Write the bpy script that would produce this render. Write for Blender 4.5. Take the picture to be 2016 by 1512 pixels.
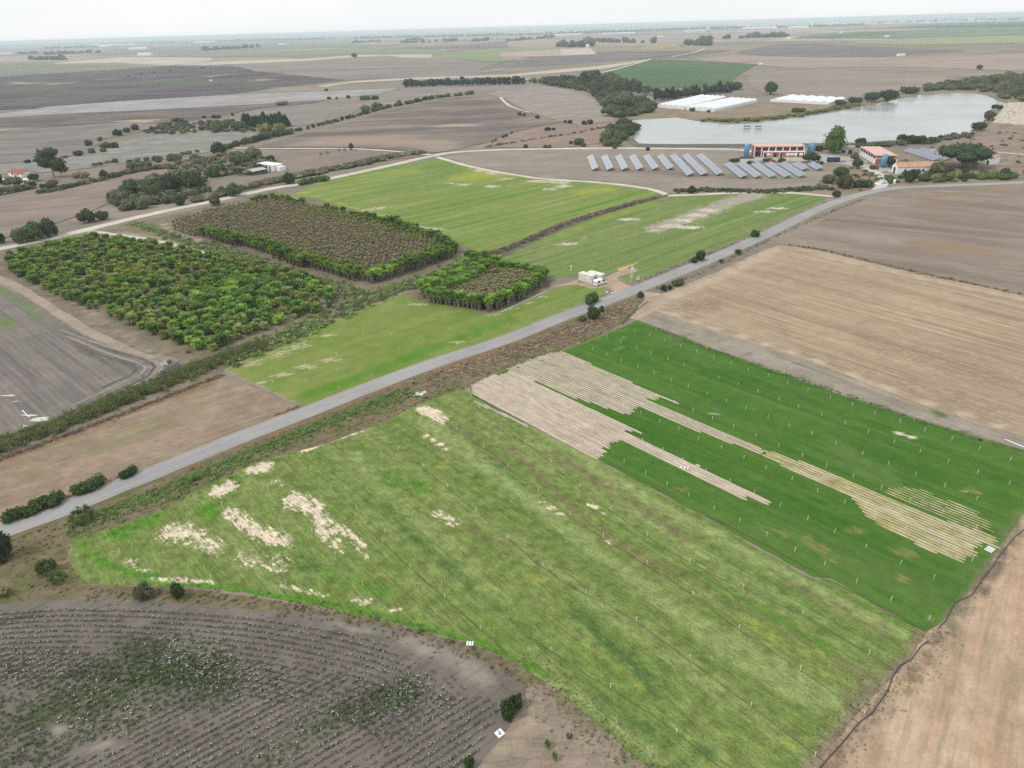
import bpy, bmesh, math, random
import numpy as np
from mathutils import Vector, Matrix
from mathutils.geometry import tessellate_polygon

random.seed(7); rng = np.random.default_rng(11)
for _o in list(bpy.data.objects): bpy.data.objects.remove(_o)
SC = bpy.context.scene
COL = SC.collection

# ------------------------------------------------------------------ camera
F = 1380.0; TH = math.radians(27.0); RO = math.radians(1.65); HC = 80.0
CAM = Vector((0, 0, HC))
cd = bpy.data.cameras.new('camera'); cam = bpy.data.objects.new('camera', cd); COL.objects.link(cam)
cd.sensor_width = 36.0; cd.lens = F / 2016 * 36.0; cd.clip_start = 1.0; cd.clip_end = 90000.0
_X = Vector((1, 0, 0)); _D = Vector((0, -math.sin(TH), -math.cos(TH))); _FW = Vector((0, math.cos(TH), -math.sin(TH)))
_R = _X * math.cos(RO) + _D * math.sin(RO)
_U = -(-_X * math.sin(RO) + _D * math.cos(RO))
cam.matrix_world = Matrix(((_R.x, _U.x, -_FW.x, 0), (_R.y, _U.y, -_FW.y, 0), (_R.z, _U.z, -_FW.z, HC), (0, 0, 0, 1)))
SC.camera = cam

# ------------------------------------------------------------------ light
SUN_EL = math.radians(52); SUN_AZ = Vector((-0.86, -0.5, 0)).normalized()   # where the sun stands
to_sun = Vector((SUN_AZ.x * math.cos(SUN_EL), SUN_AZ.y * math.cos(SUN_EL), math.sin(SUN_EL)))
sl = bpy.data.lights.new('sun', 'SUN'); sl.energy = 1.5; sl.angle = math.radians(11); sl.color = (1.0, 0.965, 0.905)
so = bpy.data.objects.new('sun', sl); COL.objects.link(so); so.rotation_euler = to_sun.to_track_quat('Z', 'Y').to_euler(); so.location = (0, 0, 400)
W = bpy.data.worlds.new('World'); SC.world = W; W.use_nodes = True
wn = W.node_tree.nodes; wl = W.node_tree.links
sky = wn.new('ShaderNodeTexSky'); sky.sky_type = 'NISHITA'; sky.sun_disc = False
sky.sun_elevation = SUN_EL; sky.sun_rotation = math.atan2(SUN_AZ.x, SUN_AZ.y); sky.dust_density = 4.0; sky.air_density = 1.0; sky.ozone_density = 1.0
bg = wn['Background']; bg.inputs['Strength'].default_value = 0.1
# a thin bright overcast veil lies over the clear sky, a little uneven
tc = wn.new('ShaderNodeTexCoord'); mp = wn.new('ShaderNodeMapping'); mp.inputs['Scale'].default_value = (2.0, 2.0, 7.0)
nz = wn.new('ShaderNodeTexNoise'); nz.inputs['Scale'].default_value = 1.6; nz.inputs['Detail'].default_value = 4
cr = wn.new('ShaderNodeValToRGB'); cr.color_ramp.elements[0].position = 0.3; cr.color_ramp.elements[1].position = 0.7
cr.color_ramp.elements[0].color = (8.5, 8.85, 8.95, 1); cr.color_ramp.elements[1].color = (9.5, 9.6, 9.5, 1)
mx = wn.new('ShaderNodeMix'); mx.data_type = 'RGBA'; mx.inputs[0].default_value = 0.86
wl.new(tc.outputs['Generated'], mp.inputs['Vector']); wl.new(mp.outputs[0], nz.inputs['Vector']); wl.new(nz.outputs['Fac'], cr.inputs[0])
wl.new(sky.outputs[0], mx.inputs[6]); wl.new(cr.outputs[0], mx.inputs[7]); wl.new(mx.outputs[2], bg.inputs['Color'])
SC.view_settings.view_transform = 'Standard'; SC.view_settings.look = 'None'; SC.view_settings.gamma = 1.0
SC.view_settings.exposure = 0.26; SC.view_settings.use_curve_mapping = False
SC.render.engine = 'CYCLES'; SC.cycles.use_denoising = False
SC.cycles.max_bounces = 5; SC.cycles.diffuse_bounces = 2; SC.cycles.glossy_bounces = 2; SC.cycles.volume_bounces = 1; SC.cycles.transparent_max_bounces = 4

# ------------------------------------------------------------------ terrain and the photograph's geometry
def sst(t): t = np.clip(t, 0, 1); return t * t * (3 - 2 * t)
def Hn(x, y):
    """height of the land: flat near the drone, low swells far off"""
    x = np.asarray(x, float); y = np.asarray(y, float)
    g = lambda cx, cy, sx, sy, a: a * np.exp(-((x - cx) / sx) ** 2 - ((y - cy) / sy) ** 2)
    h = g(-330, 1900, 420, 330, 15) + g(1250, 1700, 600, 420, 16) + g(620, 2700, 700, 500, 8) + g(-1300, 3000, 800, 600, 8) + g(3300, 4300, 2300, 1300, 22)
    return h * sst((y - 1050) / 500)
def H(x, y): return float(Hn(x, y))
def ray(px, py):
    u = (px - 1008) / F; v = (py - 756) / F
    a = u * math.cos(RO) - v * math.sin(RO); b = u * math.sin(RO) + v * math.cos(RO)
    return Vector((a, math.cos(TH) - b * math.sin(TH), -math.sin(TH) - b * math.cos(TH)))
def at(px, py, z=0.0):
    """the point of the land seen at a photograph pixel"""
    d = ray(px, py); dz = min(d.z, -0.0035)
    t = (z - HC) / dz
    if d.y * t < 1050: return Vector((d.x * t, d.y * t, z))
    a = 900 / d.y; b = None; lt = a
    while lt < 30000:
        nt = lt * 1.012
        if HC + dz * nt < H(d.x * nt, d.y * nt) + z: a, b = lt, nt; break
        lt = nt
    if b is None: return Vector((d.x * lt, d.y * lt, H(d.x * lt, d.y * lt)))
    for _ in range(18):
        m = (a + b) / 2
        if HC + dz * m < H(d.x * m, d.y * m) + z: b = m
        else: a = m
    return Vector((d.x * b, d.y * b, HC + dz * b))
def proj(P):
    P = np.asarray(P, float).reshape(-1, 3); r = P - np.array([0, 0, HC])
    zc = r @ np.array(_FW); return np.stack([1008 + F * (r @ np.array(_R)) / zc, 756 - F * (r @ np.array(_U)) / zc], 1), zc
def ppm(px, py):
    p = at(px, py); return F / max((p - CAM).dot(_FW), 1)

def inside(pts, poly):
    """points (n,2) inside polygon (m,2)"""
    pts = np.asarray(pts, float); poly = np.asarray(poly, float); x, y = pts[:, 0], pts[:, 1]; r = np.zeros(len(pts), bool)
    j = len(poly) - 1
    for i in range(len(poly)):
        xi, yi = poly[i]; xj, yj = poly[j]
        c = ((yi > y) != (yj > y)) & (x < (xj - xi) * (y - yi) / (yj - yi + 1e-12) + xi); r ^= c; j = i
    return r
def seg_dist(pts, pl):
    pts = np.asarray(pts, float); pl = np.asarray(pl, float); best = np.full(len(pts), 1e9)
    if len(pl) == 1: return np.hypot(*(pts - pl[0]).T)
    for a, b in zip(pl[:-1], pl[1:]):
        d = b - a; t = np.clip(((pts - a) @ d) / (d @ d + 1e-9), 0, 1); q = a + t[:, None] * d
        best = np.minimum(best, np.hypot(*(pts - q).T))
    return best
def spline(pts, step):
    """Catmull-Rom through world points, resampled"""
    P = [Vector(p) for p in pts]; P = [P[0] * 2 - P[1]] + P + [P[-1] * 2 - P[-2]]; out = []
    for i in range(1, len(P) - 2):
        n = max(1, int((P[i + 1] - P[i]).length / step))
        for k in range(n):
            t = k / n; a, b, c, d = P[i - 1], P[i], P[i + 1], P[i + 2]
            out.append(0.5 * ((2 * b) + (c - a) * t + (2 * a - 5 * b + 4 * c - d) * t * t + (3 * b - a - 3 * c + d) * t ** 3))
    out.append(P[-2]); return out

# ------------------------------------------------------------------ object helpers
def tag(o, label=None, cat=None, group=None, kind=None):
    if label: o['label'] = label
    if cat: o['category'] = cat
    if group: o['group'] = group
    if kind: o['kind'] = kind
    return o
def link(name, data, parent=None):
    o = bpy.data.objects.new(name, data); COL.objects.link(o)
    if parent: o.parent = parent
    return o
def empty(name, loc, rz=0.0, sc=1.0):
    o = link(name, None); o.location = loc; o.rotation_euler = (0, 0, rz); o.scale = (sc,) * 3; o.empty_display_size = 0.3; return o
def mesh(name, v, f, mats=None, smooth=False, mi=None):
    me = bpy.data.meshes.new(name); me.from_pydata([tuple(x) for x in v], [], [tuple(x) for x in f])
    for m in (mats if isinstance(mats, (list, tuple)) else [mats] if mats else []): me.materials.append(m)
    if mi is not None: me.polygons.foreach_set('material_index', mi)
    if smooth: me.polygons.foreach_set('use_smooth', [True] * len(me.polygons))
    me.update(); return me
def npmesh(name, V, Fc, mats, mi=None):
    """fast mesh from arrays; Fc is (n,k)"""
    me = bpy.data.meshes.new(name); n, k = Fc.shape
    me.vertices.add(len(V)); me.vertices.foreach_set('co', np.ascontiguousarray(V, np.float32).ravel())
    me.loops.add(n * k); me.loops.foreach_set('vertex_index', np.ascontiguousarray(Fc, np.int32).ravel())
    me.polygons.add(n); me.polygons.foreach_set('loop_start', np.arange(0, n * k, k, dtype=np.int32))
    for m in mats: me.materials.append(m)
    if mi is not None: me.polygons.foreach_set('material_index', np.ascontiguousarray(mi, np.int32))
    me.update(calc_edges=True); me.validate(); return me
class MB:
    """collects boxes, prisms and tubes into one mesh"""
    def __init__(s): s.v = []; s.f = []
    def add(s, v, f):
        n = len(s.v); s.v += [Vector(p) for p in v]; s.f += [tuple(i + n for i in q) for q in f]; return s
    def box(s, x0, x1, y0, y1, z0, z1):
        return s.add([(x0, y0, z0), (x1, y0, z0), (x1, y1, z0), (x0, y1, z0), (x0, y0, z1), (x1, y0, z1), (x1, y1, z1), (x0, y1, z1)],
                     [(0, 3, 2, 1), (4, 5, 6, 7), (0, 1, 5, 4), (1, 2, 6, 5), (2, 3, 7, 6), (3, 0, 4, 7)])
    def hexa(s, p):      # eight corners, bottom ring then top ring
        return s.add(p, [(0, 3, 2, 1), (4, 5, 6, 7), (0, 1, 5, 4), (1, 2, 6, 5), (2, 3, 7, 6), (3, 0, 4, 7)])
    def prism(s, prof, x0, x1):   # profile in y,z swept along x
        n = len(prof); v = [(x0, y, z) for y, z in prof] + [(x1, y, z) for y, z in prof]
        return s.add(v, [tuple(range(n))[::-1], tuple(range(n, 2 * n))] + [(i, (i + 1) % n, n + (i + 1) % n, n + i) for i in range(n)])
    def tube(s, pts, r, k=6, cap=True):
        pts = [Vector(p) for p in pts]; rs = r if isinstance(r, (list, tuple)) else [r] * len(pts); v = []; f = []
        for i, p in enumerate(pts):
            d = (pts[min(i + 1, len(pts) - 1)] - pts[max(i - 1, 0)]).normalized()
            a = d.orthogonal().normalized() if abs(d.z) > .9 else d.cross(Vector((0, 0, 1))).normalized(); b = d.cross(a)
            v += [p + (a * math.cos(2 * math.pi * j / k) + b * math.sin(2 * math.pi * j / k)) * rs[i] for j in range(k)]
        for i in range(len(pts) - 1):
            f += [(i * k + j, i * k + (j + 1) % k, (i + 1) * k + (j + 1) % k, (i + 1) * k + j) for j in range(k)]
        if cap: f += [tuple(range(k))[::-1], tuple(range((len(pts) - 1) * k, len(pts) * k))]
        return s.add(v, f)
    def data(s, name, mat, smooth=False):
        me = mesh(name, s.v, s.f, mat, smooth); b = bmesh.new(); b.from_mesh(me); bmesh.ops.recalc_face_normals(b, faces=b.faces); b.to_mesh(me); b.free(); return me
    def obj(s, name, mat, parent=None, smooth=False): return link(name, s.data(name, mat, smooth), parent)

# ------------------------------------------------------------------ materials
KA = 0.76; HAZE = 0.95e-4
def srgb(r, g, b, k=1.0):
    if g > r and g > b: l = .3 * r + .6 * g + .1 * b; r, g, b = (x + (l - x) * .07 for x in (r, g, b))
    c = [((x / 255) / 12.92 if x / 255 <= .04045 else ((x / 255 + .055) / 1.055) ** 2.4) * KA * k for x in (r, g, b)]
    return (c[0], c[1], c[2], 1)
class NT:
    def __init__(s, name):
        s.mat = bpy.data.materials.new(name); s.mat.use_nodes = True; s.t = s.mat.node_tree; s.n = s.t.nodes; s.b = s.n['Principled BSDF']
        s.geo = None
    def put(s, sock, v):
        if hasattr(v, 'is_output') or isinstance(v, bpy.types.NodeSocket): s.t.links.new(v, sock)
        elif v is not None: sock.default_value = v
    def pos(s):
        if not s.geo: s.geo = s.n.new('ShaderNodeNewGeometry')
        return s.geo.outputs['Position']
    def vm(s, op, a, b=None):
        x = s.n.new('ShaderNodeVectorMath'); x.operation = op; s.put(x.inputs[0], a); s.put(x.inputs[1], b); return x.outputs[0]
    def rot(s, v, ang):
        x = s.n.new('ShaderNodeVectorRotate'); x.rotation_type = 'Z_AXIS'; s.put(x.inputs['Vector'], v); x.inputs['Angle'].default_value = ang; return x.outputs[0]
    def m(s, op, a, b=None, c=None):
        x = s.n.new('ShaderNodeMath'); x.operation = op; s.put(x.inputs[0], a)
        if b is not None: s.put(x.inputs[1], b)
        if c is not None: s.put(x.inputs[2], c)
        return x.outputs[0]
    def noise(s, v, scale, detail=3, rough=.55, dist=0.0):
        x = s.n.new('ShaderNodeTexNoise'); s.put(x.inputs['Vector'], v); x.inputs['Scale'].default_value = scale; x.inputs['Detail'].default_value = detail
        x.inputs['Roughness'].default_value = rough; x.inputs['Distortion'].default_value = dist; return x.outputs['Fac']
    def mr(s, v, a, b, c=0.0, d=1.0, smooth=True):
        x = s.n.new('ShaderNodeMapRange'); x.interpolation_type = 'SMOOTHSTEP' if smooth else 'LINEAR'; s.put(x.inputs[0], v)
        for i, q in enumerate((a, b, c, d)): x.inputs[i + 1].default_value = q
        return x.outputs[0]
    def mix(s, f, a, b, mode='MIX'):
        x = s.n.new('ShaderNodeMix'); x.data_type = 'RGBA'; x.blend_type = mode; s.put(x.inputs[0], f); s.put(x.inputs[6], a); s.put(x.inputs[7], b); return x.outputs[2]
    def attr(s, name):
        x = s.n.new('ShaderNodeAttribute'); x.attribute_name = name; return x.outputs['Fac']
    def scale(s, col, f):
        x = s.n.new('ShaderNodeVectorMath'); x.operation = 'SCALE'; s.put(x.inputs[0], col[:3] if isinstance(col, tuple) else col); s.put(x.inputs['Scale'], f); return x.outputs[0]
    def out(s, col, rough=.92, spec=.15, bump=None, bd=.1, bs=.5):
        s.put(s.b.inputs['Base Color'], col); s.put(s.b.inputs['Roughness'], rough); s.b.inputs['Specular IOR Level'].default_value = spec
        if bump is not None:
            x = s.n.new('ShaderNodeBump'); x.inputs['Strength'].default_value = bs; x.inputs['Distance'].default_value = bd
            s.put(x.inputs['Height'], bump); s.put(s.b.inputs['Normal'], x.outputs[0])
        return s.mat
def plain(name, col, rough=.6, spec=.3, metal=0.0, vary=.12, size=1.2):
    """a paint or plaster: one colour with weathering of its own"""
    t = NT(name); a = t.noise(t.pos(), 1 / size, 4, .6); f = t.mr(a, .25, .75, 1 - vary, 1 + vary)
    m = t.out(t.scale(col, f), rough, spec); t.b.inputs['Metallic'].default_value = metal; return m
def leafmat(name, col, col2=None, size=2.0):
    t = NT(name); oi = t.n.new('ShaderNodeObjectInfo'); col2 = col2 or tuple(c * 1.6 for c in col[:3]) + (1,)
    a = t.noise(t.pos(), 1 / size, 3, .6); b = t.mr(t.noise(t.pos(), 2.2, 2, .6), .3, .7, .62, 1.35)
    c = t.mix(t.mr(a, .35, .68), col, col2); r = t.mr(oi.outputs['Random'], 0, 1, .72, 1.25, False)
    k = t.scale(t.scale(c, b), r); m_ = t.out(k, .7, .25); tr = t.n.new('ShaderNodeBsdfTranslucent'); t.put(tr.inputs['Color'], t.scale(k, 1.25)); ms = t.n.new('ShaderNodeMixShader'); ms.inputs[0].default_value = .34
    t.t.links.new(t.b.outputs[0], ms.inputs[1]); t.t.links.new(tr.outputs[0], ms.inputs[2]); t.t.links.new(ms.outputs[0], t.n['Material Output'].inputs['Surface']); return m_
def field(name, ca, cb, ang=0.0, mott=40.0, streak=None, speck=(.5, .2), rows=None, masks=(), big=None, bump=.15, thr=(.35, .68)):
    """ground cover: two tones mottled, streaks along the working direction, fine speckle, crop rows, marked patches"""
    t = NT(name); p = t.pos(); r = t.rot(p, -ang)
    c = t.mix(t.mr(t.noise(p, 1 / mott, 4, .6), thr[0], thr[1]), ca, cb)
    if big: c = t.mix(t.mr(t.noise(r, 1 / big[0], 3, .55), .38, .66, 0, big[2] if len(big) > 2 else .8), c, big[1])
    if streak:
        for L, Wd, col, amt in streak:
            v = t.vm('MULTIPLY', r, (1 / L, 1 / Wd, 0)); s_ = t.noise(v, 1.0, 4, .62)
            c = t.mix(t.mr(s_, .45, .70, 0, amt), c, col)
    for mk in masks:
        at_, col, ns, k = mk[:4]; sf = mk[4] if len(mk) > 4 else (.10 if at_ in ('bare', 'white') else .36); av = t.attr(at_)
        n1 = t.noise(p, 1 / ns, 6, .72); n2 = t.noise(t.vm('MULTIPLY', r, (1 / (ns * 3), 1 / (ns * .55), 0)), 1.0, 4, .68)
        n_ = t.m('MULTIPLY', t.m('ADD', t.m('ADD', n1, n2), -1.0), t.m('MULTIPLY', t.mr(av, 0, .35), k * 1.5))
        c = t.mix(t.mr(t.m('ADD', av, n_), .5 - sf, .5 + sf), c, col)
    if rows:
        sp, col, amt = rows; sx = t.n.new('ShaderNodeSeparateXYZ'); t.put(sx.inputs[0], r)
        w = t.m('SINE', t.m('MULTIPLY', t.m('ADD', sx.outputs[1], t.m('MULTIPLY', t.noise(p, .08, 2), .8)), 2 * math.pi / sp))
        br = t.mr(t.noise(p, .3, 3, .6), .3, .6)
        c = t.mix(t.m('MULTIPLY', t.mr(w, 0, .9, 0, amt), br), c, col)
    f1 = t.noise(p, 1 / speck[0], 3, .7); f2 = t.noise(t.vm('MULTIPLY', r, (.25, 1.3, 0)), 1 / speck[0] * .6, 2, .6)
    f = t.mr(t.m('ADD', t.m('MULTIPLY', f1, .6), t.m('MULTIPLY', f2, .4)), .3, .7, 1 - speck[1], 1 + speck[1], False)
    f = t.m('MULTIPLY', f, t.mr(t.noise(p, 1 / (speck[0] * 7), 4, .65), .28, .72, 1 - speck[1] * .7, 1 + speck[1] * .7, False))
    return t.out(t.scale(c, f), .95, .08, f1 if bump else None, bump or .1, .6)
# ------------------------------------------------------------------ sheets of land
GX = np.concatenate([np.arange(-44000, -4000, 4000), np.arange(-4000, 6001, 50), np.arange(10000, 50001, 4000)])
GY = np.concatenate([[-400, -200], np.arange(0, 6001, 50), np.arange(7000, 16000, 1000), np.arange(16000, 60001, 4000)])
def strokes_value(pix, strokes):
    val = np.zeros(len(pix))
    for pl, w, a in strokes:
        d = seg_dist(pix, pl if isinstance(pl[0], (tuple, list)) else [pl]); val = np.maximum(val, a * np.clip(1.25 - d / w, 0, 1))
    return val
def sheet(name, poly, mat, off=.02, cell=50.0, jit=0.0, attrs=None, kind='structure', world=False, step=None, smooth=False):
    P = [Vector(p) for p in poly] if world else [at(*p) for p in poly]
    if smooth: P = spline(P + [P[0]], step or 4.0)[:-1]
    if jit:
        st = step or max(2.0, jit * 2.5); Q = []
        for a, b in zip(P, P[1:] + P[:1]):
            n = max(1, min(200, int((b - a).length / st)))
            for k in range(n):
                q = a.lerp(b, k / n); d = (b - a); nn = Vector((-d.y, d.x, 0)).normalized()
                Q.append(q + nn * random.uniform(-jit, jit) if k else q)
        P = Q
    flat = [Vector((p.x, p.y, 0)) for p in P]
    tri = tessellate_polygon([flat]); bm = bmesh.new(); vs = [bm.verts.new(p) for p in flat]
    for a in tri:
        try: bm.faces.new([vs[i] for i in a])
        except ValueError: pass
    xs = [p.x for p in flat]; ys = [p.y for p in flat]
    if cell == 50.0: lx = GX[(GX > min(xs)) & (GX < max(xs))]; ly = GY[(GY > min(ys)) & (GY < max(ys))]
    else: lx = np.arange(math.floor(min(xs) / cell) * cell, max(xs), cell)[1:]; ly = np.arange(math.floor(min(ys) / cell) * cell, max(ys), cell)[1:]
    for x in lx: bmesh.ops.bisect_plane(bm, geom=bm.verts[:] + bm.edges[:] + bm.faces[:], plane_co=(float(x), 0, 0), plane_no=(1, 0, 0))
    for y in ly: bmesh.ops.bisect_plane(bm, geom=bm.verts[:] + bm.edges[:] + bm.faces[:], plane_co=(0, float(y), 0), plane_no=(0, 1, 0))
    bmesh.ops.recalc_face_normals(bm, faces=bm.faces)
    if sum(f.normal.z for f in bm.faces) < 0: bmesh.ops.reverse_faces(bm, faces=bm.faces)
    me = bpy.data.meshes.new(name); bm.to_mesh(me); bm.free(); me.materials.append(mat)
    n = len(me.vertices); co = np.empty(n * 3); me.vertices.foreach_get('co', co); co = co.reshape(-1, 3)
    co[:, 2] = Hn(co[:, 0], co[:, 1]) + off; me.vertices.foreach_set('co', co.ravel())
    if attrs:
        pix, _ = proj(co)
        for k, s in attrs.items(): a = me.attributes.new(k, 'FLOAT', 'POINT'); a.data.foreach_set('value', strokes_value(pix, s).astype(np.float32))
    me.update(); o = link(name, me); tag(o, kind=kind); return o
def ribbon(name, pl, width, mat, off=.03, thick=.0, step=4.0, world=False, wob=0.0, kind='structure', z0=-.05):
    C = spline([Vector(p) for p in pl] if world else [at(*p) for p in pl], step); v = []; f = []; ac = []; K = 5
    ws = width if callable(width) else (lambda t: width)
    for i, p in enumerate(C):
        d = C[min(i + 1, len(C) - 1)] - C[max(i - 1, 0)]; nn = Vector((-d.y, d.x, 0)).normalized(); w = ws(i / len(C)) / 2
        for k in range(K):
            s = -1 + 2 * k / (K - 1); e = random.uniform(-wob, wob) if k in (0, K - 1) else 0; q = p + nn * (s * w + e)
            v.append((q.x, q.y, H(q.x, q.y) + off + thick * (1 - s * s))); ac.append(s)
    for i in range(len(C) - 1):
        f += [(i * K + k, (i + 1) * K + k, (i + 1) * K + k + 1, i * K + k + 1) for k in range(K - 1)]
    me = mesh(name, v, f, mat); b = bmesh.new(); b.from_mesh(me); bmesh.ops.recalc_face_normals(b, faces=b.faces)
    if b.faces and sum(q.normal.z for q in b.faces) < 0: bmesh.ops.reverse_faces(b, faces=b.faces)
    b.to_mesh(me); b.free(); a = me.attributes.new('across', 'FLOAT', 'POINT'); a.data.foreach_set('value', ac)
    o = link(name, me); tag(o, kind=kind); return o
# ================================================================== LAND
DA = math.radians(-49); DR = math.radians(41.5)
def plots(m_):
    '''a patchwork of plots, tan, grey, straw and green, on the plain beyond the hills'''
    nt = m_.node_tree; N = nt.nodes; Lk = nt.links; g = N.new('ShaderNodeNewGeometry'); mp_ = N.new('ShaderNodeMapping'); mp_.inputs['Scale'].default_value = (1 / 520, 1 / 420, 0); mp_.inputs['Rotation'].default_value = (0, 0, .5)
    vo = N.new('ShaderNodeTexVoronoi'); vo.voronoi_dimensions = '2D'; vo.distance = 'CHEBYCHEV'; vo.inputs['Scale'].default_value = 1.0; vo.inputs['Randomness'].default_value = .8; Lk.new(g.outputs['Position'], mp_.inputs['Vector']); Lk.new(mp_.outputs[0], vo.inputs['Vector'])
    sp = N.new('ShaderNodeSeparateColor'); Lk.new(vo.outputs['Color'], sp.inputs[0]); rp = N.new('ShaderNodeValToRGB'); rp.color_ramp.interpolation = 'CONSTANT'; E_ = rp.color_ramp.elements
    cols = [srgb(148, 136, 124), srgb(112, 106, 104), srgb(176, 158, 140), srgb(132, 140, 108), srgb(160, 146, 130), srgb(122, 114, 110), srgb(196, 178, 158), srgb(146, 148, 116)]
    E_[0].color = cols[0]; E_[1].color = cols[-1]; E_[1].position = .875
    for k in range(1, 7): e = E_.new(k / 8); e.color = cols[k]
    Lk.new(sp.outputs[0], rp.inputs[0]); b_ = N['Principled BSDF']; old = b_.inputs['Base Color'].links[0].from_socket; sy = N.new('ShaderNodeSeparateXYZ'); Lk.new(g.outputs['Position'], sy.inputs[0]); mr = N.new('ShaderNodeMapRange'); mr.inputs[1].default_value = 1500; mr.inputs[2].default_value = 1900; mr.inputs[4].default_value = .7; Lk.new(sy.outputs[1], mr.inputs[0])
    mx_ = N.new('ShaderNodeMix'); mx_.data_type = 'RGBA'; Lk.new(mr.outputs[0], mx_.inputs[0]); Lk.new(old, mx_.inputs[6]); Lk.new(rp.outputs[0], mx_.inputs[7]); Lk.new(mx_.outputs[2], b_.inputs['Base Color']); return m_
soil_t = field('soil_base', srgb(136, 126, 115), srgb(154, 142, 128), math.radians(10), 90, [(220, 30, srgb(122, 114, 110), .6), (400, 60, srgb(176, 162, 146), .5)], (1.2, .14), bump=.1)
xs, ys = GX, GY
V = np.array([(x, y, 0) for y in ys for x in xs], float); V[:, 2] = Hn(V[:, 0], V[:, 1])
nx = len(xs); q = np.array([(j * nx + i, j * nx + i + 1, (j + 1) * nx + i + 1, (j + 1) * nx + i) for j in range(len(ys) - 1) for i in range(nx - 1)])
plots(soil_t); tag(link('ground', npmesh('ground', V, q, [soil_t])), kind='structure')

# ---- far fields, beyond the lake and the white track
def far(name, poly, ca, cb, off=.35, mott=80, ang=.2, streak=None, speck=(3, .10), rows=None, masks=(), attrs=None, jit=0.0, thr=(.35, .68)):
    m = field(name + '_cover', ca, cb, ang, mott, streak, speck, rows, masks, None, 0, thr); return sheet(name, poly, m, off, 50.0, jit, attrs, step=12)
dk = [(260, 30, srgb(84, 82, 90), .7)]
far('burnt_field', [(-500, 165), (0, 151), (120, 144), (250, 136), (340, 129), (440, 131), (560, 140), (640, 150), (690, 157), (560, 171), (420, 190), (250, 201), (160, 209), (70, 214), (-500, 236)], srgb(80, 77, 82), srgb(102, 96, 96), .3, 120, .1, [(300, 25, srgb(74, 72, 82), .8), (160, 14, srgb(165, 148, 134), .55)],
    masks=[('weed', srgb(96, 108, 80), 60, .35), ('tan', srgb(190, 168, 146), 25, .6)],
    attrs={'weed': [([(-300, 186), (0, 176), (150, 170), (330, 162), (440, 158), (520, 160)], 4, 1)], 'tan': [([(30, 164), (60, 165)], 4, .8), ([(95, 164), (120, 164)], 3, .9), ([(400, 150), (430, 147)], 3, .9), ([(510, 156), (530, 157)], 3, .7), ([(540, 182), (560, 170), (575, 166)], 3, .9), ([(660, 168), (640, 171)], 2, .8), ([(200, 156), (220, 154)], 3, .6)]})
far('salt_pale_field', [(-400, 246), (0, 225), (100, 210), (250, 199), (450, 187), (640, 180), (790, 174), (750, 185), (640, 197), (500, 206), (300, 217), (150, 223), (0, 232), (-400, 258)], srgb(160, 156, 156), srgb(178, 174, 172), .36, 60, .15, [(150, 8, srgb(150, 144, 142), .6)], (2.5, .16))
far('ploughed_strip', [(-400, 258), (0, 232), (150, 223), (300, 217), (420, 211), (500, 206), (640, 197), (620, 203), (520, 213), (430, 228), (330, 246), (250, 240), (150, 246), (0, 258), (-400, 290)], srgb(98, 92, 94), srgb(116, 108, 106), .3, 60, .15, [(120, 12, srgb(178, 158, 138), .5)],
    masks=[('tan', srgb(192, 172, 146), 12, .4)], attrs={'tan': [([(205, 243), (228, 239)], 3, 1), ([(255, 240), (278, 236)], 3, 1), ([(128, 251), (142, 250)], 2, .9), ([(0, 258), (80, 252), (200, 245), (300, 236)], 2, .75), ([(180, 229), (192, 228)], 2, .8)]})
far('fallow_slope', [(-400, 290), (0, 258), (150, 247), (250, 241), (320, 247), (270, 262), (200, 275), (180, 300), (100, 315), (0, 322), (-400, 345)], srgb(130, 122, 120), srgb(146, 138, 132), .28, 45, .1, [(120, 16, srgb(158, 152, 138), .6), (90, 20, srgb(112, 106, 106), .6)])
ctn = field('cotton_far_cover', srgb(140, 139, 132), srgb(158, 156, 150), .2, 25, [(60, 10, srgb(122, 128, 108), .6)], (1.4, .28), bump=0)
sheet('cotton_far_field', [(190, 300), (235, 281), (300, 266), (420, 261), (510, 263), (480, 275), (425, 290), (405, 301), (340, 313), (240, 323), (130, 337), (0, 343), (-200, 358), (-200, 336), (0, 323), (110, 315)], ctn, .26, 50.0, 1.5)
far('brown_tilled_field', [(-250, 440), (0, 395), (150, 366), (250, 340), (330, 333), (347, 342), (290, 352), (240, 372), (216, 400), (190, 412), (170, 420), (105, 442), (0, 472), (-250, 535)], srgb(138, 127, 122), srgb(158, 142, 130), .26, 40, math.radians(20), [(70, 6, srgb(122, 113, 110), .5), (60, 8, srgb(172, 146, 122), .5)], (1, .08))
far('domed_tilled_field', [(505, 291), (560, 274), (620, 258), (700, 238), (780, 214), (860, 197), (940, 189), (990, 192), (1012, 205), (1045, 221), (1112, 240), (1060, 248), (1000, 263), (960, 281), (900, 294), (860, 301), (800, 298), (700, 291), (600, 290)], srgb(110, 102, 100), srgb(138, 125, 115), .3, 90, .12, [(150, 22, srgb(168, 150, 136), .75), (200, 30, srgb(112, 105, 106), .7)], (1.5, .07),
    masks=[('gully', srgb(186, 168, 152), 9, .35), ('low', srgb(164, 146, 132), 40, .5)],
    attrs={'gully': [([(858, 232), (872, 240), (890, 248), (896, 256), (884, 266), (893, 276), (915, 281)], 4, 1), ([(880, 274), (870, 280)], 3, .8), ([(930, 292), (850, 290)], 2, .7)], 'low': [([(620, 280), (760, 275), (860, 285), (940, 280)], 14, .9), ([(720, 245), (800, 250)], 7, .6)]})
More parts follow.
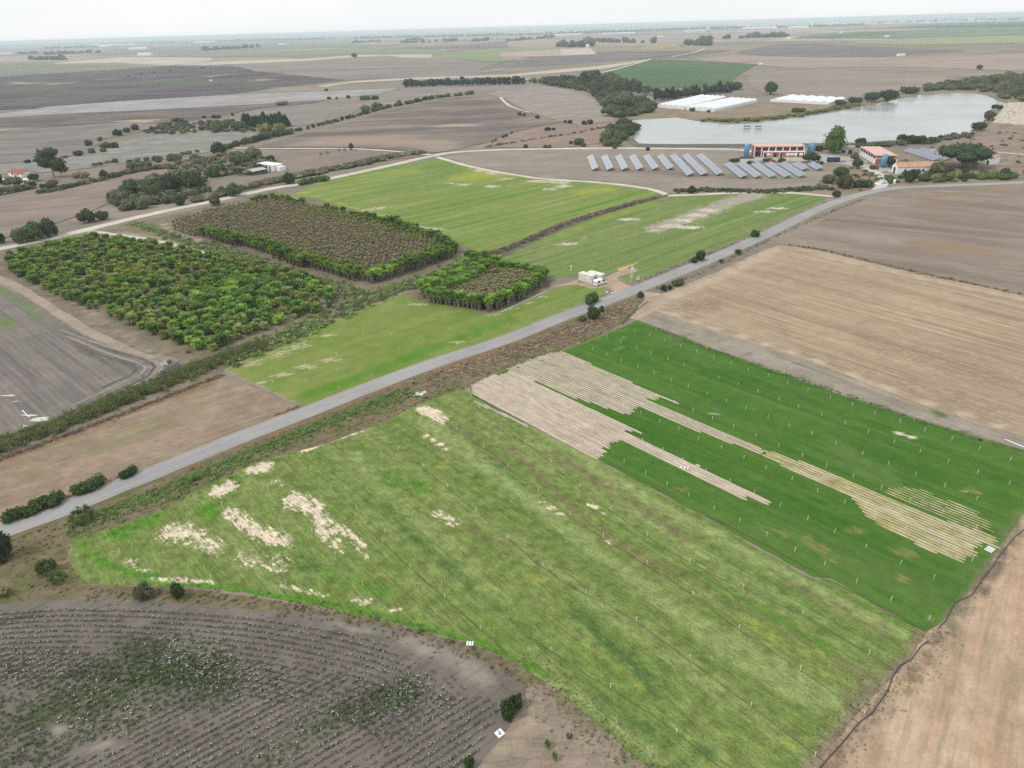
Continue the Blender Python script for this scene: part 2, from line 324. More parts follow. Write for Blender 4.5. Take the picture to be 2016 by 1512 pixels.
far('lower_tilled_field', [(440, 298), (600, 297), (700, 297), (800, 302), (845, 306), (740, 319), (640, 337), (560, 357), (480, 378), (400, 392), (380, 388), (440, 370), (500, 347), (545, 336), (552, 318), (470, 306)], srgb(140, 127, 120), srgb(158, 141, 128), .28, 50, math.radians(25), [(80, 8, srgb(128, 118, 114), .5)], (1, .07))
far('grey_tilled_field', [(420, 238), (520, 215), (600, 206), (660, 206), (712, 212), (690, 226), (640, 240), (590, 249), (560, 249), (540, 240), (480, 245)], srgb(140, 131, 126), srgb(150, 141, 134), .28, 50, .2, [(90, 12, srgb(160, 150, 142), .5)])
far('pale_tilled_field', [(735, 192), (800, 172), (960, 167), (1042, 164), (1035, 175), (960, 181), (900, 190), (850, 196), (790, 208), (735, 214), (715, 205)], srgb(142, 132, 126), srgb(156, 145, 138), .28, 60, .2, [(120, 14, srgb(162, 156, 128), .35)])
far('eroded_slope', [(1045, 167), (1110, 175), (1162, 190), (1190, 214), (1212, 238), (1140, 248), (1112, 240), (1045, 221), (1012, 205), (980, 190), (955, 184)], srgb(146, 137, 132), srgb(158, 146, 134), .26, 40, .5, [(60, 5, srgb(186, 182, 180), .7), (50, 6, srgb(160, 146, 118), .6)], (2, .15))
far('bare_bank', [(950, 291), (1010, 263), (1070, 250), (1140, 248), (1212, 240), (1195, 262), (1180, 283), (1100, 291)], srgb(150, 131, 120), srgb(164, 143, 130), .24, 25, .3, [(30, 6, srgb(128, 116, 100), .5)], (1, .14))
far('hill_field', [(440, 129), (500, 125), (600, 120), (690, 113), (760, 110), (850, 115), (950, 122), (1025, 126), (1005, 136), (930, 149), (850, 153), (760, 154), (680, 158), (600, 150), (500, 140)], srgb(146, 136, 130), srgb(156, 146, 138), .4, 200, .05, [(500, 30, srgb(116, 109, 111), .8), (300, 40, srgb(164, 152, 140), .5)], (5, .06))
straw = lambda n, p, o=.42: far(n, p, srgb(206, 192, 176), srgb(192, 178, 164), o, 150, .05, [(300, 20, srgb(178, 164, 152), .5)], (5, .05))
straw('straw_field', [(100, 126), (160, 119), (230, 113), (330, 113), (422, 115), (410, 122), (330, 129), (230, 124)])
straw('straw_strip', [(350, 127), (480, 119), (600, 116), (700, 108), (850, 107), (848, 114), (760, 110), (690, 113), (600, 120), (480, 126), (400, 129)])
straw('straw_margin', [(620, 170), (700, 160), (800, 154), (1000, 147), (1180, 130), (1280, 117), (1270, 121), (1190, 136), (1010, 151), (800, 158), (690, 164), (640, 172)])
green = lambda n, p, a, b, o=.42, jit=0: far(n, p, srgb(*a), srgb(*b), o, 180, .1, [(400, 40, srgb(*[int(x * .9) for x in a]), .6)], (5, .06), jit=jit)
green('pale_green_plain', [(-600, 128), (0, 122), (100, 124), (210, 130), (300, 130), (250, 136), (120, 144), (0, 150), (-600, 162)], (132, 134, 110), (150, 146, 128), .32)
far('beige_plain', [(-600, 122), (0, 112), (80, 110), (200, 112), (150, 120), (60, 122), (-600, 130)], srgb(166, 150, 138), srgb(178, 164, 150), .36, 200, .1, None, (5, .05))
green('green_plain', [(300, 112), (440, 104), (560, 99), (720, 96), (860, 97), (900, 104), (860, 108), (700, 106), (560, 111), (440, 112)], (128, 142, 112), (146, 154, 124), .38)
far('dark_plain', [(-600, 110), (0, 104), (200, 98), (400, 92), (600, 86), (800, 88), (720, 94), (560, 97), (440, 102), (300, 106), (100, 108)], srgb(120, 124, 118), srgb(138, 136, 130), .36, 300, .1, [(500, 60, srgb(160, 150, 142), .6)], (6, .05))
green('green_valley_field', [(850, 114), (880, 103), (940, 97), (1080, 90), (1092, 98), (990, 104), (985, 114), (1020, 122), (950, 121)], (136, 150, 106), (150, 156, 122), .38)
far('fenced_beige_field', [(985, 104), (1100, 97), (1108, 110), (985, 113)], srgb(176, 158, 146), srgb(188, 170, 156), .46, 150, .3, None, (5, .05))
straw('fenced_straw_field', [(1101, 97), (1162, 95), (1176, 107), (1107, 110)], .55)
far('dark_valley_field', [(1000, 119), (1110, 111), (1200, 106), (1280, 104), (1360, 103), (1290, 113), (1180, 122), (1090, 128), (1000, 133), (940, 140), (960, 128)], srgb(122, 116, 114), srgb(140, 130, 124), .42, 150, .15, [(300, 30, srgb(110, 106, 108), .6)], (4, .06))
green('irrigated_green_field', [(1135, 152), (1200, 140), (1270, 121), (1288, 117), (1370, 120), (1492, 127), (1482, 132), (1452, 150), (1440, 163), (1400, 172), (1330, 174), (1250, 172), (1205, 162)], (84, 112, 72), (98, 122, 84), .3)
far('contour_ploughed_field', [(1470, 150), (1560, 138), (1700, 140), (1850, 152), (1920, 160), (1850, 167), (1760, 181), (1700, 197), (1640, 192), (1520, 186), (1480, 176)], srgb(150, 138, 130), srgb(168, 154, 142), .34, 120, math.radians(-14), [(240, 10, srgb(124, 115, 110), .7), (200, 18, srgb(184, 166, 146), .6)], (2.5, .08), (9, srgb(120, 111, 106), .5))
far('dark_hill_field', [(1450, 104), (1500, 92), (1540, 87), (1620, 85), (1720, 92), (1800, 97), (1900, 101), (1800, 106), (1720, 113), (1600, 113), (1500, 111)], srgb(122, 114, 114), srgb(138, 128, 124), .44, 160, -.05, [(300, 22, srgb(104, 99, 102), .7)], (4, .06))
far('tan_hill_field', [(1360, 116), (1450, 108), (1560, 112), (1720, 113), (1900, 110), (2016, 106), (2400, 104), (2400, 150), (2016, 140), (1850, 134), (1700, 132), (1560, 136), (1500, 128), (1400, 120)], srgb(160, 144, 134), srgb(174, 158, 146), .34, 160, -.05, [(340, 20, srgb(136, 124, 118), .6), (260, 16, srgb(194, 174, 152), .5)], (4, .06))
green('light_green_slope', [(1660, 82), (1800, 76), (2016, 70), (2500, 64), (2500, 86), (2016, 86), (1800, 88), (1700, 86)], (150, 156, 116), (164, 166, 130), .5)
green('green_orchard_slope', [(1560, 73), (1640, 64), (1770, 60), (1850, 56), (2016, 54), (2500, 50), (2500, 64), (2016, 69), (1800, 74), (1640, 77)], (112, 130, 104), (130, 146, 116), .48)
green('dark_orchard_slope', [(1770, 56), (1800, 50), (1860, 46), (2016, 42), (2500, 34), (2500, 49), (2016, 53), (1850, 55)], (84, 106, 88), (96, 116, 96), .6)
green('orchard_block', [(1560, 76), (1620, 70), (1690, 64), (1770, 62), (1760, 68), (1680, 73), (1640, 76)], (96, 116, 88), (106, 124, 96), .62)
green('yellow_scrub_field', [(1245, 98), (1280, 90), (1345, 86), (1330, 93), (1290, 98)], (172, 166, 116), (160, 152, 118), .5)
far('hazy_plain', [(1000, 80), (1200, 72), (1400, 66), (1600, 62), (1560, 70), (1480, 82), (1300, 90), (1100, 94), (1000, 92)], srgb(160, 146, 138), srgb(176, 160, 150), .4, 200, .1, [(500, 50, srgb(140, 140, 122), .5)], (6, .05))
far('brown_bluff', [(1700, 322), (1790, 296), (1850, 284), (1905, 270), (1930, 250), (1955, 240), (2100, 225), (2400, 230), (2400, 360), (2016, 345), (1900, 345), (1780, 335)], srgb(142, 125, 112), srgb(158, 140, 126), .2, 22, .3, [(30, 6, srgb(122, 114, 94), .6), (16, 6, srgb(178, 162, 146), .5)], (1, .2))

# ---- lake: a muddy reservoir behind a low dam
wt = NT('lake_water'); wv = wt.vm('MULTIPLY', wt.pos(), (.16, .5, 0)); wt.out(wt.mix(wt.mr(wt.noise(wt.pos(), .01, 3), .3, .7), (.25, .28, .265, 1), (.30, .33, .31, 1)), wt.mr(wt.noise(wt.pos(), .012, 3), .35, .65, .12, .26), .5, wt.noise(wv, 1.0, 3), .05, .25)
wt.b.inputs['IOR'].default_value = 1.333
LAKE = [(1240, 237), (1280, 235), (1330, 232), (1380, 240), (1440, 245), (1510, 240), (1600, 228), (1640, 222), (1700, 210), (1760, 198), (1800, 188), (1850, 184), (1900, 183), (1940, 187), (1960, 197), (1985, 205), (2016, 209), (2080, 211), (2080, 215), (1990, 214), (1960, 222), (1935, 240), (1920, 250), (1908, 262), (1870, 270), (1800, 276), (1720, 282), (1640, 284), (1500, 286), (1300, 287), (1260, 284), (1247, 275), (1252, 262), (1262, 255), (1250, 245)]
mud = field('shore_mud', srgb(120, 112, 96), srgb(140, 128, 108), 0, 15, None, (1, .15))
pk = [at(*p) for p in LAKE]; cx = sum(pk, Vector()) / len(pk)
sheet('lake_shore', [p + (p - cx).normalized() * 7 for p in pk], mud, .27, 50.0, 1.5, world=True, step=8)
lake = sheet('lake', LAKE, wt.mat, .32, 50.0, .8, step=7)
stone = plain('dam_stone', srgb(112, 108, 104), .9, .1, 0, .3, 1.5)
dpl = spline([at(x, y) for x, y in [(1258, 287), (1300, 288.5), (1400, 288.5), (1500, 288), (1600, 287), (1700, 285), (1760, 281)]], 6.0)
db = MB(); vv = []; ff = []
for i, p in enumerate(dpl):
    d = dpl[min(i + 1, len(dpl) - 1)] - dpl[max(i - 1, 0)]; n_ = Vector((-d.y, d.x, 0)).normalized()
    for s, z in ((-6, .0), (-1.5, 1.5), (1.5, 1.5), (7, .0)): vv.append(p + n_ * s + Vector((0, 0, z + random.uniform(0, .12))))
for i in range(len(dpl) - 1): ff += [(i * 4 + k, i * 4 + k + 1, i * 4 + 5 + k, i * 4 + 4 + k) for k in range(3)]
db.add(vv, ff); tag(db.obj('dam_embankment', stone), kind='structure')
shore_scrub = field('scrub_ground', srgb(146, 130, 108), srgb(160, 142, 122), 0, 22, [(16, 5, srgb(116, 116, 78), .6)], (1, .2))
sheet('shore_scrub_ground', [(1180, 200), (1240, 190), (1290, 212), (1420, 222), (1490, 205), (1530, 206), (1640, 206), (1660, 195), (1780, 182), (1900, 170), (2100, 150), (2100, 215), (1985, 205), (1940, 186), (1900, 182), (1850, 183), (1800, 187), (1700, 209), (1600, 227), (1510, 239), (1440, 244), (1380, 239), (1330, 231), (1280, 234), (1238, 236), (1205, 230)], shore_scrub, .22, 50.0, 2)

# ---- near and middle fields
GR = lambda n, a, b, **k: field(n, srgb(*a), srgb(*b), k.get('ang', DR), k.get('mott', 22), k.get('streak'), k.get('speck', (.6, .16)), None, k.get('masks', ()), k.get('big'), .1)
SOIL = srgb(226, 210, 186)
BARE = ('bare', SOIL, 1.3, 1.7, .13)
# upper grass field, left of the ditch
m = GR('upper_turf', (120, 144, 62), (132, 148, 78), mott=45, streak=[(160, 7, srgb(86, 138, 40), .85), (120, 6, srgb(156, 166, 92), .8), (90, 4, srgb(118, 132, 74), .7)], masks=[('yel', srgb(158, 164, 66), 14, .5), ('bare', srgb(206, 196, 178), 1.6, 1.9, .16)])
sheet('upper_turf_field', [(566, 388), (640, 352), (700, 340), (790, 325), (862, 313), (940, 330), (1060, 350), (1200, 361), (1300, 372), (1308, 384), (1232, 400), (1150, 425), (1060, 458), (985, 488), (945, 497), (905, 480), (860, 455), (770, 432), (690, 410), (610, 388)], m, .02, 8.0, .5,
      {'yel': [([(900, 352), (1020, 335)], 14, .8), ([(1130, 380), (1220, 372)], 8, .7), ([(700, 352), (820, 335)], 9, .5), ([(985, 345), (940, 340)], 8, .6), ([(595, 378), (700, 412), (760, 430)], 3.5, .9)],
       'bare': [([(925, 333), (960, 337), (985, 345)], 4, .8), ([(960, 368), (975, 366)], 4, .8), ([(1085, 372), (1130, 362)], 4, .95), ([(980, 352), (1005, 352)], 3, .7), ([(1040, 355), (1060, 358)], 3, .8), ([(800, 444), (842, 452), (860, 452)], 4, .8), ([(905, 365), (935, 360)], 3, .7), ([(870, 360), (900, 362)], 2, .6), ([(1060, 356), (1110, 360)], 3, .8), ([(715, 415), (755, 408)], 4, .6), ([(970, 392), (985, 388)], 2, .5)]})
m = GR('right_turf', (118, 140, 72), (130, 146, 86), mott=40, streak=[(160, 6, srgb(98, 138, 48), .8), (140, 7, srgb(148, 156, 96), .75), (120, 5, srgb(120, 128, 88), .7), (100, 3, srgb(92, 116, 58), .6)], masks=[('yel', srgb(140, 160, 64), 14, .5), ('bare', srgb(172, 164, 148), 3.5, 1.0, .22), ('pale', srgb(214, 204, 188), 1.6, 1.8, .18)])
sheet('right_turf_field', [(972, 516), (1060, 471), (1180, 424), (1290, 391), (1330, 384), (1480, 380), (1560, 380), (1632, 389), (1560, 423), (1480, 463), (1350, 513), (1290, 538), (1243, 556), (1210, 541), (1130, 546), (1082, 548), (1040, 535), (1000, 524)], m, .02, 8.0, .5,
      {'bare': [([(1290, 450), (1350, 430), (1420, 405), (1470, 388), (1495, 383)], 13, 1.0), ([(1270, 455), (1320, 450)], 7, .7), ([(1105, 483), (1115, 481)], 5, .7), ([(1150, 470), (1180, 460)], 8, .4)],
       'pale': [([(1295, 452), (1320, 445), (1370, 425), (1400, 413)], 6, .85), ([(1350, 450), (1368, 446)], 5, 1), ([(1235, 432), (1248, 432)], 3, 1), ([(1440, 440), (1450, 438)], 3, .9), ([(1505, 416), (1530, 410)], 4, .9), ([(1104, 483), (1116, 480)], 3, .9)],
       'yel': [([(1060, 480), (1180, 432), (1300, 395)], 10, .6)]})
m = GR('middle_turf', (118, 140, 60), (132, 146, 76), mott=26, streak=[(60, 5, srgb(100, 140, 46), .7), (70, 6, srgb(152, 152, 92), .6)], masks=[('lush', srgb(92, 138, 42), 10, .5), ('bare', srgb(190, 178, 148), 1.3, 2.0, .16), ('edge', srgb(158, 148, 126), 4, .6)])
sheet('middle_turf_field', [(440, 728), (520, 690), (620, 645), (700, 610), (790, 578), (825, 592), (900, 604), (965, 618), (1020, 600), (1085, 572), (1140, 558), (1165, 562), (1185, 566), (1200, 575), (1150, 596), (1050, 640), (900, 702), (740, 757), (612, 798), (590, 800), (540, 775), (470, 745)], m, .02, 5.0, .4,
      {'lush': [([(590, 780), (700, 745), (800, 705), (900, 670), (1000, 630)], 12, .8), ([(560, 695), (660, 655)], 8, .6)],
       'bare': [([(510, 755), (580, 730), (648, 708)], 4, .95), ([(640, 662), (670, 655)], 5, .8), ([(500, 718), (560, 690), (620, 672)], 8, .62), ([(805, 595), (840, 604)], 3, .9), ([(880, 682), (925, 665)], 3, .7), ([(960, 624), (1020, 602), (1085, 576)], 2, .8)],
       'edge': [([(440, 726), (520, 688), (620, 644), (700, 610), (790, 578)], 4, .8), ([(1150, 598), (1050, 642), (900, 704), (740, 760), (615, 800)], 4, .9), ([(590, 800), (540, 776), (440, 728)], 4, .9), ([(470, 745), (500, 760)], 4, .6)]})
# front light turf
m = field('front_turf', srgb(114, 136, 64), srgb(130, 148, 80), DA, 9, [(200, 4.0, srgb(148, 160, 100), .6), (170, 3.2, srgb(90, 120, 54), .6), (220, 6, srgb(126, 136, 74), .55), (90, .9, srgb(146, 150, 90), .45), (110, .6, srgb(92, 118, 50), .4), (6, .8, srgb(80, 110, 46), .35)], (.30, .5), None,
          [('lush', srgb(90, 136, 42), 4, .9), ('pale', srgb(142, 158, 94), 5, .8), ('dark', srgb(86, 116, 58), 2.0, 1.4), ('dry', srgb(126, 120, 84), 1.6, .9), ('yel', srgb(138, 150, 72), 2.5, 1.3), ('edge', srgb(142, 128, 106), 2.5, .7), ('bare', srgb(156, 160, 112), 1.2, 1.6, .40), BARE], None, .12)
HOSES = [[(690, 1010), (760, 1075), (860, 1165), (1000, 1288)], [(760, 870), (850, 935), (975, 1040), (1100, 1140), (1230, 1210), (1345, 1290), (1490, 1400), (1620, 1500)], [(885, 840), (950, 880), (1100, 1000), (1180, 1055), (1340, 1155), (1420, 1215), (1560, 1310), (1700, 1405)],
         [(925, 792), (1000, 850), (1065, 895), (1140, 960), (1280, 1060), (1400, 1130), (1580, 1210), (1640, 1245), (1760, 1318)], [(1050, 1262), (1160, 1330), (1270, 1400), (1400, 1495), (1445, 1532)]]
F2 = [(133, 1075), (150, 1058), (240, 1035), (330, 998), (420, 950), (520, 905), (640, 875), (760, 830), (815, 800), (880, 775), (915, 765), (930, 783), (1180, 908), (1410, 1032), (1592, 1136), (1612, 1142), (1640, 1140), (1722, 1192), (1824, 1246), (1790, 1300), (1740, 1352), (1690, 1402), (1620, 1488), (1560, 1560), (1440, 1700), (1380, 1640), (1290, 1530), (1210, 1450), (1080, 1345), (1010, 1300), (940, 1270), (850, 1246), (740, 1216), (600, 1190), (480, 1166), (380, 1156), (260, 1152), (180, 1150), (155, 1138), (140, 1110)]
sheet('front_turf_field', F2, m, .03, 1.6, .25,
      {'bare': [([(425, 970), (455, 955)], 13, 1), ([(495, 925), (530, 918)], 11, 1), ([(590, 890), (640, 870), (712, 846)], 5, .95), ([(830, 806), (862, 816), (872, 826)], 11, 1.0), ([(725, 833), (742, 830)], 5, .9), ([(330, 1055), (360, 1045), (420, 1075)], 26, .62), ([(455, 1010), (500, 1045), (560, 1065)], 20, .74), ([(575, 985), (620, 1000), (640, 1045)], 22, .72), ([(640, 1050), (665, 1080)], 12, .7), ([(590, 990), (700, 1060), (720, 1090)], 14, .55), ([(300, 1140), (420, 1145)], 7, .6), ([(545, 1150), (640, 1172)], 6, .6), ([(705, 1180), (730, 1188)], 7, .95), ([(835, 855), (880, 885)], 4, .85), ([(775, 1200), (790, 1203)], 5, .8), ([(1165, 995), (1190, 1013)], 3, .9), ([(1060, 985), (1115, 1020)], 3, .7), ([(1185, 1052), (1215, 1085)], 4, .6), ([(855, 1010), (900, 1030)], 14, .5), ([(540, 945), (560, 955)], 6, .6), ([(250, 1105), (300, 1120)], 20, .34), ([(480, 1100), (560, 1110)], 30, .34)],
       'lush': [([(160, 1075), (200, 1110), (330, 1148), (520, 1172), (700, 1200), (860, 1245), (960, 1275), (1060, 1325), (1180, 1430), (1280, 1520)], 12, .95), ([(220, 1055), (300, 1020)], 22, .8), ([(400, 1000), (420, 1010)], 22, .9), ([(640, 1130), (760, 1160)], 30, .45), ([(760, 950), (840, 960)], 24, .6), ([(1650, 1165), (1800, 1245)], 16, .45), ([(1220, 1080), (1420, 1160), (1640, 1280)], 14, .5), ([(1060, 1320), (1100, 1400)], 10, .3)],
       'pale': [([(840, 830), (960, 920), (1100, 1030), (1300, 1180), (1600, 1390)], 22, .75), ([(1000, 800), (1200, 940), (1420, 1060), (1600, 1160), (1790, 1255)], 16, .8), ([(700, 900), (800, 1000), (1000, 1180)], 22, .55), ([(1270, 1160), (1500, 1300), (1660, 1390)], 24, .7), ([(1010, 1330), (1100, 1350), (1300, 1500)], 20, .6), ([(1050, 870), (1180, 950), (1300, 1040), (1450, 1130)], 12, .6)],
       'dark': [([(1125, 1190), (1180, 1250), (1240, 1300), (1300, 1360)], 22, .75), ([(760, 1000), (850, 1090), (920, 1150)], 14, .6), ([(960, 900), (1040, 960)], 14, .5), ([(1330, 1120), (1460, 1200)], 10, .5), ([(560, 1090), (640, 1130)], 26, .5), ([(1180, 1390), (1400, 1490)], 18, .45)],
       'dry': [([(1080, 890), (1200, 960), (1350, 1060)], 16, .62), ([(1000, 880), (1110, 985), (1230, 1085), (1330, 1150)], 10, .7), ([(860, 820), (940, 865), (1010, 930)], 8, .65), ([(1180, 1050), (1340, 1130), (1480, 1210), (1600, 1270)], 7, .72), ([(860, 1010), (1010, 1080)], 24, .42), ([(1540, 1140), (1680, 1210), (1760, 1265)], 7, .72), ([(1640, 1300), (1720, 1340)], 16, .5)],
       'yel': [([(1460, 1210), (1600, 1300), (1700, 1370)], 18, .6), ([(1040, 1130), (1070, 1145)], 16, .7), ([(820, 1010), (880, 900)], 20, .4), ([(1500, 1480), (1560, 1460)], 20, .6), ([(1150, 1260), (1260, 1350)], 20, .4)],
       'edge': [([(1824, 1246), (1790, 1300), (1740, 1352), (1690, 1402), (1620, 1488), (1540, 1580)], 26, .85), ([(1700, 1330), (1640, 1440)], 50, .35), ([(133, 1075), (140, 1115), (160, 1142)], 4, .5), ([(1625, 1142), (1600, 1136)], 5, .5)]})
# dark sod field
m = field('sod_turf', srgb(70, 116, 34), srgb(86, 124, 46), DA, 18, [(120, 5, srgb(56, 102, 28), .7), (100, 3, srgb(98, 128, 58), .65), (30, 1.0, srgb(54, 94, 32), .45), (16, .5, srgb(94, 126, 60), .35)], (.4, .2), None,
          [('dull', srgb(94, 124, 60), 7, .55), ('tan', srgb(150, 142, 90), 2.2, .85), ('pale', srgb(214, 204, 186), 1.8, .5), ('track', srgb(100, 140, 66), 3, .3), ('edge', srgb(112, 126, 74), 2.0, .7)], None, .06)
SOD = [(1255, 630), (1400, 686), (1540, 736), (1660, 779), (1800, 824), (1930, 862), (2016, 886), (2093, 908), (2016, 1010), (1962, 1085), (1905, 1165), (1850, 1228), (1822, 1243), (1722, 1190), (1640, 1139), (1600, 1136), (1410, 1030), (1180, 906), (930, 781), (925, 760), (1000, 728), (1110, 689), (1185, 660)]
sheet('sod_field', SOD, m, .06, 1.8, .12,
      {'dull': [([(1640, 880), (1720, 930), (1760, 945)], 26, .7), ([(1300, 660), (1400, 700)], 14, .5), ([(1500, 1030), (1700, 1120), (1840, 1180)], 40, .5), ([(1850, 1180), (1960, 1060), (2016, 1000)], 18, .6), ([(1390, 790), (1420, 815)], 12, .55), ([(1240, 900), (1265, 905)], 8, .7), ([(1500, 750), (1640, 775)], 6, .5)],
       'tan': [([(1330, 960), (1345, 965)], 7, .6), ([(1413, 1006)], 6, .65), ([(1500, 1040), (1560, 1060)], 16, .36), ([(1590, 1060), (1640, 1100)], 16, .5), ([(1760, 1080), (1800, 1095)], 14, .55), ([(1670, 1040), (1700, 1050)], 12, .5), ([(1760, 1130), (1790, 1145)], 8, .7), ([(1820, 1215), (1840, 1218)], 8, .6), ([(1900, 960), (1920, 970)], 10, .5), ([(1640, 1000), (1660, 1010)], 12, .4)],
       'pale': [([(1765, 852), (1798, 862)], 3, 1.1), ([(1668, 861)], 2, .8), ([(1385, 812), (1420, 816)], 2, .6), ([(1885, 962), (1915, 972)], 2.5, .6), ([(1340, 948)], 2, .6)],
       'track': [([(1245, 632), (1232, 650), (1222, 690), (1225, 720)], 2.0, .8), ([(1240, 630), (1224, 650), (1212, 690)], 2.0, .7), ([(1108, 690), (1180, 662), (1240, 634)], 3.5, .9), ([(1265, 650), (1275, 690), (1262, 740)], 1.5, .5)],
       'edge': [([(2093, 908), (2016, 1010), (1962, 1085), (1905, 1165), (1850, 1228)], 13, .75), ([(1255, 630), (1400, 686), (1660, 779), (1930, 862), (2093, 908)], 3, .6), ([(1110, 689), (1185, 660), (1255, 630)], 4, .7)]})
# harvested strips: one narrow bed of bare soil for every pass of the sod cutter
O_ = at(930, 781); dv = Vector((math.cos(DA), math.sin(DA), 0)); nv = Vector((-dv.y, dv.x, 0))
m_s = field('harvested_soil', srgb(218, 200, 182), srgb(206, 190, 176), DA, 6, [(14, .8, srgb(170, 148, 128), .6), (20, 3, srgb(220, 208, 194), .5), (6, .4, srgb(124, 122, 84), .5)], (.35, .14), (.80, srgb(140, 128, 98), .4), (), None, .05)
m_y = field('yellowed_turf', srgb(186, 172, 122), srgb(214, 198, 170), DA, 4, [(10, .9, srgb(132, 134, 72), .6), (18, 1.6, srgb(224, 208, 186), .7), (3, .5, srgb(104, 116, 54), .5)], (.4, .2), None, (), None, .05)
goff = (0, 0)
def strips(name, poly, mat, pitch=.86, width=.62, rag=2.5, hole=.0, z=.085):
    pw = [at(*p) for p in poly]; ab = np.array([((p - O_).dot(dv), (p - O_).dot(nv)) for p in pw]); v = []; f = []
    goff = (0, 0)
    for k in range(math.floor(ab[:, 1].min() / pitch), math.ceil(ab[:, 1].max() / pitch)):
        b = (k + .5) * pitch; xsn = []
        for i in range(len(ab)):
            (a0, b0), (a1, b1) = ab[i], ab[(i + 1) % len(ab)]
            if (b0 > b) != (b1 > b): xsn.append(a0 + (b - b0) / (b1 - b0) * (a1 - a0))
        xsn.sort()
        for s, e in zip(xsn[::2], xsn[1::2]):
            if k % random.choice((3, 4, 5)) == 0 or k == math.floor(ab[:, 1].min() / pitch): goff = (random.uniform(-rag, rag) * .5, random.uniform(-rag, rag))
            s += goff[0] + random.gauss(0, .2); e += goff[1] + random.gauss(0, .35); a = s
            while a < e - 1:
                gap = hole and random.random() < hole; c = min(e, a + (random.uniform(.8, 3.5) if gap else random.uniform(2, 9))) if hole else e
                if not gap:
                    w = width * random.uniform(.93, 1.03) / 2; sh = random.uniform(-.03, .03); m_ = max(2, int((c - a) / .9)); n0 = len(v)
                    for j in range(m_ + 1):
                        t = a + (c - a) * j / m_; ww = w * random.uniform(.86, 1.06) * min(1, .55 + min(t - a, c - t) / random.uniform(.6, 1.4))
                        for sg in (-1, 1): p = O_ + dv * t + nv * (b + sh + sg * ww); v.append((p.x, p.y, z))
                    f += [(n0 + 2 * j, n0 + 2 * j + 2, n0 + 2 * j + 3, n0 + 2 * j + 1) for j in range(m_)]
                a = c
    me = mesh(name, v, f, mat); b = bmesh.new(); b.from_mesh(me); bmesh.ops.recalc_face_normals(b, faces=b.faces)
    if sum(q.normal.z for q in b.faces) < 0: bmesh.ops.reverse_faces(b, faces=b.faces)
    b.to_mesh(me); b.free(); o = link(name, me); tag(o, kind='structure'); return o
strips('harvested_beds', [(930, 760), (985, 733), (1000, 728), (1133, 789), (1256, 849), (1216, 845), (1360, 910), (1505, 984), (1487, 994), (1231, 873), (1203, 890), (1178, 906), (932, 776)], m_s, .80, .80, 2.5, .0)
strips('harvested_beds_with_regrowth', [(1000, 728), (1060, 706), (1110, 693), (1213, 740), (1318, 788), (1302, 790), (1279, 791), (1400, 842), (1512, 890), (1512, 900), (1441, 877), (1370, 849), (1279, 811), (1259, 828), (1132, 787)], m_s, .80, .66, 3.5, .0)
strips('regrown_beds', [(1722, 966), (1743, 959), (1816, 964), (1872, 987), (1961, 1024), (1950, 1046), (1860, 1022), (1780, 988)], m_y, .80, .34, 2.0, .12)
strips('yellowed_beds', [(1504, 884), (1580, 910), (1646, 938), (1722, 968), (1780, 990), (1860, 1024), (1948, 1050), (1953, 1085), (1915, 1116), (1859, 1098), (1758, 1050), (1715, 1024), (1707, 1014), (1682, 984), (1555, 925), (1504, 898)], m_y, .80, .68, 2.5, .0)
strips('loose_cut_strip', [(930, 787), (1042, 838), (1040, 841), (928, 790)], m_s, .5, .45, 1, 0, .1)

# right: stubble, brown field, grassy headland, bare soil
m = field('stubble', srgb(186, 164, 138), srgb(172, 152, 128), math.radians(-53), 30, [(90, 5, srgb(142, 128, 110), .8), (60, 1.6, srgb(200, 180, 152), .7), (40, .9, srgb(146, 128, 108), .65)], (.55, .16), (1.7, srgb(150, 134, 114), .28), [('clod', srgb(136, 118, 100), 1.2, .8), ('pale', srgb(196, 178, 156), 5, .5)], None, .1)
sheet('stubble_field', [(1262, 598), (1300, 580), (1400, 540), (1500, 494), (1530, 484), (1560, 484), (1600, 490), (1750, 526), (2016, 581), (2300, 640), (2300, 955), (2016, 862), (1800, 793), (1600, 713), (1400, 650), (1290, 612)], m, .02, 5.0, .3,
      {'clod': [([(1700, 670), (1900, 730), (2016, 770)], 40, .4), ([(1330, 600), (1420, 600)], 20, .5), ([(1560, 690), (1800, 760), (2016, 830)], 26, .4)], 'pale': [([(1300, 590), (1420, 545), (1530, 490)], 12, .7), ([(1600, 500), (1800, 545), (2016, 590)], 5, .7), ([(1280, 605), (1400, 645), (1600, 708), (1800, 788), (2016, 856)], 5, .9)]})
m = field('brown_tilled', srgb(140, 124, 112), srgb(158, 144, 132), math.radians(-35), 45, [(120, 16, srgb(124, 111, 102), .75), (80, 10, srgb(172, 158, 146), .55), (40, 1.5, srgb(132, 118, 106), .4)], (.9, .1), None, [('or', srgb(152, 130, 108), 20, .8)], None, .08)
sheet('brown_slope_field', [(1542, 481), (1560, 466), (1620, 434), (1700, 393), (1740, 383), (1780, 378), (1900, 371), (2016, 364), (2400, 345), (2400, 658), (2016, 578), (1750, 523), (1600, 487)], m, .02, 8.0, .3, {'or': [([(1790, 480), (1900, 490), (1990, 510)], 14, .7), ([(1980, 372), (1800, 390)], 6, .7), ([(1850, 410), (1820, 400)], 10, .6)]})
m = field('headland', srgb(150, 140, 128), srgb(166, 156, 144), math.radians(-53), 12, [(40, 1.2, srgb(176, 166, 152), .6), (30, 1.5, srgb(118, 122, 88), .6)], (.5, .2), None, [('weed', srgb(98, 112, 64), 3, .8)], None, .1)
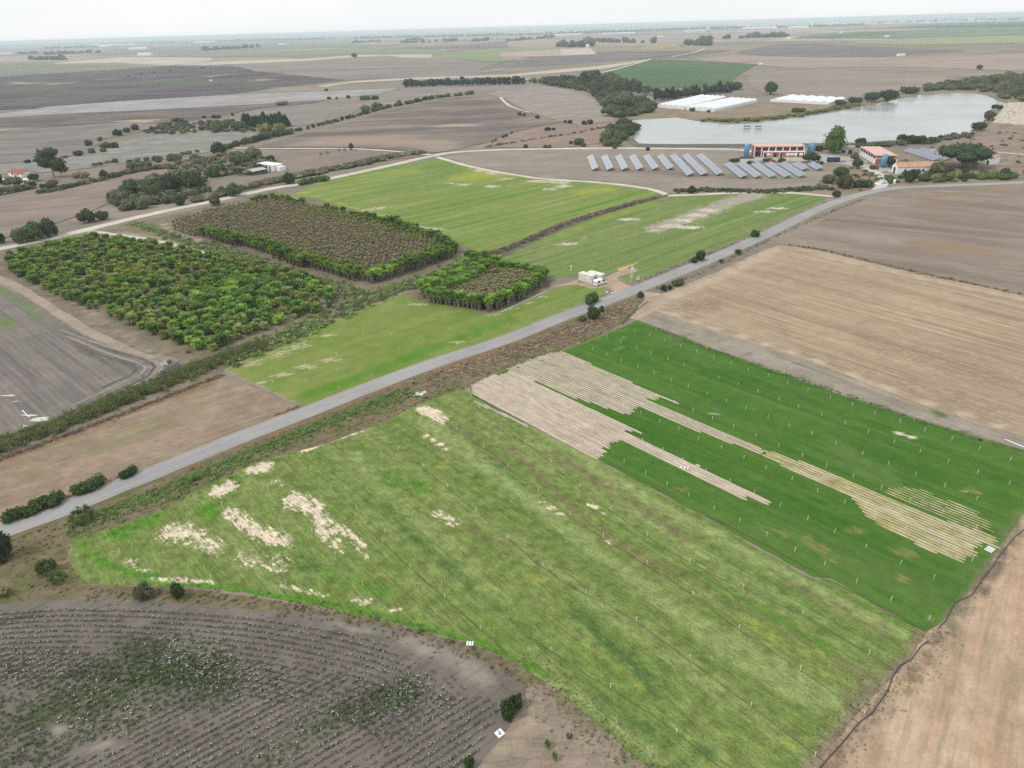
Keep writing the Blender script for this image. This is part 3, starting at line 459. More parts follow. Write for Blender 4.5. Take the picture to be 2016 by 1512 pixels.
sheet('weedy_headland', [(1258, 600), (1290, 612), (1400, 650), (1600, 713), (1800, 793), (2016, 862), (2300, 955), (2300, 990), (2093, 910), (2016, 887), (1930, 863), (1800, 826), (1660, 781), (1540, 738), (1400, 688), (1255, 632)], m, .014, 4.0, .3,
      {'weed': [([(1560, 740), (1800, 826), (1940, 866)], 5, .7), ([(1840, 810), (1900, 835)], 6, .8), ([(1280, 640), (1400, 688), (1560, 742)], 4, .6), ([(1350, 655), (1500, 705)], 5, .4)]})
m = field('dry_bare', srgb(184, 160, 134), srgb(198, 174, 150), math.radians(52), 14, [(40, 2.2, srgb(152, 132, 112), .6), (60, 3, srgb(206, 184, 158), .55), (24, .7, srgb(164, 142, 120), .5), (20, 3, srgb(196, 154, 124), .4)], (.5, .2), None, [('dark', srgb(118, 106, 92), 4, .7), ('rut', srgb(196, 168, 132), 1.2, .5), ('weed', srgb(126, 128, 92), 3, .8)], None, .1)
sheet('dry_bare_field', [(2093, 908), (2016, 1010), (1962, 1085), (1905, 1165), (1850, 1228), (1822, 1246), (1790, 1300), (1740, 1352), (1690, 1402), (1620, 1488), (1440, 1700), (2500, 1700), (2500, 1000)], m, .012, 3.0, .2,
      {'dark': [([(2000, 1060), (1900, 1190), (1850, 1270), (1760, 1370), (1680, 1460), (1620, 1530)], 34, .6), ([(1980, 1030), (1930, 1130)], 18, .6)], 'rut': [([(1878, 1275), (1850, 1310), (1790, 1380), (1720, 1450), (1670, 1520)], 4, .85), ([(1832, 1280), (1810, 1310), (1760, 1370), (1690, 1440)], 3.5, .85)], 'weed': [([(2016, 1010), (1960, 1090), (1900, 1180), (1850, 1240), (1780, 1330), (1650, 1470)], 16, .5)]})
m = field('track_soil', srgb(176, 158, 140), srgb(192, 172, 150), math.radians(30), 8, [(12, 1.5, srgb(150, 134, 120), .6)], (.5, .14), None, (), None, .06)
sheet('yard_soil', [(1083, 566), (1140, 550), (1140, 558), (1195, 545), (1215, 535), (1250, 527), (1255, 534), (1220, 543), (1214, 549), (1232, 560), (1248, 565), (1215, 580), (1195, 566), (1165, 568), (1135, 560)], m, .034, 4.0, .4)
sheet('field_gate_soil', [(1266, 574), (1300, 578), (1330, 590), (1300, 602), (1285, 615), (1255, 632), (1240, 626), (1270, 590)], m, .036, 4.0, .4)
sheet('soil_spill', [(1214, 530), (1224, 526), (1236, 523), (1252, 517), (1257, 517), (1240, 525), (1232, 533), (1220, 534)], field('spill_soil', srgb(202, 176, 142), srgb(190, 164, 132), 0, 4, None, (.4, .12)), .05, 4.0, .3)

# left: ploughed fields
m = field('grey_ploughed', srgb(128, 122, 116), srgb(144, 136, 128), math.radians(-43), 25, [(80, 5, srgb(104, 99, 97), .75), (40, 1.4, srgb(156, 148, 138), .55), (50, 3, srgb(98, 94, 92), .5)], (.6, .12), (1.6, srgb(104, 99, 96), .3), [('green', srgb(112, 134, 74), 6, .6), ('edge', srgb(164, 148, 132), 4, .4), ('rut', srgb(92, 88, 86), 2, .4), ('white', srgb(222, 220, 216), .7, .3)], None, .1)
sheet('grey_ploughed_field', [(-300, 440), (0, 551), (60, 582), (150, 640), (250, 690), (306, 708), (320, 722), (305, 744), (200, 792), (100, 834), (0, 878), (-300, 1000)], m, .018, 4.0, .3,
      {'green': [([(60, 610), (75, 625)], 12, .8), ([(0, 630), (20, 640)], 18, .8), ([(30, 590), (60, 600)], 12, .7), ([(90, 650), (60, 680)], 16, .35), ([(-40, 560), (10, 575)], 20, .6)], 'edge': [([(-300, 430), (0, 552), (80, 592), (150, 642), (250, 692), (300, 708), (316, 722), (300, 744)], 9, 1)], 'rut': [([(170, 680), (260, 700), (296, 716), (300, 730), (270, 755)], 4, .7), ([(140, 690), (250, 712), (285, 726), (270, 745)], 3, .6)],
       'white': [([(0, 768), (45, 800), (95, 828)], 1.4, 1.0), ([(40, 808), (84, 832)], 2.0, 1.1), ([(38, 838), (66, 842)], 2.2, .9), ([(50, 834), (60, 842)], 2.0, .9), ([(0, 848), (14, 858)], 2, .7)]})
m = field('brown_fallow', srgb(148, 130, 112), srgb(164, 146, 126), math.radians(38), 14, [(40, 3, srgb(134, 122, 100), .6), (30, 1.4, srgb(172, 154, 136), .5)], (.5, .2), None, [('weed', srgb(130, 132, 84), 3.5, .8), ('edge', srgb(142, 116, 88), 2.5, .5)], None, .12)
sheet('brown_fallow_field', [(-200, 985), (0, 905), (150, 848), (300, 790), (432, 745), (470, 752), (545, 782), (592, 802), (600, 806), (400, 888), (200, 964), (0, 1034), (-200, 1105)], m, .018, 3.0, .3,
      {'weed': [([(120, 870), (200, 880), (330, 830)], 22, .45), ([(20, 940), (90, 930)], 12, .6), ([(320, 830), (400, 800)], 16, .4)], 'edge': [([(-200, 1098), (0, 1030), (200, 958), (400, 884), (596, 802)], 6, 1), ([(-200, 990), (0, 908), (150, 852), (300, 794), (432, 748)], 8, .9)]})
# cotton ground
COT = [(-300, 1205), (0, 1192), (150, 1180), (300, 1183), (450, 1196), (600, 1207), (740, 1228), (880, 1264), (960, 1302), (1035, 1352), (1036, 1385), (1005, 1425), (960, 1485), (925, 1540), (860, 1700), (-300, 1750)]
m = field('cotton_soil', srgb(120, 113, 106), srgb(134, 126, 117), math.radians(40), 8, [(20, 1.0, srgb(98, 92, 88), .6), (26, 2.0, srgb(138, 129, 120), .5)], (.35, .16), None, [('grass', srgb(84, 94, 58), 3, .7), ('pale', srgb(158, 148, 136), 3, .5)], None, .12)
sheet('cotton_soil_field', COT, m, .016, 2.5, .3, {'grass': [([(60, 1420), (200, 1380), (330, 1320), (400, 1330)], 44, .6), ([(0, 1230), (90, 1200)], 14, .6), ([(250, 1270), (340, 1270)], 16, .6), ([(700, 1245), (790, 1262)], 9, .6), ([(620, 1430), (820, 1360)], 24, .45)], 'pale': [([(800, 1260), (900, 1300), (960, 1340)], 26, .7), ([(110, 1430), (118, 1440)], 16, .9), ([(640, 1225), (750, 1250)], 10, .6), ([(150, 1480), (240, 1460)], 12, .6)]})
m = field('verge_soil', srgb(148, 134, 120), srgb(164, 148, 132), 0, 5, [(8, 1.5, srgb(124, 112, 98), .6)], (.4, .24), None, [('weed', srgb(110, 118, 70), 2, .9), ('straw', srgb(176, 160, 136), 3, .6)], None, .12)
sheet('near_verge', [(1036, 1352), (1080, 1345), (1210, 1450), (1290, 1530), (1380, 1640), (1440, 1720), (840, 1720), (925, 1540), (960, 1485), (1005, 1425)], m, .012, 2.5, .2, {'weed': [([(1060, 1345), (1180, 1440), (1280, 1540)], 18, .5), ([(1075, 1460), (1100, 1490)], 8, .7)], 'straw': [([(1000, 1470), (1040, 1420)], 40, .6)]})
m2 = field('ditch_soil', srgb(132, 118, 98), srgb(116, 112, 78), math.radians(40), 5, [(10, 1.5, srgb(92, 104, 54), .7), (12, 2, srgb(146, 128, 108), .6)], (.4, .26), None, [('green', srgb(84, 112, 46), 3, .7), ('red', srgb(138, 112, 94), 3, .6)], None, .15)
sheet('road_verge', [(-200, 1125), (0, 1060), (200, 985), (400, 906), (600, 826), (800, 747), (1000, 677), (1150, 620), (1262, 580), (1272, 590), (1240, 630), (1180, 662), (1108, 690), (1000, 729), (925, 762), (880, 777), (815, 802), (760, 832), (640, 877), (520, 907), (420, 952), (330, 1000), (240, 1037), (150, 1060), (133, 1077), (142, 1115), (180, 1152), (380, 1158), (600, 1192), (740, 1218), (850, 1248), (940, 1272), (1012, 1302), (1080, 1347), (1036, 1354), (960, 1304), (880, 1266), (740, 1230), (600, 1208), (450, 1198), (300, 1184), (150, 1180), (0, 1192), (-200, 1200)], m2, .010, 3.0, .2,
      {'green': [([(140, 1030), (300, 975), (450, 910), (600, 845), (720, 800), (810, 770)], 14, .7), ([(60, 1100), (140, 1140)], 22, .5), ([(0, 1130), (60, 1160)], 14, .4), ([(1000, 725), (1100, 688)], 6, .6)], 'red': [([(840, 740), (1000, 690), (1130, 650), (1240, 605)], 14, .8), ([(300, 945), (500, 868), (700, 790), (800, 752)], 6, .7), ([(130, 1185), (500, 1200), (740, 1228)], 5, .5)]})
# ground under the palms and the scrubby ditches
m3 = field('grove_soil', srgb(128, 118, 102), srgb(146, 132, 114), 0, 8, [(10, 3, srgb(98, 104, 62), .6)], (.5, .24), None, [('pale', srgb(170, 158, 142), 5, .6)], None, .1)
sheet('grove_ground', [(0, 492), (100, 470), (180, 458), (300, 430), (430, 402), (540, 376), (610, 388), (770, 432), (905, 480), (945, 498), (972, 517), (1040, 536), (1084, 550), (1080, 570), (965, 618), (825, 594), (790, 580), (620, 646), (440, 730), (432, 747), (320, 790), (310, 745), (322, 722), (306, 706), (250, 688), (150, 638), (60, 580), (0, 549), (-40, 530), (-40, 500)], m3, .008, 4.0, .3,
      {'pale': [([(170, 470), (250, 462), (320, 475), (380, 490)], 8, .8), ([(150, 600), (220, 640)], 10, .5), ([(320, 440), (340, 462), (390, 472)], 8, .8), ([(230, 650), (290, 690), (330, 710)], 12, .5), ([(560, 388), (600, 392)], 4, .5)]})
sheet('ditch_ground', [(940, 500), (1000, 483), (1100, 440), (1180, 414), (1290, 386), (1320, 380), (1326, 384), (1292, 392), (1182, 425), (1062, 471), (974, 516), (950, 506)], field('ditch_dark', srgb(104, 98, 86), srgb(124, 116, 100), math.radians(50), 6, [(14, 1.5, srgb(84, 84, 62), .6), (14, 2, srgb(146, 124, 106), .6)], (.5, .24), None, (), None, .2), .028, 5.0, .4)
m = field('solar_soil', srgb(148, 138, 128), srgb(162, 150, 138), .1, 30, [(90, 10, srgb(134, 124, 116), .6), (60, 5, srgb(168, 158, 136), .5)], (.8, .12), None, [('dark', srgb(122, 114, 110), 14, .4)], None, .08)
sheet('solar_ground', [(868, 309), (930, 299), (1100, 294), (1300, 293), (1460, 296), (1480, 312), (1620, 324), (1640, 340), (1600, 365), (1500, 374), (1400, 373), (1300, 369), (1200, 361), (1080, 351), (960, 331)], m, .02, 8.0, .4, {'dark': [([(1180, 335), (1300, 340), (1480, 350)], 8, .6), ([(1100, 350), (1300, 366)], 2, .6)]})
sheet('farmyard_paving', [(1440, 316), (1475, 308), (1590, 309), (1600, 303), (1625, 304), (1690, 312), (1760, 334), (1750, 344), (1738, 344), (1700, 330), (1650, 322), (1600, 318), (1500, 316), (1445, 322)], field('yard_concrete', srgb(192, 184, 172), srgb(178, 170, 160), 0, 12, None, (.8, .1)), .05, 8.0, .3)
sheet('scrub_garden', [(1480, 378), (1600, 366), (1640, 342), (1690, 322), (1760, 345), (1830, 330), (1920, 332), (2100, 330), (2100, 352), (2016, 357), (1850, 363), (1770, 366), (1720, 371), (1680, 383), (1600, 384)], shore_scrub, .015, 8.0, .4)

# ---- roads and tracks
ta = NT('asphalt'); ac = ta.attr('across'); wheel = ta.m('ABSOLUTE', ta.m('SUBTRACT', ta.m('ABSOLUTE', ac), .42)); e1 = ta.noise(ta.pos(), .35, 4, .6)
c = ta.mix(ta.mr(ta.noise(ta.pos(), .06, 4), .35, .65), srgb(156, 155, 154), srgb(170, 168, 166)); c = ta.mix(ta.mr(wheel, .0, .2, .35, 0), c, srgb(180, 178, 176))
c = ta.mix(ta.mr(ta.m('ADD', ta.m('ABSOLUTE', ac), ta.m('MULTIPLY', e1, .25)), .98, 1.16), c, srgb(156, 142, 126)); ta.out(ta.scale(c, ta.mr(ta.noise(ta.pos(), 3, 3, .7), .3, .7, .93, 1.07)), .85, .25)
ROAD = [(-260, 1139), (-120, 1090), (0, 1046), (120, 1003), (250, 951), (380, 899), (500, 851), (600, 813), (700, 773), (850, 717), (1000, 667), (1100, 627), (1200, 590), (1250, 571.5), (1300, 551), (1400, 510), (1500, 466), (1560, 436), (1620, 408), (1680, 387), (1720, 377), (1770, 369.5), (1850, 366), (1940, 362.5), (2016, 359), (2150, 353), (2300, 346)]
ribbon('asphalt_road', ROAD, 6.0, ta.mat, .055, .10, 4.0, wob=.12)
tt = NT('chalk_track'); ac = tt.attr('across'); nn = tt.noise(tt.pos(), .22, 4, .65)
c = tt.mix(tt.mr(tt.noise(tt.pos(), .08, 3), .35, .65), srgb(220, 213, 200), srgb(204, 196, 184)); c = tt.mix(tt.mr(tt.m('ADD', tt.m('ABSOLUTE', ac), tt.m('MULTIPLY', nn, .5)), 1.0, 1.25), c, srgb(148, 138, 118)); tt.out(tt.scale(c, tt.mr(tt.noise(tt.pos(), 1.6, 3, .7), .3, .7, .9, 1.1)), .95, .1)
ribbon('chalk_track_road', [(-160, 526), (0, 490), (100, 469), (180, 450), (300, 421), (420, 396), (530, 372), (600, 361), (680, 345), (780, 323), (850, 307), (900, 299.5), (1000, 294.5), (1200, 292), (1440, 294), (1480, 300)], 7.5, tt.mat, .045, .05, 6.0, wob=.5)
ribbon('chalk_track_branch', [(848, 306), (800, 300.5), (700, 294), (600, 293.5), (520, 293), (460, 292)], 5, tt.mat, .32, .0, 6.0, wob=.4)
ribbon('field_path', [(860, 309), (940, 331), (1060, 351), (1160, 358), (1240, 366), (1290, 375), (1318, 385), (1350, 384), (1480, 379), (1560, 380), (1640, 387), (1668, 390)], 4.5, tt.mat, .048, .0, 5.0, wob=.6)
ribbon('yard_lane', [(1724, 377), (1738, 362), (1736, 347), (1720, 336), (1700, 330)], 6, tt.mat, .06, 0, 4.0, wob=.2)
ribbon('bluff_path', [(1800, 296), (1880, 296), (1960, 300), (2100, 312)], 4, tt.mat, .26, 0, 6.0, wob=.4)
ribbon('hill_path', [(1320, 113), (1345, 108), (1375, 101), (1388, 96)], 9, tt.mat, .7, 0, 20.0)
ribbon('green_field_path', [(1115, 155), (1200, 140), (1272, 120), (1290, 116), (1400, 120)], 7, tt.mat, .55, 0, 20.0, wob=.5)
ribbon('dome_path', [(985, 192), (995, 203), (1010, 212), (1042, 222)], 4, tt.mat, .45, 0, 8, wob=.6)
ribbon('grove_path', [(178, 455), (230, 462), (300, 474), (360, 486), (400, 500)], 3.5, tt.mat, .03, 0, 4, wob=.5)
ribbon('plough_headland_track', [(-120, 505), (0, 549), (60, 580), (150, 638), (250, 689), (300, 706)], 3.4, field('headland_track', srgb(176, 160, 144), srgb(160, 146, 130), 0, 6, None, (.5, .14)), .035, 0, 4, wob=.4)

turn_m = field('plough_turn_soil', srgb(100, 95, 92), srgb(116, 110, 105), 0, 5, None, (.5, .16)); turn_p = field('plough_turn_pale', srgb(158, 150, 140), srgb(146, 138, 128), 0, 5, None, (.5, .16))
for k, (pl, w, m_) in enumerate([([(140, 654), (220, 688), (282, 708), (304, 722), (292, 740), (230, 770), (150, 806), (60, 846)], .9, turn_m), ([(130, 662), (220, 698), (270, 714), (288, 724), (276, 738), (220, 764), (140, 800)], .9, turn_p), ([(150, 680), (220, 706), (258, 718), (270, 727), (258, 738), (200, 764)], .9, turn_m), ([(120, 650), (210, 682), (296, 708), (312, 722), (300, 741), (240, 768)], .8, turn_p)]): ribbon('plough_turn_track', pl, w, m_, .05 + k * .006, 0, 3.0, wob=.15)
# ================================================================== PLANTS
def rdir(n, up=0.0):
    d = rng.normal(size=(n, 3)); d[:, 2] += up; return d / np.linalg.norm(d, axis=1)[:, None]
_ico = None
def ico():
    global _ico
    if _ico is None:
        b = bmesh.new(); bmesh.ops.create_icosphere(b, subdivisions=2, radius=1); b.verts.ensure_lookup_table()
        _ico = (np.array([v.co[:] for v in b.verts]), np.array([[v.index for v in f.verts] for f in b.faces])); b.free()
    return _ico
def crown_arrays(lobes, leaves, leaf, core=.8, flat=0.0):
    """leaf-sized faces spread through lobes (cx,cy,cz,rx,ry,rz) round a lumpy inner mass; returns V, tri F"""
    V = []; Fc = []; n0 = 0; iv, if_ = ico()
    for l in lobes:
        c = np.array(l[:3]); r = np.array(l[3:6])
        if core:
            bump = 1 + .22 * np.sin(iv[:, 0] * 5 + c[0] * 9) * np.cos(iv[:, 1] * 4 + c[1] * 7) + rng.uniform(-.12, .12, len(iv))
            V.append(c + iv * r * core * bump[:, None]); Fc.append(if_ + n0); n0 += len(iv)
    L = np.array(lobes, float); wgt = (L[:, 3] * L[:, 4]) ** .8 * L[:, 5] ** .5; pick = rng.choice(len(L), leaves, p=wgt / wgt.sum())
    d = rdir(leaves, .25); P = L[pick, :3] + d * L[pick, 3:6] * rng.uniform(.74, 1.1, leaves)[:, None]
    n = d + rng.normal(size=(leaves, 3)) * .6; n[:, 2] += flat; n /= np.linalg.norm(n, axis=1)[:, None]
    t = np.cross(n, rng.normal(size=(leaves, 3))); t /= np.linalg.norm(t, axis=1)[:, None]; b = np.cross(n, t)
    s = leaf * rng.uniform(.55, 1.35, leaves)[:, None]
    q = np.stack([P - t * s, P - b * s * .55, P + t * s, P + b * s * .55], 1).reshape(-1, 3)
    i = np.arange(leaves)[:, None] * 4 + n0
    V.append(q); Fc += [np.concatenate([i, i + 1, i + 2], 1), np.concatenate([i, i + 2, i + 3], 1)]
    return np.concatenate(V), np.concatenate(Fc)
def lobes_round(n, spread=.5, r=(.36, .55), zc=.5, zr=.42):
    out = [(0, 0, zc, .62, .62, zr)]
    for k in range(n):
        a = 2 * math.pi * k / n + random.uniform(-.4, .4); s = spread * random.uniform(.7, 1.15); q = random.uniform(*r)
        out.append((math.cos(a) * s, math.sin(a) * s, zc * random.uniform(.7, 1.15), q, q, zr * random.uniform(.6, .95)))
    return out
def tmpl(kind):
    """unit plants: radius about 1 across, height about 1"""
    if kind == 'round': return crown_arrays(lobes_round(7, .55, (.26, .5)), 460, .12, .74)
    if kind == 'wide': return crown_arrays([(x, random.uniform(-.2, .2), random.uniform(.36, .5), .42, .5, random.uniform(.38, .5)) for x in (-.62, -.28, .08, .4, .68)], 460, .12, .74)
    if kind == 'small': return crown_arrays(lobes_round(4), 130, .17)
    if kind == 'loose': return crown_arrays(lobes_round(8, .6, (.2, .34), .5, .36)[1:], 420, .085, .55)
    if kind == 'sparse': return crown_arrays(lobes_round(6, .6, (.2, .3), .62, .3)[1:], 200, .08, .3)
    if kind == 'tall': return crown_arrays([(random.uniform(-.3, .3), random.uniform(-.3, .3), z, .62 - .3 * abs(z - .5), .62 - .3 * abs(z - .5), .2) for z in (.18, .32, .45, .58, .7, .82, .9)], 620, .09)
    if kind == 'cone': return crown_arrays([(random.uniform(-.08, .08), random.uniform(-.08, .08), z, 1.0 * (1.08 - z) ** .6, 1.0 * (1.08 - z) ** .6, .16) for z in (.1, .24, .38, .52, .66, .8, .92)], 420, .10)
    if kind == 'umbrella': return crown_arrays([(math.cos(a) * .6, math.sin(a) * .6, .5 + .1 * math.sin(3 * a), .45, .45, .34) for a in np.linspace(0, 5.4, 7)] + [(0, 0, .68, .65, .65, .32)], 700, .08)
    if kind == 'gum': return crown_arrays([(-.25, 0, .78, .5, .5, .2), (.2, .1, .85, .42, .42, .15), (-.5, .1, .6, .42, .42, .18), (-.1, -.1, .6, .5, .5, .2), (.5, 0, .45, .48, .48, .22), (.3, .1, .3, .4, .4, .14), (-.25, .1, .42, .34, .34, .14), (.62, .1, .25, .35, .35, .14), (.15, 0, .5, .45, .45, .2), (-.35, 0, .5, .4, .4, .2)], 1300, .06, .86)
    if kind == 'poplar': return crown_arrays([(random.uniform(-.25, .25) * (1.1 - z), random.uniform(-.2, .2), z, .95 - .95 * (z - .45) ** 2 * 2.0, .9 - .9 * (z - .45) ** 2 * 2.0, .18) for z in (.2, .3, .4, .5, .6, .7, .8, .9)], 900, .065, .7)
    if kind == 'reed': return blades(70, .9, .10, .55)
def blades(n, h, w, spread):
    """a stand of upright leaves that lean out"""
    a = rng.uniform(0, 2 * math.pi, n); r = spread * np.sqrt(rng.uniform(0, 1, n)); base = np.stack([np.cos(a) * r, np.sin(a) * r, np.zeros(n)], 1)
    ln = rng.normal(size=(n, 3)) * .35; ln[:, 2] = h * rng.uniform(.55, 1.12, n); side = np.cross(ln, rng.normal(size=(n, 3))); side /= np.linalg.norm(side, axis=1)[:, None]; side *= w
    mid = base + ln * .6; tip = base + ln + np.stack([ln[:, 0] * .5, ln[:, 1] * .5, -np.abs(ln[:, 0]) * .3], 1)
    V = np.stack([base - side * .5, base + side * .5, mid + side, mid - side, tip], 1).reshape(-1, 3); i = np.arange(n)[:, None] * 5
    return V, np.concatenate([np.concatenate([i, i + 1, i + 2], 1), np.concatenate([i, i + 2, i + 3], 1), np.concatenate([i + 3, i + 2, i + 4], 1)])
KINDS = ['round', 'wide', 'small', 'loose', 'sparse', 'tall', 'cone', 'umbrella', 'gum', 'poplar']
TM = {k: [tmpl(k) for _ in range(1 if k in ('gum', 'poplar', 'umbrella') else 3)] for k in KINDS}
LM = {'dark': leafmat('leaf_dark', (.040, .064, .030, 1), (.068, .098, .042, 1)), 'mid': leafmat('leaf_mid', (.072, .112, .042, 1), (.11, .155, .058, 1)),
      'olive': leafmat('leaf_olive', (.105, .118, .064, 1), (.155, .165, .09, 1)), 'grey': leafmat('leaf_grey', (.14, .15, .105, 1), (.20, .205, .145, 1)),
      'yellow': leafmat('leaf_yellow', (.18, .20, .07, 1), (.26, .26, .10, 1)), 'lime': leafmat('leaf_lime', (.10, .17, .045, 1), (.15, .23, .065, 1)),
      'blue': leafmat('leaf_blue', (.026, .050, .038, 1), (.042, .072, .048, 1)), 'brown': leafmat('leaf_brown', (.24, .185, .135, 1), (.33, .26, .20, 1)), 'straw': leafmat('leaf_straw', (.36, .285, .19, 1), (.46, .38, .26, 1)),
      'glossy': leafmat('leaf_glossy', (.046, .086, .026, 1), (.09, .145, .04, 1), .9), 'reed': leafmat('leaf_reed', (.24, .26, .12, 1), (.36, .36, .19, 1)), 'weed': leafmat('leaf_weed', (.15, .23, .07, 1), (.23, .32, .10, 1)), 'far': leafmat('leaf_far', (.05, .07, .045, 1), (.075, .095, .06, 1), 30)}
bark = plain('bark', (.14, .11, .085, 1), .95, .05, 0, .25, .5); palebark = plain('pale_bark', (.36, .32, .27, 1), .9, .05, 0, .2, .5)
_pm = {}
def pmesh(kind, mat, i):
    k = (kind, mat, i)
    if k not in _pm: V_, F_ = TM[kind][i]; _pm[k] = npmesh(kind + '_foliage', V_, F_, [LM[mat]])
    return _pm[k]
def tree_parts(root, kind, mat, w, h, trunk, seed=0, tm=None):
    i = seed % len(TM[kind]); c = link('crown', pmesh(kind, mat, i), root); c.scale = (w / 2, w / 2, h * (1 - trunk * .55)); c.location = (0, 0, h * trunk * .55); c.rotation_euler = (0, 0, 0 if kind == 'gum' else random.uniform(0, 6.28))
    b = MB(); r = max(.12, h * .022); b.tube([(0, 0, -.1), (random.uniform(-.1, .1), 0, h * .3), (random.uniform(-.2, .2), random.uniform(-.2, .2), h * .62)], [r * 1.4, r, r * .5], 6)
    for k in range(4):
        a = k * 1.57 + random.uniform(-.4, .4); b.tube([(0, 0, h * (.25 + .06 * k)), (math.cos(a) * w * .16, math.sin(a) * w * .16, h * (.42 + .07 * k)), (math.cos(a) * w * .3, math.sin(a) * w * .3, h * (.55 + .08 * k))], [r * .6, r * .42, r * .2], 5)
    b.obj('trunk', tm or bark, root, True)
def plant(px, py, wp, hp, kind, mat, label, group=None, name='bush', cat='bush', trunk=0.0, tm=None):
    """a bush or tree whose foot is seen at px,py and which is wp by hp photograph pixels large"""
    p = at(px, py); s = F / (p - CAM).dot(_FW); cosd = (p - CAM).xy.length / (p - CAM).length; w = wp / s; h = max(.4, (hp / s - w * .18 * (1 - cosd)) / cosd)
    p = p + Vector((p.x, p.y, 0)).normalized() * w * .25; p.z = H(p.x, p.y)
    if trunk > 0:
        r = empty(name, p); tree_parts(r, kind, mat, w, h, trunk, random.randrange(9), tm)
    else:
        r = link(name, pmesh(kind, mat, random.randrange(len(TM[kind])))); r.location = p - Vector((0, 0, h * .04)); r.scale = (w / 2, w / 2 * random.uniform(.85, 1.1), h); r.rotation_euler = (0, 0, (DR if py > 560 else 0) + random.uniform(-.25, .25) if kind == 'wide' else random.uniform(0, 6.28))
    return tag(r, label, cat, group)
def bake(name, items, mats, kind='stuff', label=None, cat=None):
    """many small plants as one piece of ground cover; items are (template, x, y, z, sx, sz, rot, material index)"""
    VV = []; FF = []; MM = []; n0 = 0
    for (tv, tf), x, y, z, sx, sz, a, mi in items:
        c, s = math.cos(a), math.sin(a); v = np.empty_like(tv); v[:, 0] = (tv[:, 0] * c - tv[:, 1] * s) * sx + x; v[:, 1] = (tv[:, 0] * s + tv[:, 1] * c) * sx + y; v[:, 2] = tv[:, 2] * sz + z
        VV.append(v); FF.append(tf + n0); MM.append(np.full(len(tf), mi)); n0 += len(tv)
    o = link(name, npmesh(name, np.concatenate(VV), np.concatenate(FF), mats, np.concatenate(MM))); return tag(o, label, cat, kind=kind)
def pts_in(poly, dens):
    P = np.array([at(*p)[:2] for p in poly]); lo, hi = P.min(0), P.max(0); n = int((hi - lo).prod() * dens); q = lo + rng.uniform(size=(n, 2)) * (hi - lo); return q[inside(q, P)]
def pts_along(pl, n, width):
    C = spline([at(*p) for p in pl], 2.0); out = []
    for _ in range(n):
        i = random.randrange(len(C) - 1); p = C[i].lerp(C[i + 1], random.random()); d = (C[i + 1] - C[i]).normalized(); q = p + Vector((-d.y, d.x, 0)) * random.gauss(0, .45) * width; out.append((q.x, q.y))
    return np.array(out)
tiny = [crown_arrays(lobes_round(3), 40, .26, .7) for _ in range(4)]
for k_ in range(4):      # keep the small cover light: a coarse inner mass
    L_ = lobes_round(3); V_, F_ = crown_arrays(L_, 46, .28, 0); tiny[k_] = (V_, F_)
tuft = [blades(12, .8, .10, .6) for _ in range(4)]; reedt = [blades(20, 1, .06, .5) for _ in range(4)]
def cover(name, pts, tm, size, hgt, mats, label, cat, wts=None):
    wts = wts or [1] * len(mats); its = []
    if len(pts) == 0: print('no points for', name); return
    for x, y in pts:
        s = random.uniform(*size); its.append((random.choice(tm), x, y, H(x, y), s, s * random.uniform(*hgt), random.uniform(0, 6.28), random.choices(range(len(mats)), wts)[0]))
    return bake(name, its, [LM[m] for m in mats], 'stuff', label, cat)

# ---- palms
palm_green = leafmat('palm_green', (.18, .30, .055, 1), (.29, .44, .08, 1), 6); palm_dark = leafmat('palm_dark', (.11, .21, .055, 1), (.17, .29, .075, 1), 5)
palm_olive = leafmat('palm_olive', (.33, .31, .16, 1), (.46, .42, .23, 1), 3); palm_yel = leafmat('palm_yellow', (.27, .34, .07, 1), (.38, .44, .10, 1), 4)
skirt = leafmat('palm_skirt', (.40, .34, .28, 1), (.56, .48, .41, 1), 1.5)
def fan_leaves(n, R, size, up, cz, droop=.35, seg=6):
    V = []; Fc = []
    for k in range(n):
        a = 2.4 * k + random.uniform(-.3, .3); e = up[0] + (up[1] - up[0]) * (k / max(1, n - 1)) + random.uniform(-.12, .12)
        d = Vector((math.cos(a) * math.cos(e), math.sin(a) * math.cos(e), math.sin(e))); s = Vector((-math.sin(a), math.cos(a), 0)); u = d.cross(s) * -1
        c = Vector((0, 0, cz)) + d * R * random.uniform(.8, 1.1); z = size * random.uniform(.8, 1.2); n0 = len(V); V.append(c - d * z * .3)
        for j in range(seg + 1):
            t = -1 + 2 * j / seg; w = math.radians(78) * t; q = c + (d * math.cos(w) + s * math.sin(w)) * z * (1.12 if j % 2 == 0 else .62) + u * (.16 * z * (-1) ** j) - Vector((0, 0, droop * z * (abs(t) * .5 + .3))); V.append(q)
        Fc += [(n0, n0 + 1 + j, n0 + 2 + j) for j in range(seg)]
    return np.array([v[:] for v in V]), np.array(Fc)
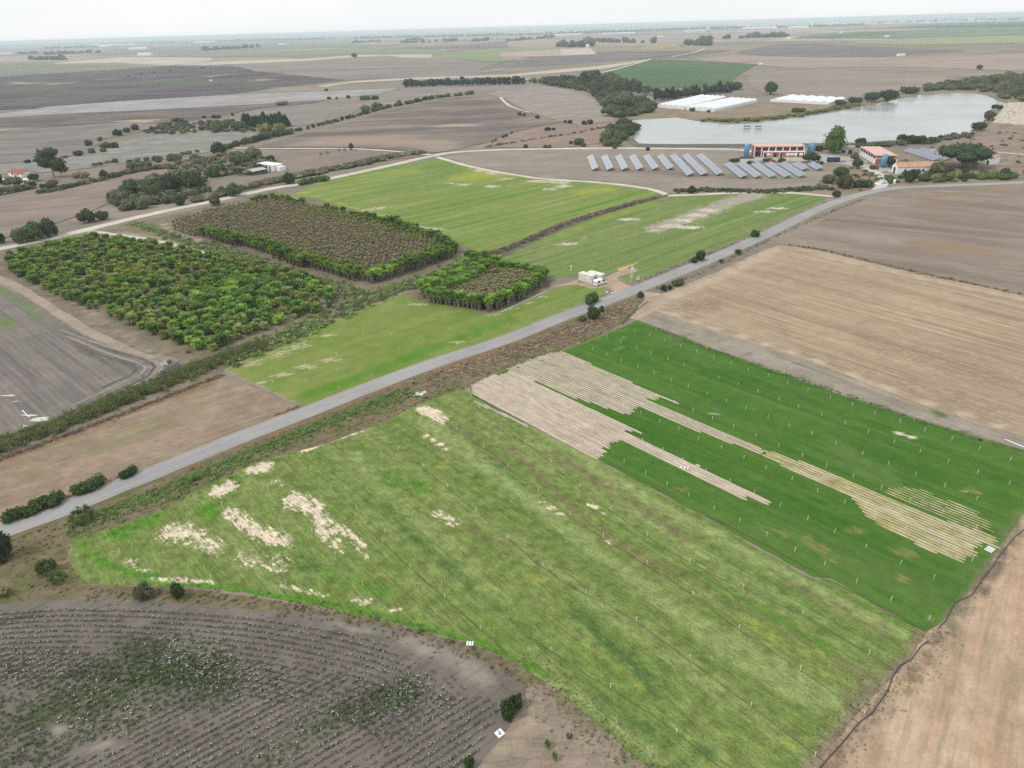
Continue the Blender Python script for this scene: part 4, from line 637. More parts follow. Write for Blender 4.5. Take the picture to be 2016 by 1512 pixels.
def skirt_arrays(h, r0, r1, k=7, rag=.12):
    zs = [0, h * .35, h * .75, h]; rs = [r0 * .8, r0, r1, r1 * .5]; V = []; Fc = []
    for z, r in zip(zs, rs): V += [(math.cos(2 * math.pi * j / k) * r * random.uniform(1 - rag * 2, 1 + rag * 2), math.sin(2 * math.pi * j / k) * r * random.uniform(1 - rag * 2, 1 + rag * 2), z + random.uniform(-rag, rag) * .5 * (z > 0)) for j in range(k)]
    for i in range(3):
        for j in range(k): a, b, c, d = i * k + j, i * k + (j + 1) % k, (i + 1) * k + (j + 1) % k, (i + 1) * k + j; Fc += [(a, b, c), (a, c, d)]
    n0 = len(V); V.append((0, 0, h * 1.05)); Fc += [(3 * k + j, 3 * k + (j + 1) % k, n0) for j in range(k)]
    # hanging dead fans
    f1 = fan_leaves(10, r1 * .9, .55, (-1.0, -.2), h * .82, .5, 3); n0 = len(V); V += [tuple(x) for x in f1[0]]; Fc += [tuple(x + n0) for x in f1[1]]
    return np.array(V), np.array(Fc)
# tall rim palm: stout skirted trunk and a full green head
RIM = [(skirt_arrays(3.4, .55, .75), fan_leaves(34, .85, .9, (-.5, 1.05), 3.8)) for _ in range(5)]
# inner palm: lower, dry skirt, small olive head
INN = [(skirt_arrays(2.5, .5, .62), fan_leaves(14, .42, .62, (-.2, 1.0), 2.75)) for _ in range(5)]
# grove palm: short trunk, several big loose heads
def clump_palm():
    s = skirt_arrays(1.7, .7, .8); f = []; n0 = 0; Vs = []; Fs = []
    for k in range(random.choice((1, 1, 2, 3))):
        v, q = fan_leaves(20, 1.0, 1.2, (-.35, 1.0), 0, .5); o = np.array([random.uniform(-.9, .9) * (k > 0), random.uniform(-.9, .9) * (k > 0), 2.1 + random.uniform(-.5, .6)]); Vs.append(v + o); Fs.append(q + n0); n0 += len(v)
    return s, (np.concatenate(Vs), np.concatenate(Fs))
CLU = [clump_palm() for _ in range(7)]
_pc = {}
def palm_obj(tset, i, mat, key, x, y, sc, label, group):
    k = (key, i, mat.name)
    if k not in _pc: _pc[k] = npmesh('palm_crown', tset[i][1][0], tset[i][1][1], [mat])
    k2 = (key, i)
    if k2 not in _pc: _pc[k2] = npmesh('palm_trunk', tset[i][0][0], tset[i][0][1], [skirt if key == 'I' else skirt_dark])
    r = empty('palm_clump' if key == 'C' else 'fan_palm', (x, y, 0), random.uniform(0, 6.28), sc); link('trunk', _pc[k2], r); link('crown', _pc[k], r); tag(r, label, 'palm clump' if key == 'C' else 'palm', group)
def grid_in(poly, a0, sp_a, sp_b, jit):
    P = np.array([at(*p)[:2] for p in poly]); c = P.mean(0); d = np.array([math.cos(a0), math.sin(a0)]); n = np.array([-d[1], d[0]]); R_ = np.abs(P - c).max() * 1.5
    A, B = np.meshgrid(np.arange(-R_, R_, sp_a), np.arange(-R_, R_, sp_b)); q = c + A.reshape(-1, 1) * d + B.reshape(-1, 1) * n + rng.normal(size=(A.size, 2)) * jit
    k = inside(q, P); return q[k], P
def edge_dist(q, P): return seg_dist(q, np.vstack([P, P[:1]]))
palms = []      # (x, y, template set key, index, material key, scale, where)
q, P = grid_in([(338, 450), (360, 436), (440, 416), (520, 399), (560, 399), (640, 418), (770, 445), (870, 476), (905, 500), (880, 512), (820, 533), (740, 561), (690, 553), (600, 530), (480, 490), (400, 470), (362, 462)], math.radians(-42), 2.6, 2.6, .2)
ed = edge_dist(q, P); front = seg_dist(q, np.array([at(*p)[:2] for p in [(400, 470), (480, 490), (600, 530), (690, 553), (740, 561), (820, 533), (880, 512), (905, 500)]])); far_e = seg_dist(q, np.array([at(*p)[:2] for p in [(640, 412), (770, 445), (870, 476), (905, 500)]])); tail = seg_dist(q, np.array([at(*p)[:2] for p in [(500, 404), (520, 399), (560, 399), (600, 408)]]))
for (x, y), e, f_, g_, t_ in zip(q, ed, front, far_e, tail):
    w = random.gauss(0, 1.2)
    if min(f_ + w, g_ * 1.25 + w * .6) < 5.2 or t_ < 2.2: palms.append((x, y, 'R', random.randrange(5), 'g' if random.random() < .8 else 'd', random.uniform(.72, 1.08), 'big'))
    elif random.random() < .985: palms.append((x, y, 'I', random.randrange(5), 'y' if min(f_, g_) + w < 10 else 'o', random.uniform(.8, 1.1), 'big'))
q, P = grid_in([(826, 578), (842, 596), (900, 605), (966, 614), (1030, 590), (1080, 556), (1066, 544), (1000, 538), (960, 520), (925, 515), (890, 548)], math.radians(-27), 1.55, 1.6, .12)
holes = at(975, 553)
ed = edge_dist(q, P); lf = seg_dist(q, np.array([at(*p)[:2] for p in [(826, 578), (890, 548), (925, 515), (960, 520)]]))
for (x, y), e, l_ in zip(q, ed, lf):
    if math.hypot((x - holes.x) / 3.2, (y - holes.y) / 1.8) < 1: continue
    if e < 3.4 or l_ < 12: palms.append((x, y, 'R', random.randrange(5), 'g' if random.random() < .7 else 'd', random.uniform(.74, 1.05), 'small'))
    else: palms.append((x, y, 'I', random.randrange(5), 'o', random.uniform(.9, 1.1), 'small'))
# left grove of loose palms
LG = [(15, 508), (100, 484), (190, 466), (270, 472), (380, 500), (450, 512), (540, 528), (600, 548), (668, 580), (645, 612), (560, 638), (470, 668), (420, 694), (370, 696), (320, 670), (240, 632), (180, 612), (100, 575), (30, 542)]
q, P = grid_in(LG, math.radians(-40), 2.75, 2.7, .8)
pixq, _ = proj(np.column_stack([q, np.zeros(len(q))]))
clus = []
for (x, y), (u, v) in zip(q, pixq):
    yel = math.exp(-((u - 230) / 90) ** 2 - ((v - 545) / 26) ** 2); drk = math.exp(-((u - 470) / 90) ** 2 - ((v - 585) / 40) ** 2); bare_ = math.exp(-((u - 210) / 60) ** 2 - ((v - 636) / 14) ** 2)
    gap_ = math.sin(x * .21 + 2 * math.sin(y * .11)) * math.cos(y * .24 - x * .07)
    if random.random() < bare_ * .9 + .06 + max(0, gap_ - .3) * (1.1 - drk): continue
    r = random.random(); m_ = 'y' if r < .75 * yel else ('d' if r > .75 - .3 * drk else ('u' if r < .42 and drk < .4 else 'g'))
    clus.append((x, y, 'C', random.randrange(7), m_, random.uniform(.42, .95) * (1 + .4 * drk), 'left'))
skirt_dark = leafmat('palm_skirt_dark', (.19, .16, .135, 1), (.30, .26, .22, 1), 1.2); palm_dull = leafmat('palm_dull', (.20, .26, .08, 1), (.30, .35, .11, 1), 4)
PM = {'u': palm_dull, 'g': palm_green, 'd': palm_dark, 'o': palm_olive, 'y': palm_yel}; SETS = {'R': RIM, 'I': INN, 'C': CLU}; MI = {'g': 1, 'd': 2, 'o': 3, 'y': 4, 'u': 6}
LAB = {('big', 'R'): ('green headed fan palm with grey skirt on the rim of the large palm block', 'rim palms of the large block'), ('big', 'I'): ('low dry fan palm inside the large palm block', 'inner palms of the large block'),
       ('small', 'R'): ('green headed fan palm on the edge of the small square palm block', 'edge palms of the small block'), ('small', 'I'): ('low dry brown palm inside the small square palm block', 'inner palms of the small block'), ('left', 'C'): ('loose bushy fan palm in the overgrown grove at left', 'palms of the overgrown left grove')}
FE = np.array([at(*p)[:2] for p in [(842, 596), (900, 605), (966, 614)]]); RE = np.array([at(*p)[:2] for p in [(966, 614), (1030, 590), (1080, 556)]]); BE = np.array([at(*p)[:2] for p in [(1066, 544), (1000, 538), (960, 520)]])
def special(x, y, wh, m_):
    if wh == 'left':
        c = {'g': 'bright green', 'd': 'dark green', 'u': 'dull olive', 'y': 'yellow green'}[m_]; return f'{c} bushy fan palm in the overgrown grove at left', f'{c} palms of the overgrown left grove'
    q = [(x, y)]; fd, rd, bd = (seg_dist(q, e)[0] for e in (FE, RE, BE))
    if fd < 1.7: return 'fan palm with grey skirt in the front row of the small palm block', 'front row of the small palm block'
    if rd < 1.9: return 'fan palm with grey skirt in the right hand row of the small palm block', 'right hand row of the small palm block'
    if bd < 2.6: return 'fan palm in the back row of the small palm block towards the turf', 'back row of the small palm block'
    return 'green headed fan palm crowded in the left half of the small palm block', 'left half of the small palm block'
def palm_set(items, stuffname, slabel, nmax=300):
    items = sorted(items, key=lambda p: math.hypot(p[0], p[1]) + (35 if p[2] == 'I' else 0)); st = []
    for k, (x, y, key, i, m_, sc, wh) in enumerate(items):
        if k < nmax: lb, gp = LAB[(wh, key)] if (wh, key) not in (('small', 'R'), ('left', 'C')) else special(x, y, wh, m_); palm_obj(SETS[key], i, PM[m_], key, x, y, sc, lb, gp)
        else: a = random.uniform(0, 6.28); st.append((SETS[key][i][0], x, y, 0, sc, sc, a, 0 if key == 'I' else 5)); st.append((SETS[key][i][1], x, y, 0, sc, sc, a, MI[m_]))
    bake(stuffname, st, [skirt, palm_green, palm_dark, palm_olive, palm_yel, skirt_dark, palm_dull], 'stuff', slabel, 'palms')
palm_set(palms, 'palm_block_mass', 'rows of dry palms filling the large block behind its green rim')
palm_set(clus, 'palm_grove_mass', 'farther palms of the overgrown left grove')
# ================================================================== COVER: weeds, reeds, cotton, thickets
road_w = np.array([at(*p)[:2] for p in ROAD])
def off_road(p, d=4.2): return p[seg_dist(p, road_w) > d]
verge = [(-60, 1080), (0, 1062), (200, 987), (400, 908), (600, 828), (800, 749), (1000, 679), (1150, 622), (1258, 584), (1268, 592), (1238, 628), (1180, 660), (1108, 688), (1000, 726), (925, 760), (880, 775), (815, 800), (760, 828), (640, 872), (520, 902), (420, 946), (330, 994), (240, 1033), (150, 1056), (-60, 1130)]
q = off_road(pts_in(verge, .7)); cover('verge_dry_weeds', q, tuft + tiny[:1], (.2, .45), (.5, .9), ['brown', 'straw', 'olive', 'mid'], 'dry brown weeds on the bank between road and turf', 'weeds', [3, 2, 2, 1])
q = off_road(pts_along([(130, 1040), (300, 978), (450, 915), (600, 850), (720, 805), (812, 770)], 1500, 5.0), 6.5); cover('ditch_green_weeds', q, tuft + tuft + tiny, (.35, .8), (.4, .8), ['weed', 'weed', 'reed', 'lime'], 'green weeds filling the ditch below the road', 'weeds', [3, 2, 1.5, 1])
q = off_road(pts_along([(835, 745), (1000, 695), (1120, 655), (1240, 600)], 1100, 6), 5); cover('red_brown_scrub', q, tiny + tuft, (.35, .7), (.4, .8), ['brown', 'brown', 'grey', 'straw'], 'rust brown scrub beside the road above the sod field', 'scrub')
q = np.concatenate([pts_in([(-60, 1090), (130, 1070), (140, 1115), (175, 1150), (120, 1178), (-60, 1190)], .5), pts_along([(170, 1168), (400, 1172), (600, 1200), (740, 1224), (900, 1275), (1010, 1325)], 500, 2.2)]); cover('corner_weeds', q, tuft, (.25, .5), (.5, .8), ['straw', 'olive', 'grey', 'mid', 'brown'], 'mixed dry grass and weeds round the tip of the turf', 'weeds')
q = pts_along([(1010, 1310), (1080, 1350), (1190, 1445), (1290, 1545)], 700, 4); cover('near_edge_weeds', q, tuft, (.15, .35), (.5, .9), ['straw', 'brown', 'reed', 'olive'], 'dry weeds along the lower edge of the turf', 'weeds')
q = off_road(pts_along([(20, 1026), (200, 957), (400, 882), (590, 801)], 900, 1.0), 3.5); cover('roadside_straw', q, tuft, (.25, .6), (.6, 1.0), ['straw', 'brown', 'straw', 'olive'], 'orange dry grass on the left roadside', 'grass')
q = off_road(np.concatenate([pts_along([(620, 800), (740, 760), (900, 703), (1050, 643), (1150, 600), (1200, 580)], 700, 1.2), pts_along([(1255, 556), (1350, 518), (1480, 466), (1560, 428), (1625, 398)], 600, 1.3), pts_along([(1290, 570), (1400, 528), (1500, 478), (1560, 450), (1640, 416), (1700, 392)], 700, 1.6)]), 3.6); cover('road_edge_weeds', q, tuft, (.2, .55), (.5, 1.0), ['brown', 'olive', 'grey', 'straw'], 'low brown weeds along both edges of the road', 'weeds')
q = pts_along([(-60, 905), (0, 884), (80, 852), (200, 805), (320, 757), (430, 712), (520, 680)], 1700, 3.4); cover('reed_hedge', q, reedt, (.8, 1.4), (1.1, 1.8), ['weed', 'reed', 'yellow', 'reed'], 'tall green reed bed in the ditch left of the fallow field', 'reeds', [2, 3, 2, 1.5])
q = pts_along([(-60, 930), (0, 905), (150, 850), (300, 792), (440, 738)], 700, 1.2); cover('rust_grass', q, tuft, (.3, .7), (.6, 1.0), ['brown', 'straw', 'brown'], 'rust coloured grass strip beside the reed bed', 'grass')
q = np.concatenate([pts_along([(440, 715), (540, 672), (640, 628), (720, 592), (790, 566), (880, 538), (940, 512)], 2300, 5.0), pts_along([(400, 482), (480, 508), (560, 540), (660, 565), (720, 580)], 1200, 4.5), pts_along([(260, 440), (330, 462), (400, 490)], 300, 4)]); cover('grove_ditch_scrub', q, tiny + tuft, (.6, 1.4), (.6, 1.0), ['weed', 'olive', 'weed', 'reed', 'brown'], 'green scrub in the ditches between the palm groves', 'scrub', [2, 3, 3, 1.5, .8])
q = pts_in(LG, .14); cover('grove_undergrowth', q, tiny + tuft, (.5, 1.1), (.6, 1.2), ['reed', 'brown', 'weed', 'yellow', 'straw'], 'dry undergrowth between the palms of the left grove', 'undergrowth')
q = pts_along([(945, 502), (1000, 490), (1100, 447), (1180, 420), (1290, 390)], 900, 2.4); cover('field_ditch_scrub', q, tiny, (.4, .9), (.6, 1.1), ['grey', 'brown', 'brown', 'straw'], 'grey brown scrub along the ditch between two turf fields', 'scrub')
q = np.concatenate([pts_along([(1330, 378), (1400, 375), (1500, 378), (1580, 374), (1640, 372)], 420, 4), pts_in([(1580, 372), (1640, 345), (1690, 325), (1740, 350), (1700, 378)], .05)]); cover('solar_edge_scrub', q, tiny, (.7, 1.6), (.6, 1.1), ['olive', 'brown', 'grey', 'mid'], 'brown and green scrub below the solar field', 'scrub')
q = pts_along([(1545, 482), (1620, 493), (1700, 511), (1800, 535), (1900, 556), (2016, 580)], 420, .9); cover('stubble_edge_weeds', q, tiny + tuft, (.35, .9), (.5, .9), ['brown', 'straw', 'brown', 'olive'], 'dry weeds on the boundary of stubble and brown field', 'weeds')
q = pts_along([(1270, 640), (1400, 688), (1560, 742), (1700, 790), (1800, 826), (1930, 866), (2016, 890)], 800, 1.0); cover('sod_edge_weeds', q, tuft, (.2, .5), (.5, .9), ['olive', 'mid', 'straw', 'grey'], 'weeds along the upper edge of the sod field', 'weeds')
q = np.concatenate([pts_along([(1850, 1232), (1800, 1290), (1700, 1400), (1620, 1490)], 600, 4), pts_along([(2000, 1030), (1940, 1120), (1870, 1215)], 250, 3)]); cover('dry_edge_weeds', q, tuft, (.12, .3), (.4, .8), ['brown', 'straw', 'straw', 'grey'], 'low dry weeds beside the black pipe', 'weeds')
# sprouts of weed on the yellowed beds
q = np.concatenate([pts_in([(1555, 905), (1660, 940), (1740, 965), (1720, 985), (1600, 930)], .6), pts_in([(1743, 961), (1816, 966), (1872, 989), (1950, 1022), (1900, 1050), (1780, 1000)], .35), pts_in([(1870, 1075), (1910, 1090), (1895, 1112), (1850, 1092)], .8)]); cover('bed_weeds', q, tuft, (.15, .35), (.5, 1.0), ['yellow', 'olive', 'mid'], 'yellow weeds sprouting on the cut beds of the sod field', 'weeds')
# ---- cotton
cot = []
for _ in range(6):
    v, f_ = crown_arrays([(0, 0, .22, .16, .16, .19)], 11, .13, 0); d = rdir(4, .6) * .26; d = d * .75; d[:, 2] = .22 + np.abs(d[:, 2]) * .6; b = np.concatenate([d + np.array(o) * .05 for o in ((1, 0, 0), (-.5, .87, 0), (-.5, -.87, 0), (0, 0, 1.3))])
    n = len(d); i = np.arange(n)[:, None]; tb = np.concatenate([np.concatenate([i + a * n, i + c * n, i + e * n], 1) for a, c, e in ((0, 1, 3), (1, 2, 3), (2, 0, 3))]); cot.append(((v, f_), (b, tb)))
boll = plain('cotton_boll', (.66, .65, .62, 1), .9, .05, 0, .05); cleaf = leafmat('cotton_leaf', (.13, .132, .095, 1), (.18, .172, .13, 1), 3); cgreen = leafmat('cotton_leaf_green', (.10, .135, .065, 1), (.14, .18, .085, 1), 4)
CP = np.array([at(*p)[:2] for p in COT]); rows_xy = []
outer = [at(*p) for p in [(-160, 1222), (0, 1210), (140, 1203), (300, 1206), (470, 1218), (620, 1240), (760, 1272), (860, 1312), (920, 1362)]]
for k in range(13):
    C = spline(outer, .34)
    for i in range(len(C) - 1):
        d = (C[i + 1] - C[i]).normalized(); p = C[i] + Vector((d.y, -d.x, 0)) * (k * 1.05); rows_xy.append((p.x, p.y, 0, k))
inn = np.array([at(*p)[:2] for p in [(-260, 1330), (0, 1282), (150, 1280), (330, 1280), (500, 1300), (640, 1318), (760, 1350), (880, 1372), (960, 1372), (985, 1400), (940, 1480), (890, 1560), (840, 1690), (-260, 1740)]])
a0 = at(500, 1400); b0 = at(760, 1262); dr = (b0 - a0).normalized(); nr = Vector((-dr.y, dr.x, 0))
A, B = np.meshgrid(np.arange(-90, 90, .34), np.arange(-90, 90, 1.05)); q = np.array([a0.x, a0.y]) + A.reshape(-1, 1) * np.array(dr.xy) + B.reshape(-1, 1) * np.array(nr.xy); q = q[inside(q, inn)]
rows_xy += [(x, y, 1, 0) for x, y in q]
R_ = np.array(rows_xy); R_ = R_[inside(R_[:, :2], CP)]; pixr, _ = proj(np.column_stack([R_[:, :2], np.zeros(len(R_))])); vis = (pixr[:, 0] > -60) & (pixr[:, 1] < 1600); R_ = R_[vis]; pixr = pixr[vis]
gr = strokes_value(pixr, [([(60, 1420), (200, 1380), (330, 1320), (400, 1330)], 85, 1), ([(0, 1470), (140, 1400)], 90, 1.0), ([(250, 1275), (340, 1275)], 30, .9), ([(600, 1450), (820, 1350)], 34, .8), ([(500, 1512), (640, 1440)], 24, .7)])
br = strokes_value(pixr, [([(110, 1430), (118, 1440)], 22, 1.2), ([(800, 1270), (960, 1345)], 40, 1.1), ([(150, 1485), (240, 1462)], 16, 1.1), ([(540, 1420), (700, 1340)], 14, .5), ([(660, 1230), (760, 1255)], 14, .9), ([(250, 1225), (290, 1226)], 8, .9)])
patch = np.array([math.sin(x * .23 + 1.3 * math.sin(y * .17)) * math.cos(y * .29 + x * .05) for x, y in R_[:, :2]]); its = []
for (x, y, z, k), g, b_, pt in zip(R_, gr, br, patch):
    if random.random() < .04 + b_ * .95 + max(0, -pt - .45) * .9: continue
    t = random.choice(cot); s = random.uniform(.8, 1.2) * (1.25 if g > .4 else 1.0); a = random.uniform(0, 6.28); j_ = .05 if g < .4 else .22; x += random.gauss(0, j_); y += random.gauss(0, j_)
    its.append((t[0], x, y, .01, s, s * .9, a, 2 if g > .35 + random.uniform(-.2, .2) else 1))
    if random.random() < (.08 if g > .4 else .42) + pt * .3: its.append((t[1], x, y, .01, s, s, a, 0))
bake('cotton_plants', its, [boll, cleaf, cgreen], 'stuff', 'curving rows of ripe cotton plants with white bolls in the near field', 'cotton')
# ---- far thickets that read as one mass
ts = [TM['small'][i] for i in range(3)]
def mass(name, pts, size, hgt, mats, label, wts=None, tm=None): return cover(name, pts, tm or ts, size, hgt, mats, label, 'thicket', wts)
mass('lake_corner_thicket', pts_in([(1178, 200), (1200, 190), (1215, 185), (1260, 195), (1290, 212), (1285, 222), (1255, 228), (1225, 234), (1205, 228)], .02), (3.5, 6), (.9, 1.4), ['mid', 'dark', 'olive', 'grey'], 'dense green thicket at the head of the lake')
mass('lake_tip_thicket', pts_in([(1186, 285), (1190, 268), (1215, 245), (1235, 240), (1258, 252), (1245, 262), (1240, 278), (1215, 288)], .025), (3, 5.5), (.9, 1.3), ['dark', 'mid', 'olive'], 'dark thicket at the left tip of the lake')
mass('lake_far_shore_thicket', pts_along([(1380, 236), (1450, 240), (1520, 235), (1600, 223), (1640, 216), (1690, 207)], 130, 7), (2.0, 3.5), (.7, 1.1), ['olive', 'mid', 'yellow', 'lime'], 'low green rushes on the far shore of the lake')
mass('valley_thicket', pts_in([(1060, 163), (1100, 158), (1160, 158), (1220, 170), (1240, 182), (1215, 188), (1180, 195), (1150, 180), (1100, 172)], .010), (4, 8), (.9, 1.4), ['dark', 'mid', 'olive', 'blue'], 'mixed trees filling the valley above the lake')
mass('right_shore_thicket', pts_in([(1840, 176), (1900, 162), (1960, 152), (2060, 142), (2060, 205), (1990, 200), (1950, 184), (1900, 178), (1850, 180)], .007), (4, 7.5), (.8, 1.2), ['olive', 'grey', 'yellow', 'mid', 'olive'], 'olive grey thicket on the right end of the lake')
mass('farm_garden_scrub', pts_in([(1690, 360), (1760, 350), (1790, 340), (1830, 335), (1920, 338), (2060, 336), (2060, 350), (1900, 358), (1790, 362)], .025), (1.5, 3.2), (.8, 1.2), ['mid', 'olive', 'dark', 'yellow'], 'garden scrub below the white chapel house')
mass('lakeside_scrub', pts_along([(1600, 296), (1700, 290), (1760, 286), (1850, 276), (1900, 268)], 90, 6), (1.6, 3.5), (.8, 1.1), ['olive', 'grey', 'mid'], 'low scrub between farm and lake')
mass('bluff_scrub', pts_in([(1800, 296), (1900, 275), (1960, 260), (2060, 255), (2060, 330), (1980, 320), (1900, 300)], .006), (.8, 1.8), (.6, .9), ['grey', 'brown', 'olive'], 'sparse grey scrub on the brown bluff')
mass('track_side_scrub', pts_along([(380, 398), (440, 382), (520, 363), (600, 346), (680, 330), (760, 313), (830, 302)], 560, 4.5), (1.4, 3.2), (.8, 1.1), ['olive', 'brown', 'reed', 'grey'], 'brown green hedge scrub above the chalk track')
mass('left_thicket_cover', pts_in([(215, 400), (240, 372), (300, 352), (350, 345), (420, 360), (410, 380), (380, 392), (300, 405), (240, 412)], .06), (2.0, 4.0), (.8, 1.2), ['olive', 'grey', 'mid', 'reed'], 'olive thicket of bushes above the chalk track')
mass('middle_left_scrub', pts_in([(330, 330), (400, 312), (450, 300), (500, 312), (545, 322), (500, 345), (420, 350), (360, 345)], .035), (1.5, 3.5), (.8, 1.2), ['olive', 'grey', 'brown', 'mid'], 'scrub round the white farm in the left middle distance')
mass('upper_left_scrub', pts_in([(280, 262), (340, 240), (420, 238), (480, 240), (540, 250), (520, 262), (420, 260), (330, 266)], .014), (1.8, 4), (.7, 1.1), ['olive', 'yellow', 'grey', 'mid'], 'scrub on the terrace above the pale cotton field')
mass('field_edge_scrub', pts_along([(960, 290), (1050, 275), (1130, 263), (1200, 250)], 60, 3), (1, 2), (.7, 1.0), ['brown', 'olive', 'grey'], 'scrub line below the eroded slope')
# the hazy distance
ft = [crown_arrays(lobes_round(3), 26, .34, 0) for _ in range(3)]
for k_ in range(3): iv, if_ = ico(); ft[k_] = (np.concatenate([ft[k_][0], iv[:] * np.array([.72, .72, .44]) + np.array([0, 0, .44])]), np.concatenate([ft[k_][1], if_ + len(ft[k_][0])]))
def far_band(name, pls, label, mats=('far', 'dark', 'mid')):
    pts = []; 
    for pl, n, w in pls: pts += list(pts_along(pl, n, w))
    its = []
    for x, y in pts: s = random.uniform(8, 19); its.append((random.choice(ft), x, y, H(x, y), s, s * random.uniform(.8, 1.4), random.uniform(0, 6.28), random.randrange(len(mats))))
    bake(name, its, [LM[m] for m in mats], 'stuff', label, 'trees')
far_band('horizon_woods_left', [([(-100, 93), (0, 91), (100, 88), (180, 86)], 260, 110), ([(90, 96), (150, 94), (195, 93)], 70, 40), ([(200, 88), (350, 84), (500, 80), (650, 77)], 330, 140), ([(700, 76), (850, 73), (1000, 69)], 260, 140), ([(30, 107), (75, 106)], 14, 8), ([(90, 108), (130, 106), (195, 104)], 40, 10)], 'hazy woods along the left horizon')
far_band('horizon_woods_right', [([(1000, 70), (1150, 66), (1300, 60), (1450, 54)], 420, 130), ([(1400, 58), (1500, 55), (1600, 53), (1700, 50)], 300, 90), ([(1700, 47), (1850, 42), (2060, 38)], 240, 110), ([(1100, 66), (1200, 63)], 60, 60)], 'hazy woods along the right horizon')
far_band('distant_hedges', [([(400, 100), (450, 97), (510, 93)], 60, 8), ([(690, 85), (750, 82)], 26, 10), ([(790, 85), (820, 84), (880, 82), (900, 80)], 50, 10), ([(800, 80), (835, 79)], 26, 14), ([(930, 82), (960, 80)], 14, 8), ([(1000, 82), (1040, 78), (1090, 74)], 40, 10), ([(1150, 82), (1220, 84), (1290, 85)], 40, 8), ([(1160, 90), (1163, 92)], 8, 5), ([(1098, 92), (1130, 93), (1158, 92)], 24, 4), ([(1470, 74), (1500, 74), (1550, 73)], 40, 10), ([(1380, 80), (1400, 78), (1480, 75)], 12, 5), ([(1350, 88), (1400, 90)], 16, 14), ([(60, 118), (130, 118)], 26, 8)], 'distant hedges and tree clumps on the plain')
# ================================================================== BUSHES AND TREES ONE CAN TELL APART
plant(35, 1027, 46, 27, 'wide', 'glossy', 'dark round bush by the road, nearest the left edge')
plant(92, 1008, 72, 24, 'wide', 'glossy', 'long dark bush hugging the road between two others at lower left')
plant(178, 972, 62, 25, 'wide', 'glossy', 'dark oval bush on the left roadside with orange tinge')
plant(255, 942, 36, 19, 'wide', 'glossy', 'small dark bush on the left roadside, farthest of the near four')
plant(14, 1110, 62, 66, 'tall', 'dark', 'big dark green bush cut by the left edge of the photo')
plant(168, 1030, 62, 28, 'loose', 'mid', 'loose green bush on the bank above the turf tip')
plant(95, 1135, 46, 34, 'loose', 'mid', 'pale green bush in the weedy corner left of the turf')
plant(382, 948, 22, 14, 'small', 'lime', 'small lime green bush on the road bank')
plant(120, 1150, 40, 22, 'loose', 'lime', 'lime green low bush just above the cotton rows')
plant(10, 1176, 30, 18, 'small', 'yellow', 'yellow green bush on the cotton edge at far left')
plant(286, 1182, 42, 30, 'round', 'olive', 'grey green bush at the top edge of the cotton field')
plant(353, 1180, 38, 30, 'round', 'glossy', 'dark green round bush at the top edge of the cotton field')
plant(1000, 1424, 36, 40, 'round', 'glossy', 'dark spiky bush beside the cotton, lower part of the pair')
plant(1017, 1402, 32, 28, 'round', 'glossy', 'dark spiky bush beside the cotton, upper part of the pair')
plant(924, 1518, 28, 22, 'round', 'glossy', 'bush at the bottom edge of the photo beside the cotton')
plant(1078, 1476, 16, 18, 'loose', 'lime', 'small green shrub on the dry near verge'); plant(1092, 1500, 14, 20, 'loose', 'lime', 'lowest small green shrub on the dry near verge'); plant(1122, 1458, 16, 12, 'loose', 'yellow', 'small yellowish shrub nearest the turf on the near verge')
plant(1165, 600, 36, 22, 'wide', 'glossy', 'dark oval bush on the upper roadside left of the containers')
plant(1167, 631, 32, 30, 'round', 'glossy', 'largest round bush on the lower roadside opposite the turf')
plant(1184, 616, 16, 14, 'round', 'glossy', 'small bush right behind the large round roadside bush'); plant(1146, 634, 18, 12, 'small', 'mid', 'small bush left of the large round roadside bush')
plant(1261, 586, 16, 11, 'small', 'dark', 'small round bush at the stubble field gate')
plant(1306, 574, 16, 14, 'round', 'dark', 'leftmost of three bushes on the stubble roadside'); plant(1319, 571, 13, 10, 'small', 'dark', 'middle of three bushes on the stubble roadside'); plant(1334, 564, 28, 14, 'wide', 'mid', 'widest of three bushes on the stubble roadside')
plant(1378, 515, 26, 22, 'round', 'glossy', 'larger dark bush on the roadside of the right turf field'); plant(1366, 519, 14, 14, 'round', 'dark', 'smaller bush leaning on the dark roadside bush')
plant(1452, 501, 15, 11, 'small', 'dark', 'lone small bush on the right verge of the road'); plant(1419, 517, 10, 7, 'small', 'olive', 'tiny bush on the right verge of the road')
plant(1485, 468, 22, 15, 'round', 'glossy', 'bush at the top of the right turf roadside'); plant(1646, 389, 20, 14, 'round', 'dark', 'pointed dark bush where path meets road'); plant(1361, 382, 22, 17, 'round', 'dark', 'dark bush at the culvert of the field path')
plant(632, 486, 20, 18, 'loose', 'olive', 'olive bush growing up inside the palm block, left one'); plant(739, 488, 22, 16, 'loose', 'dark', 'dark bush inside the palm block, upper right one'); plant(707, 516, 20, 18, 'loose', 'grey', 'grey green bush inside the palm block, lowest one')
plant(770, 447, 36, 22, 'wide', 'dark', 'dark bush on the far rim of the large palm block'); plant(800, 460, 50, 18, 'wide', 'dark', 'low dark bush right along the far palm rim')
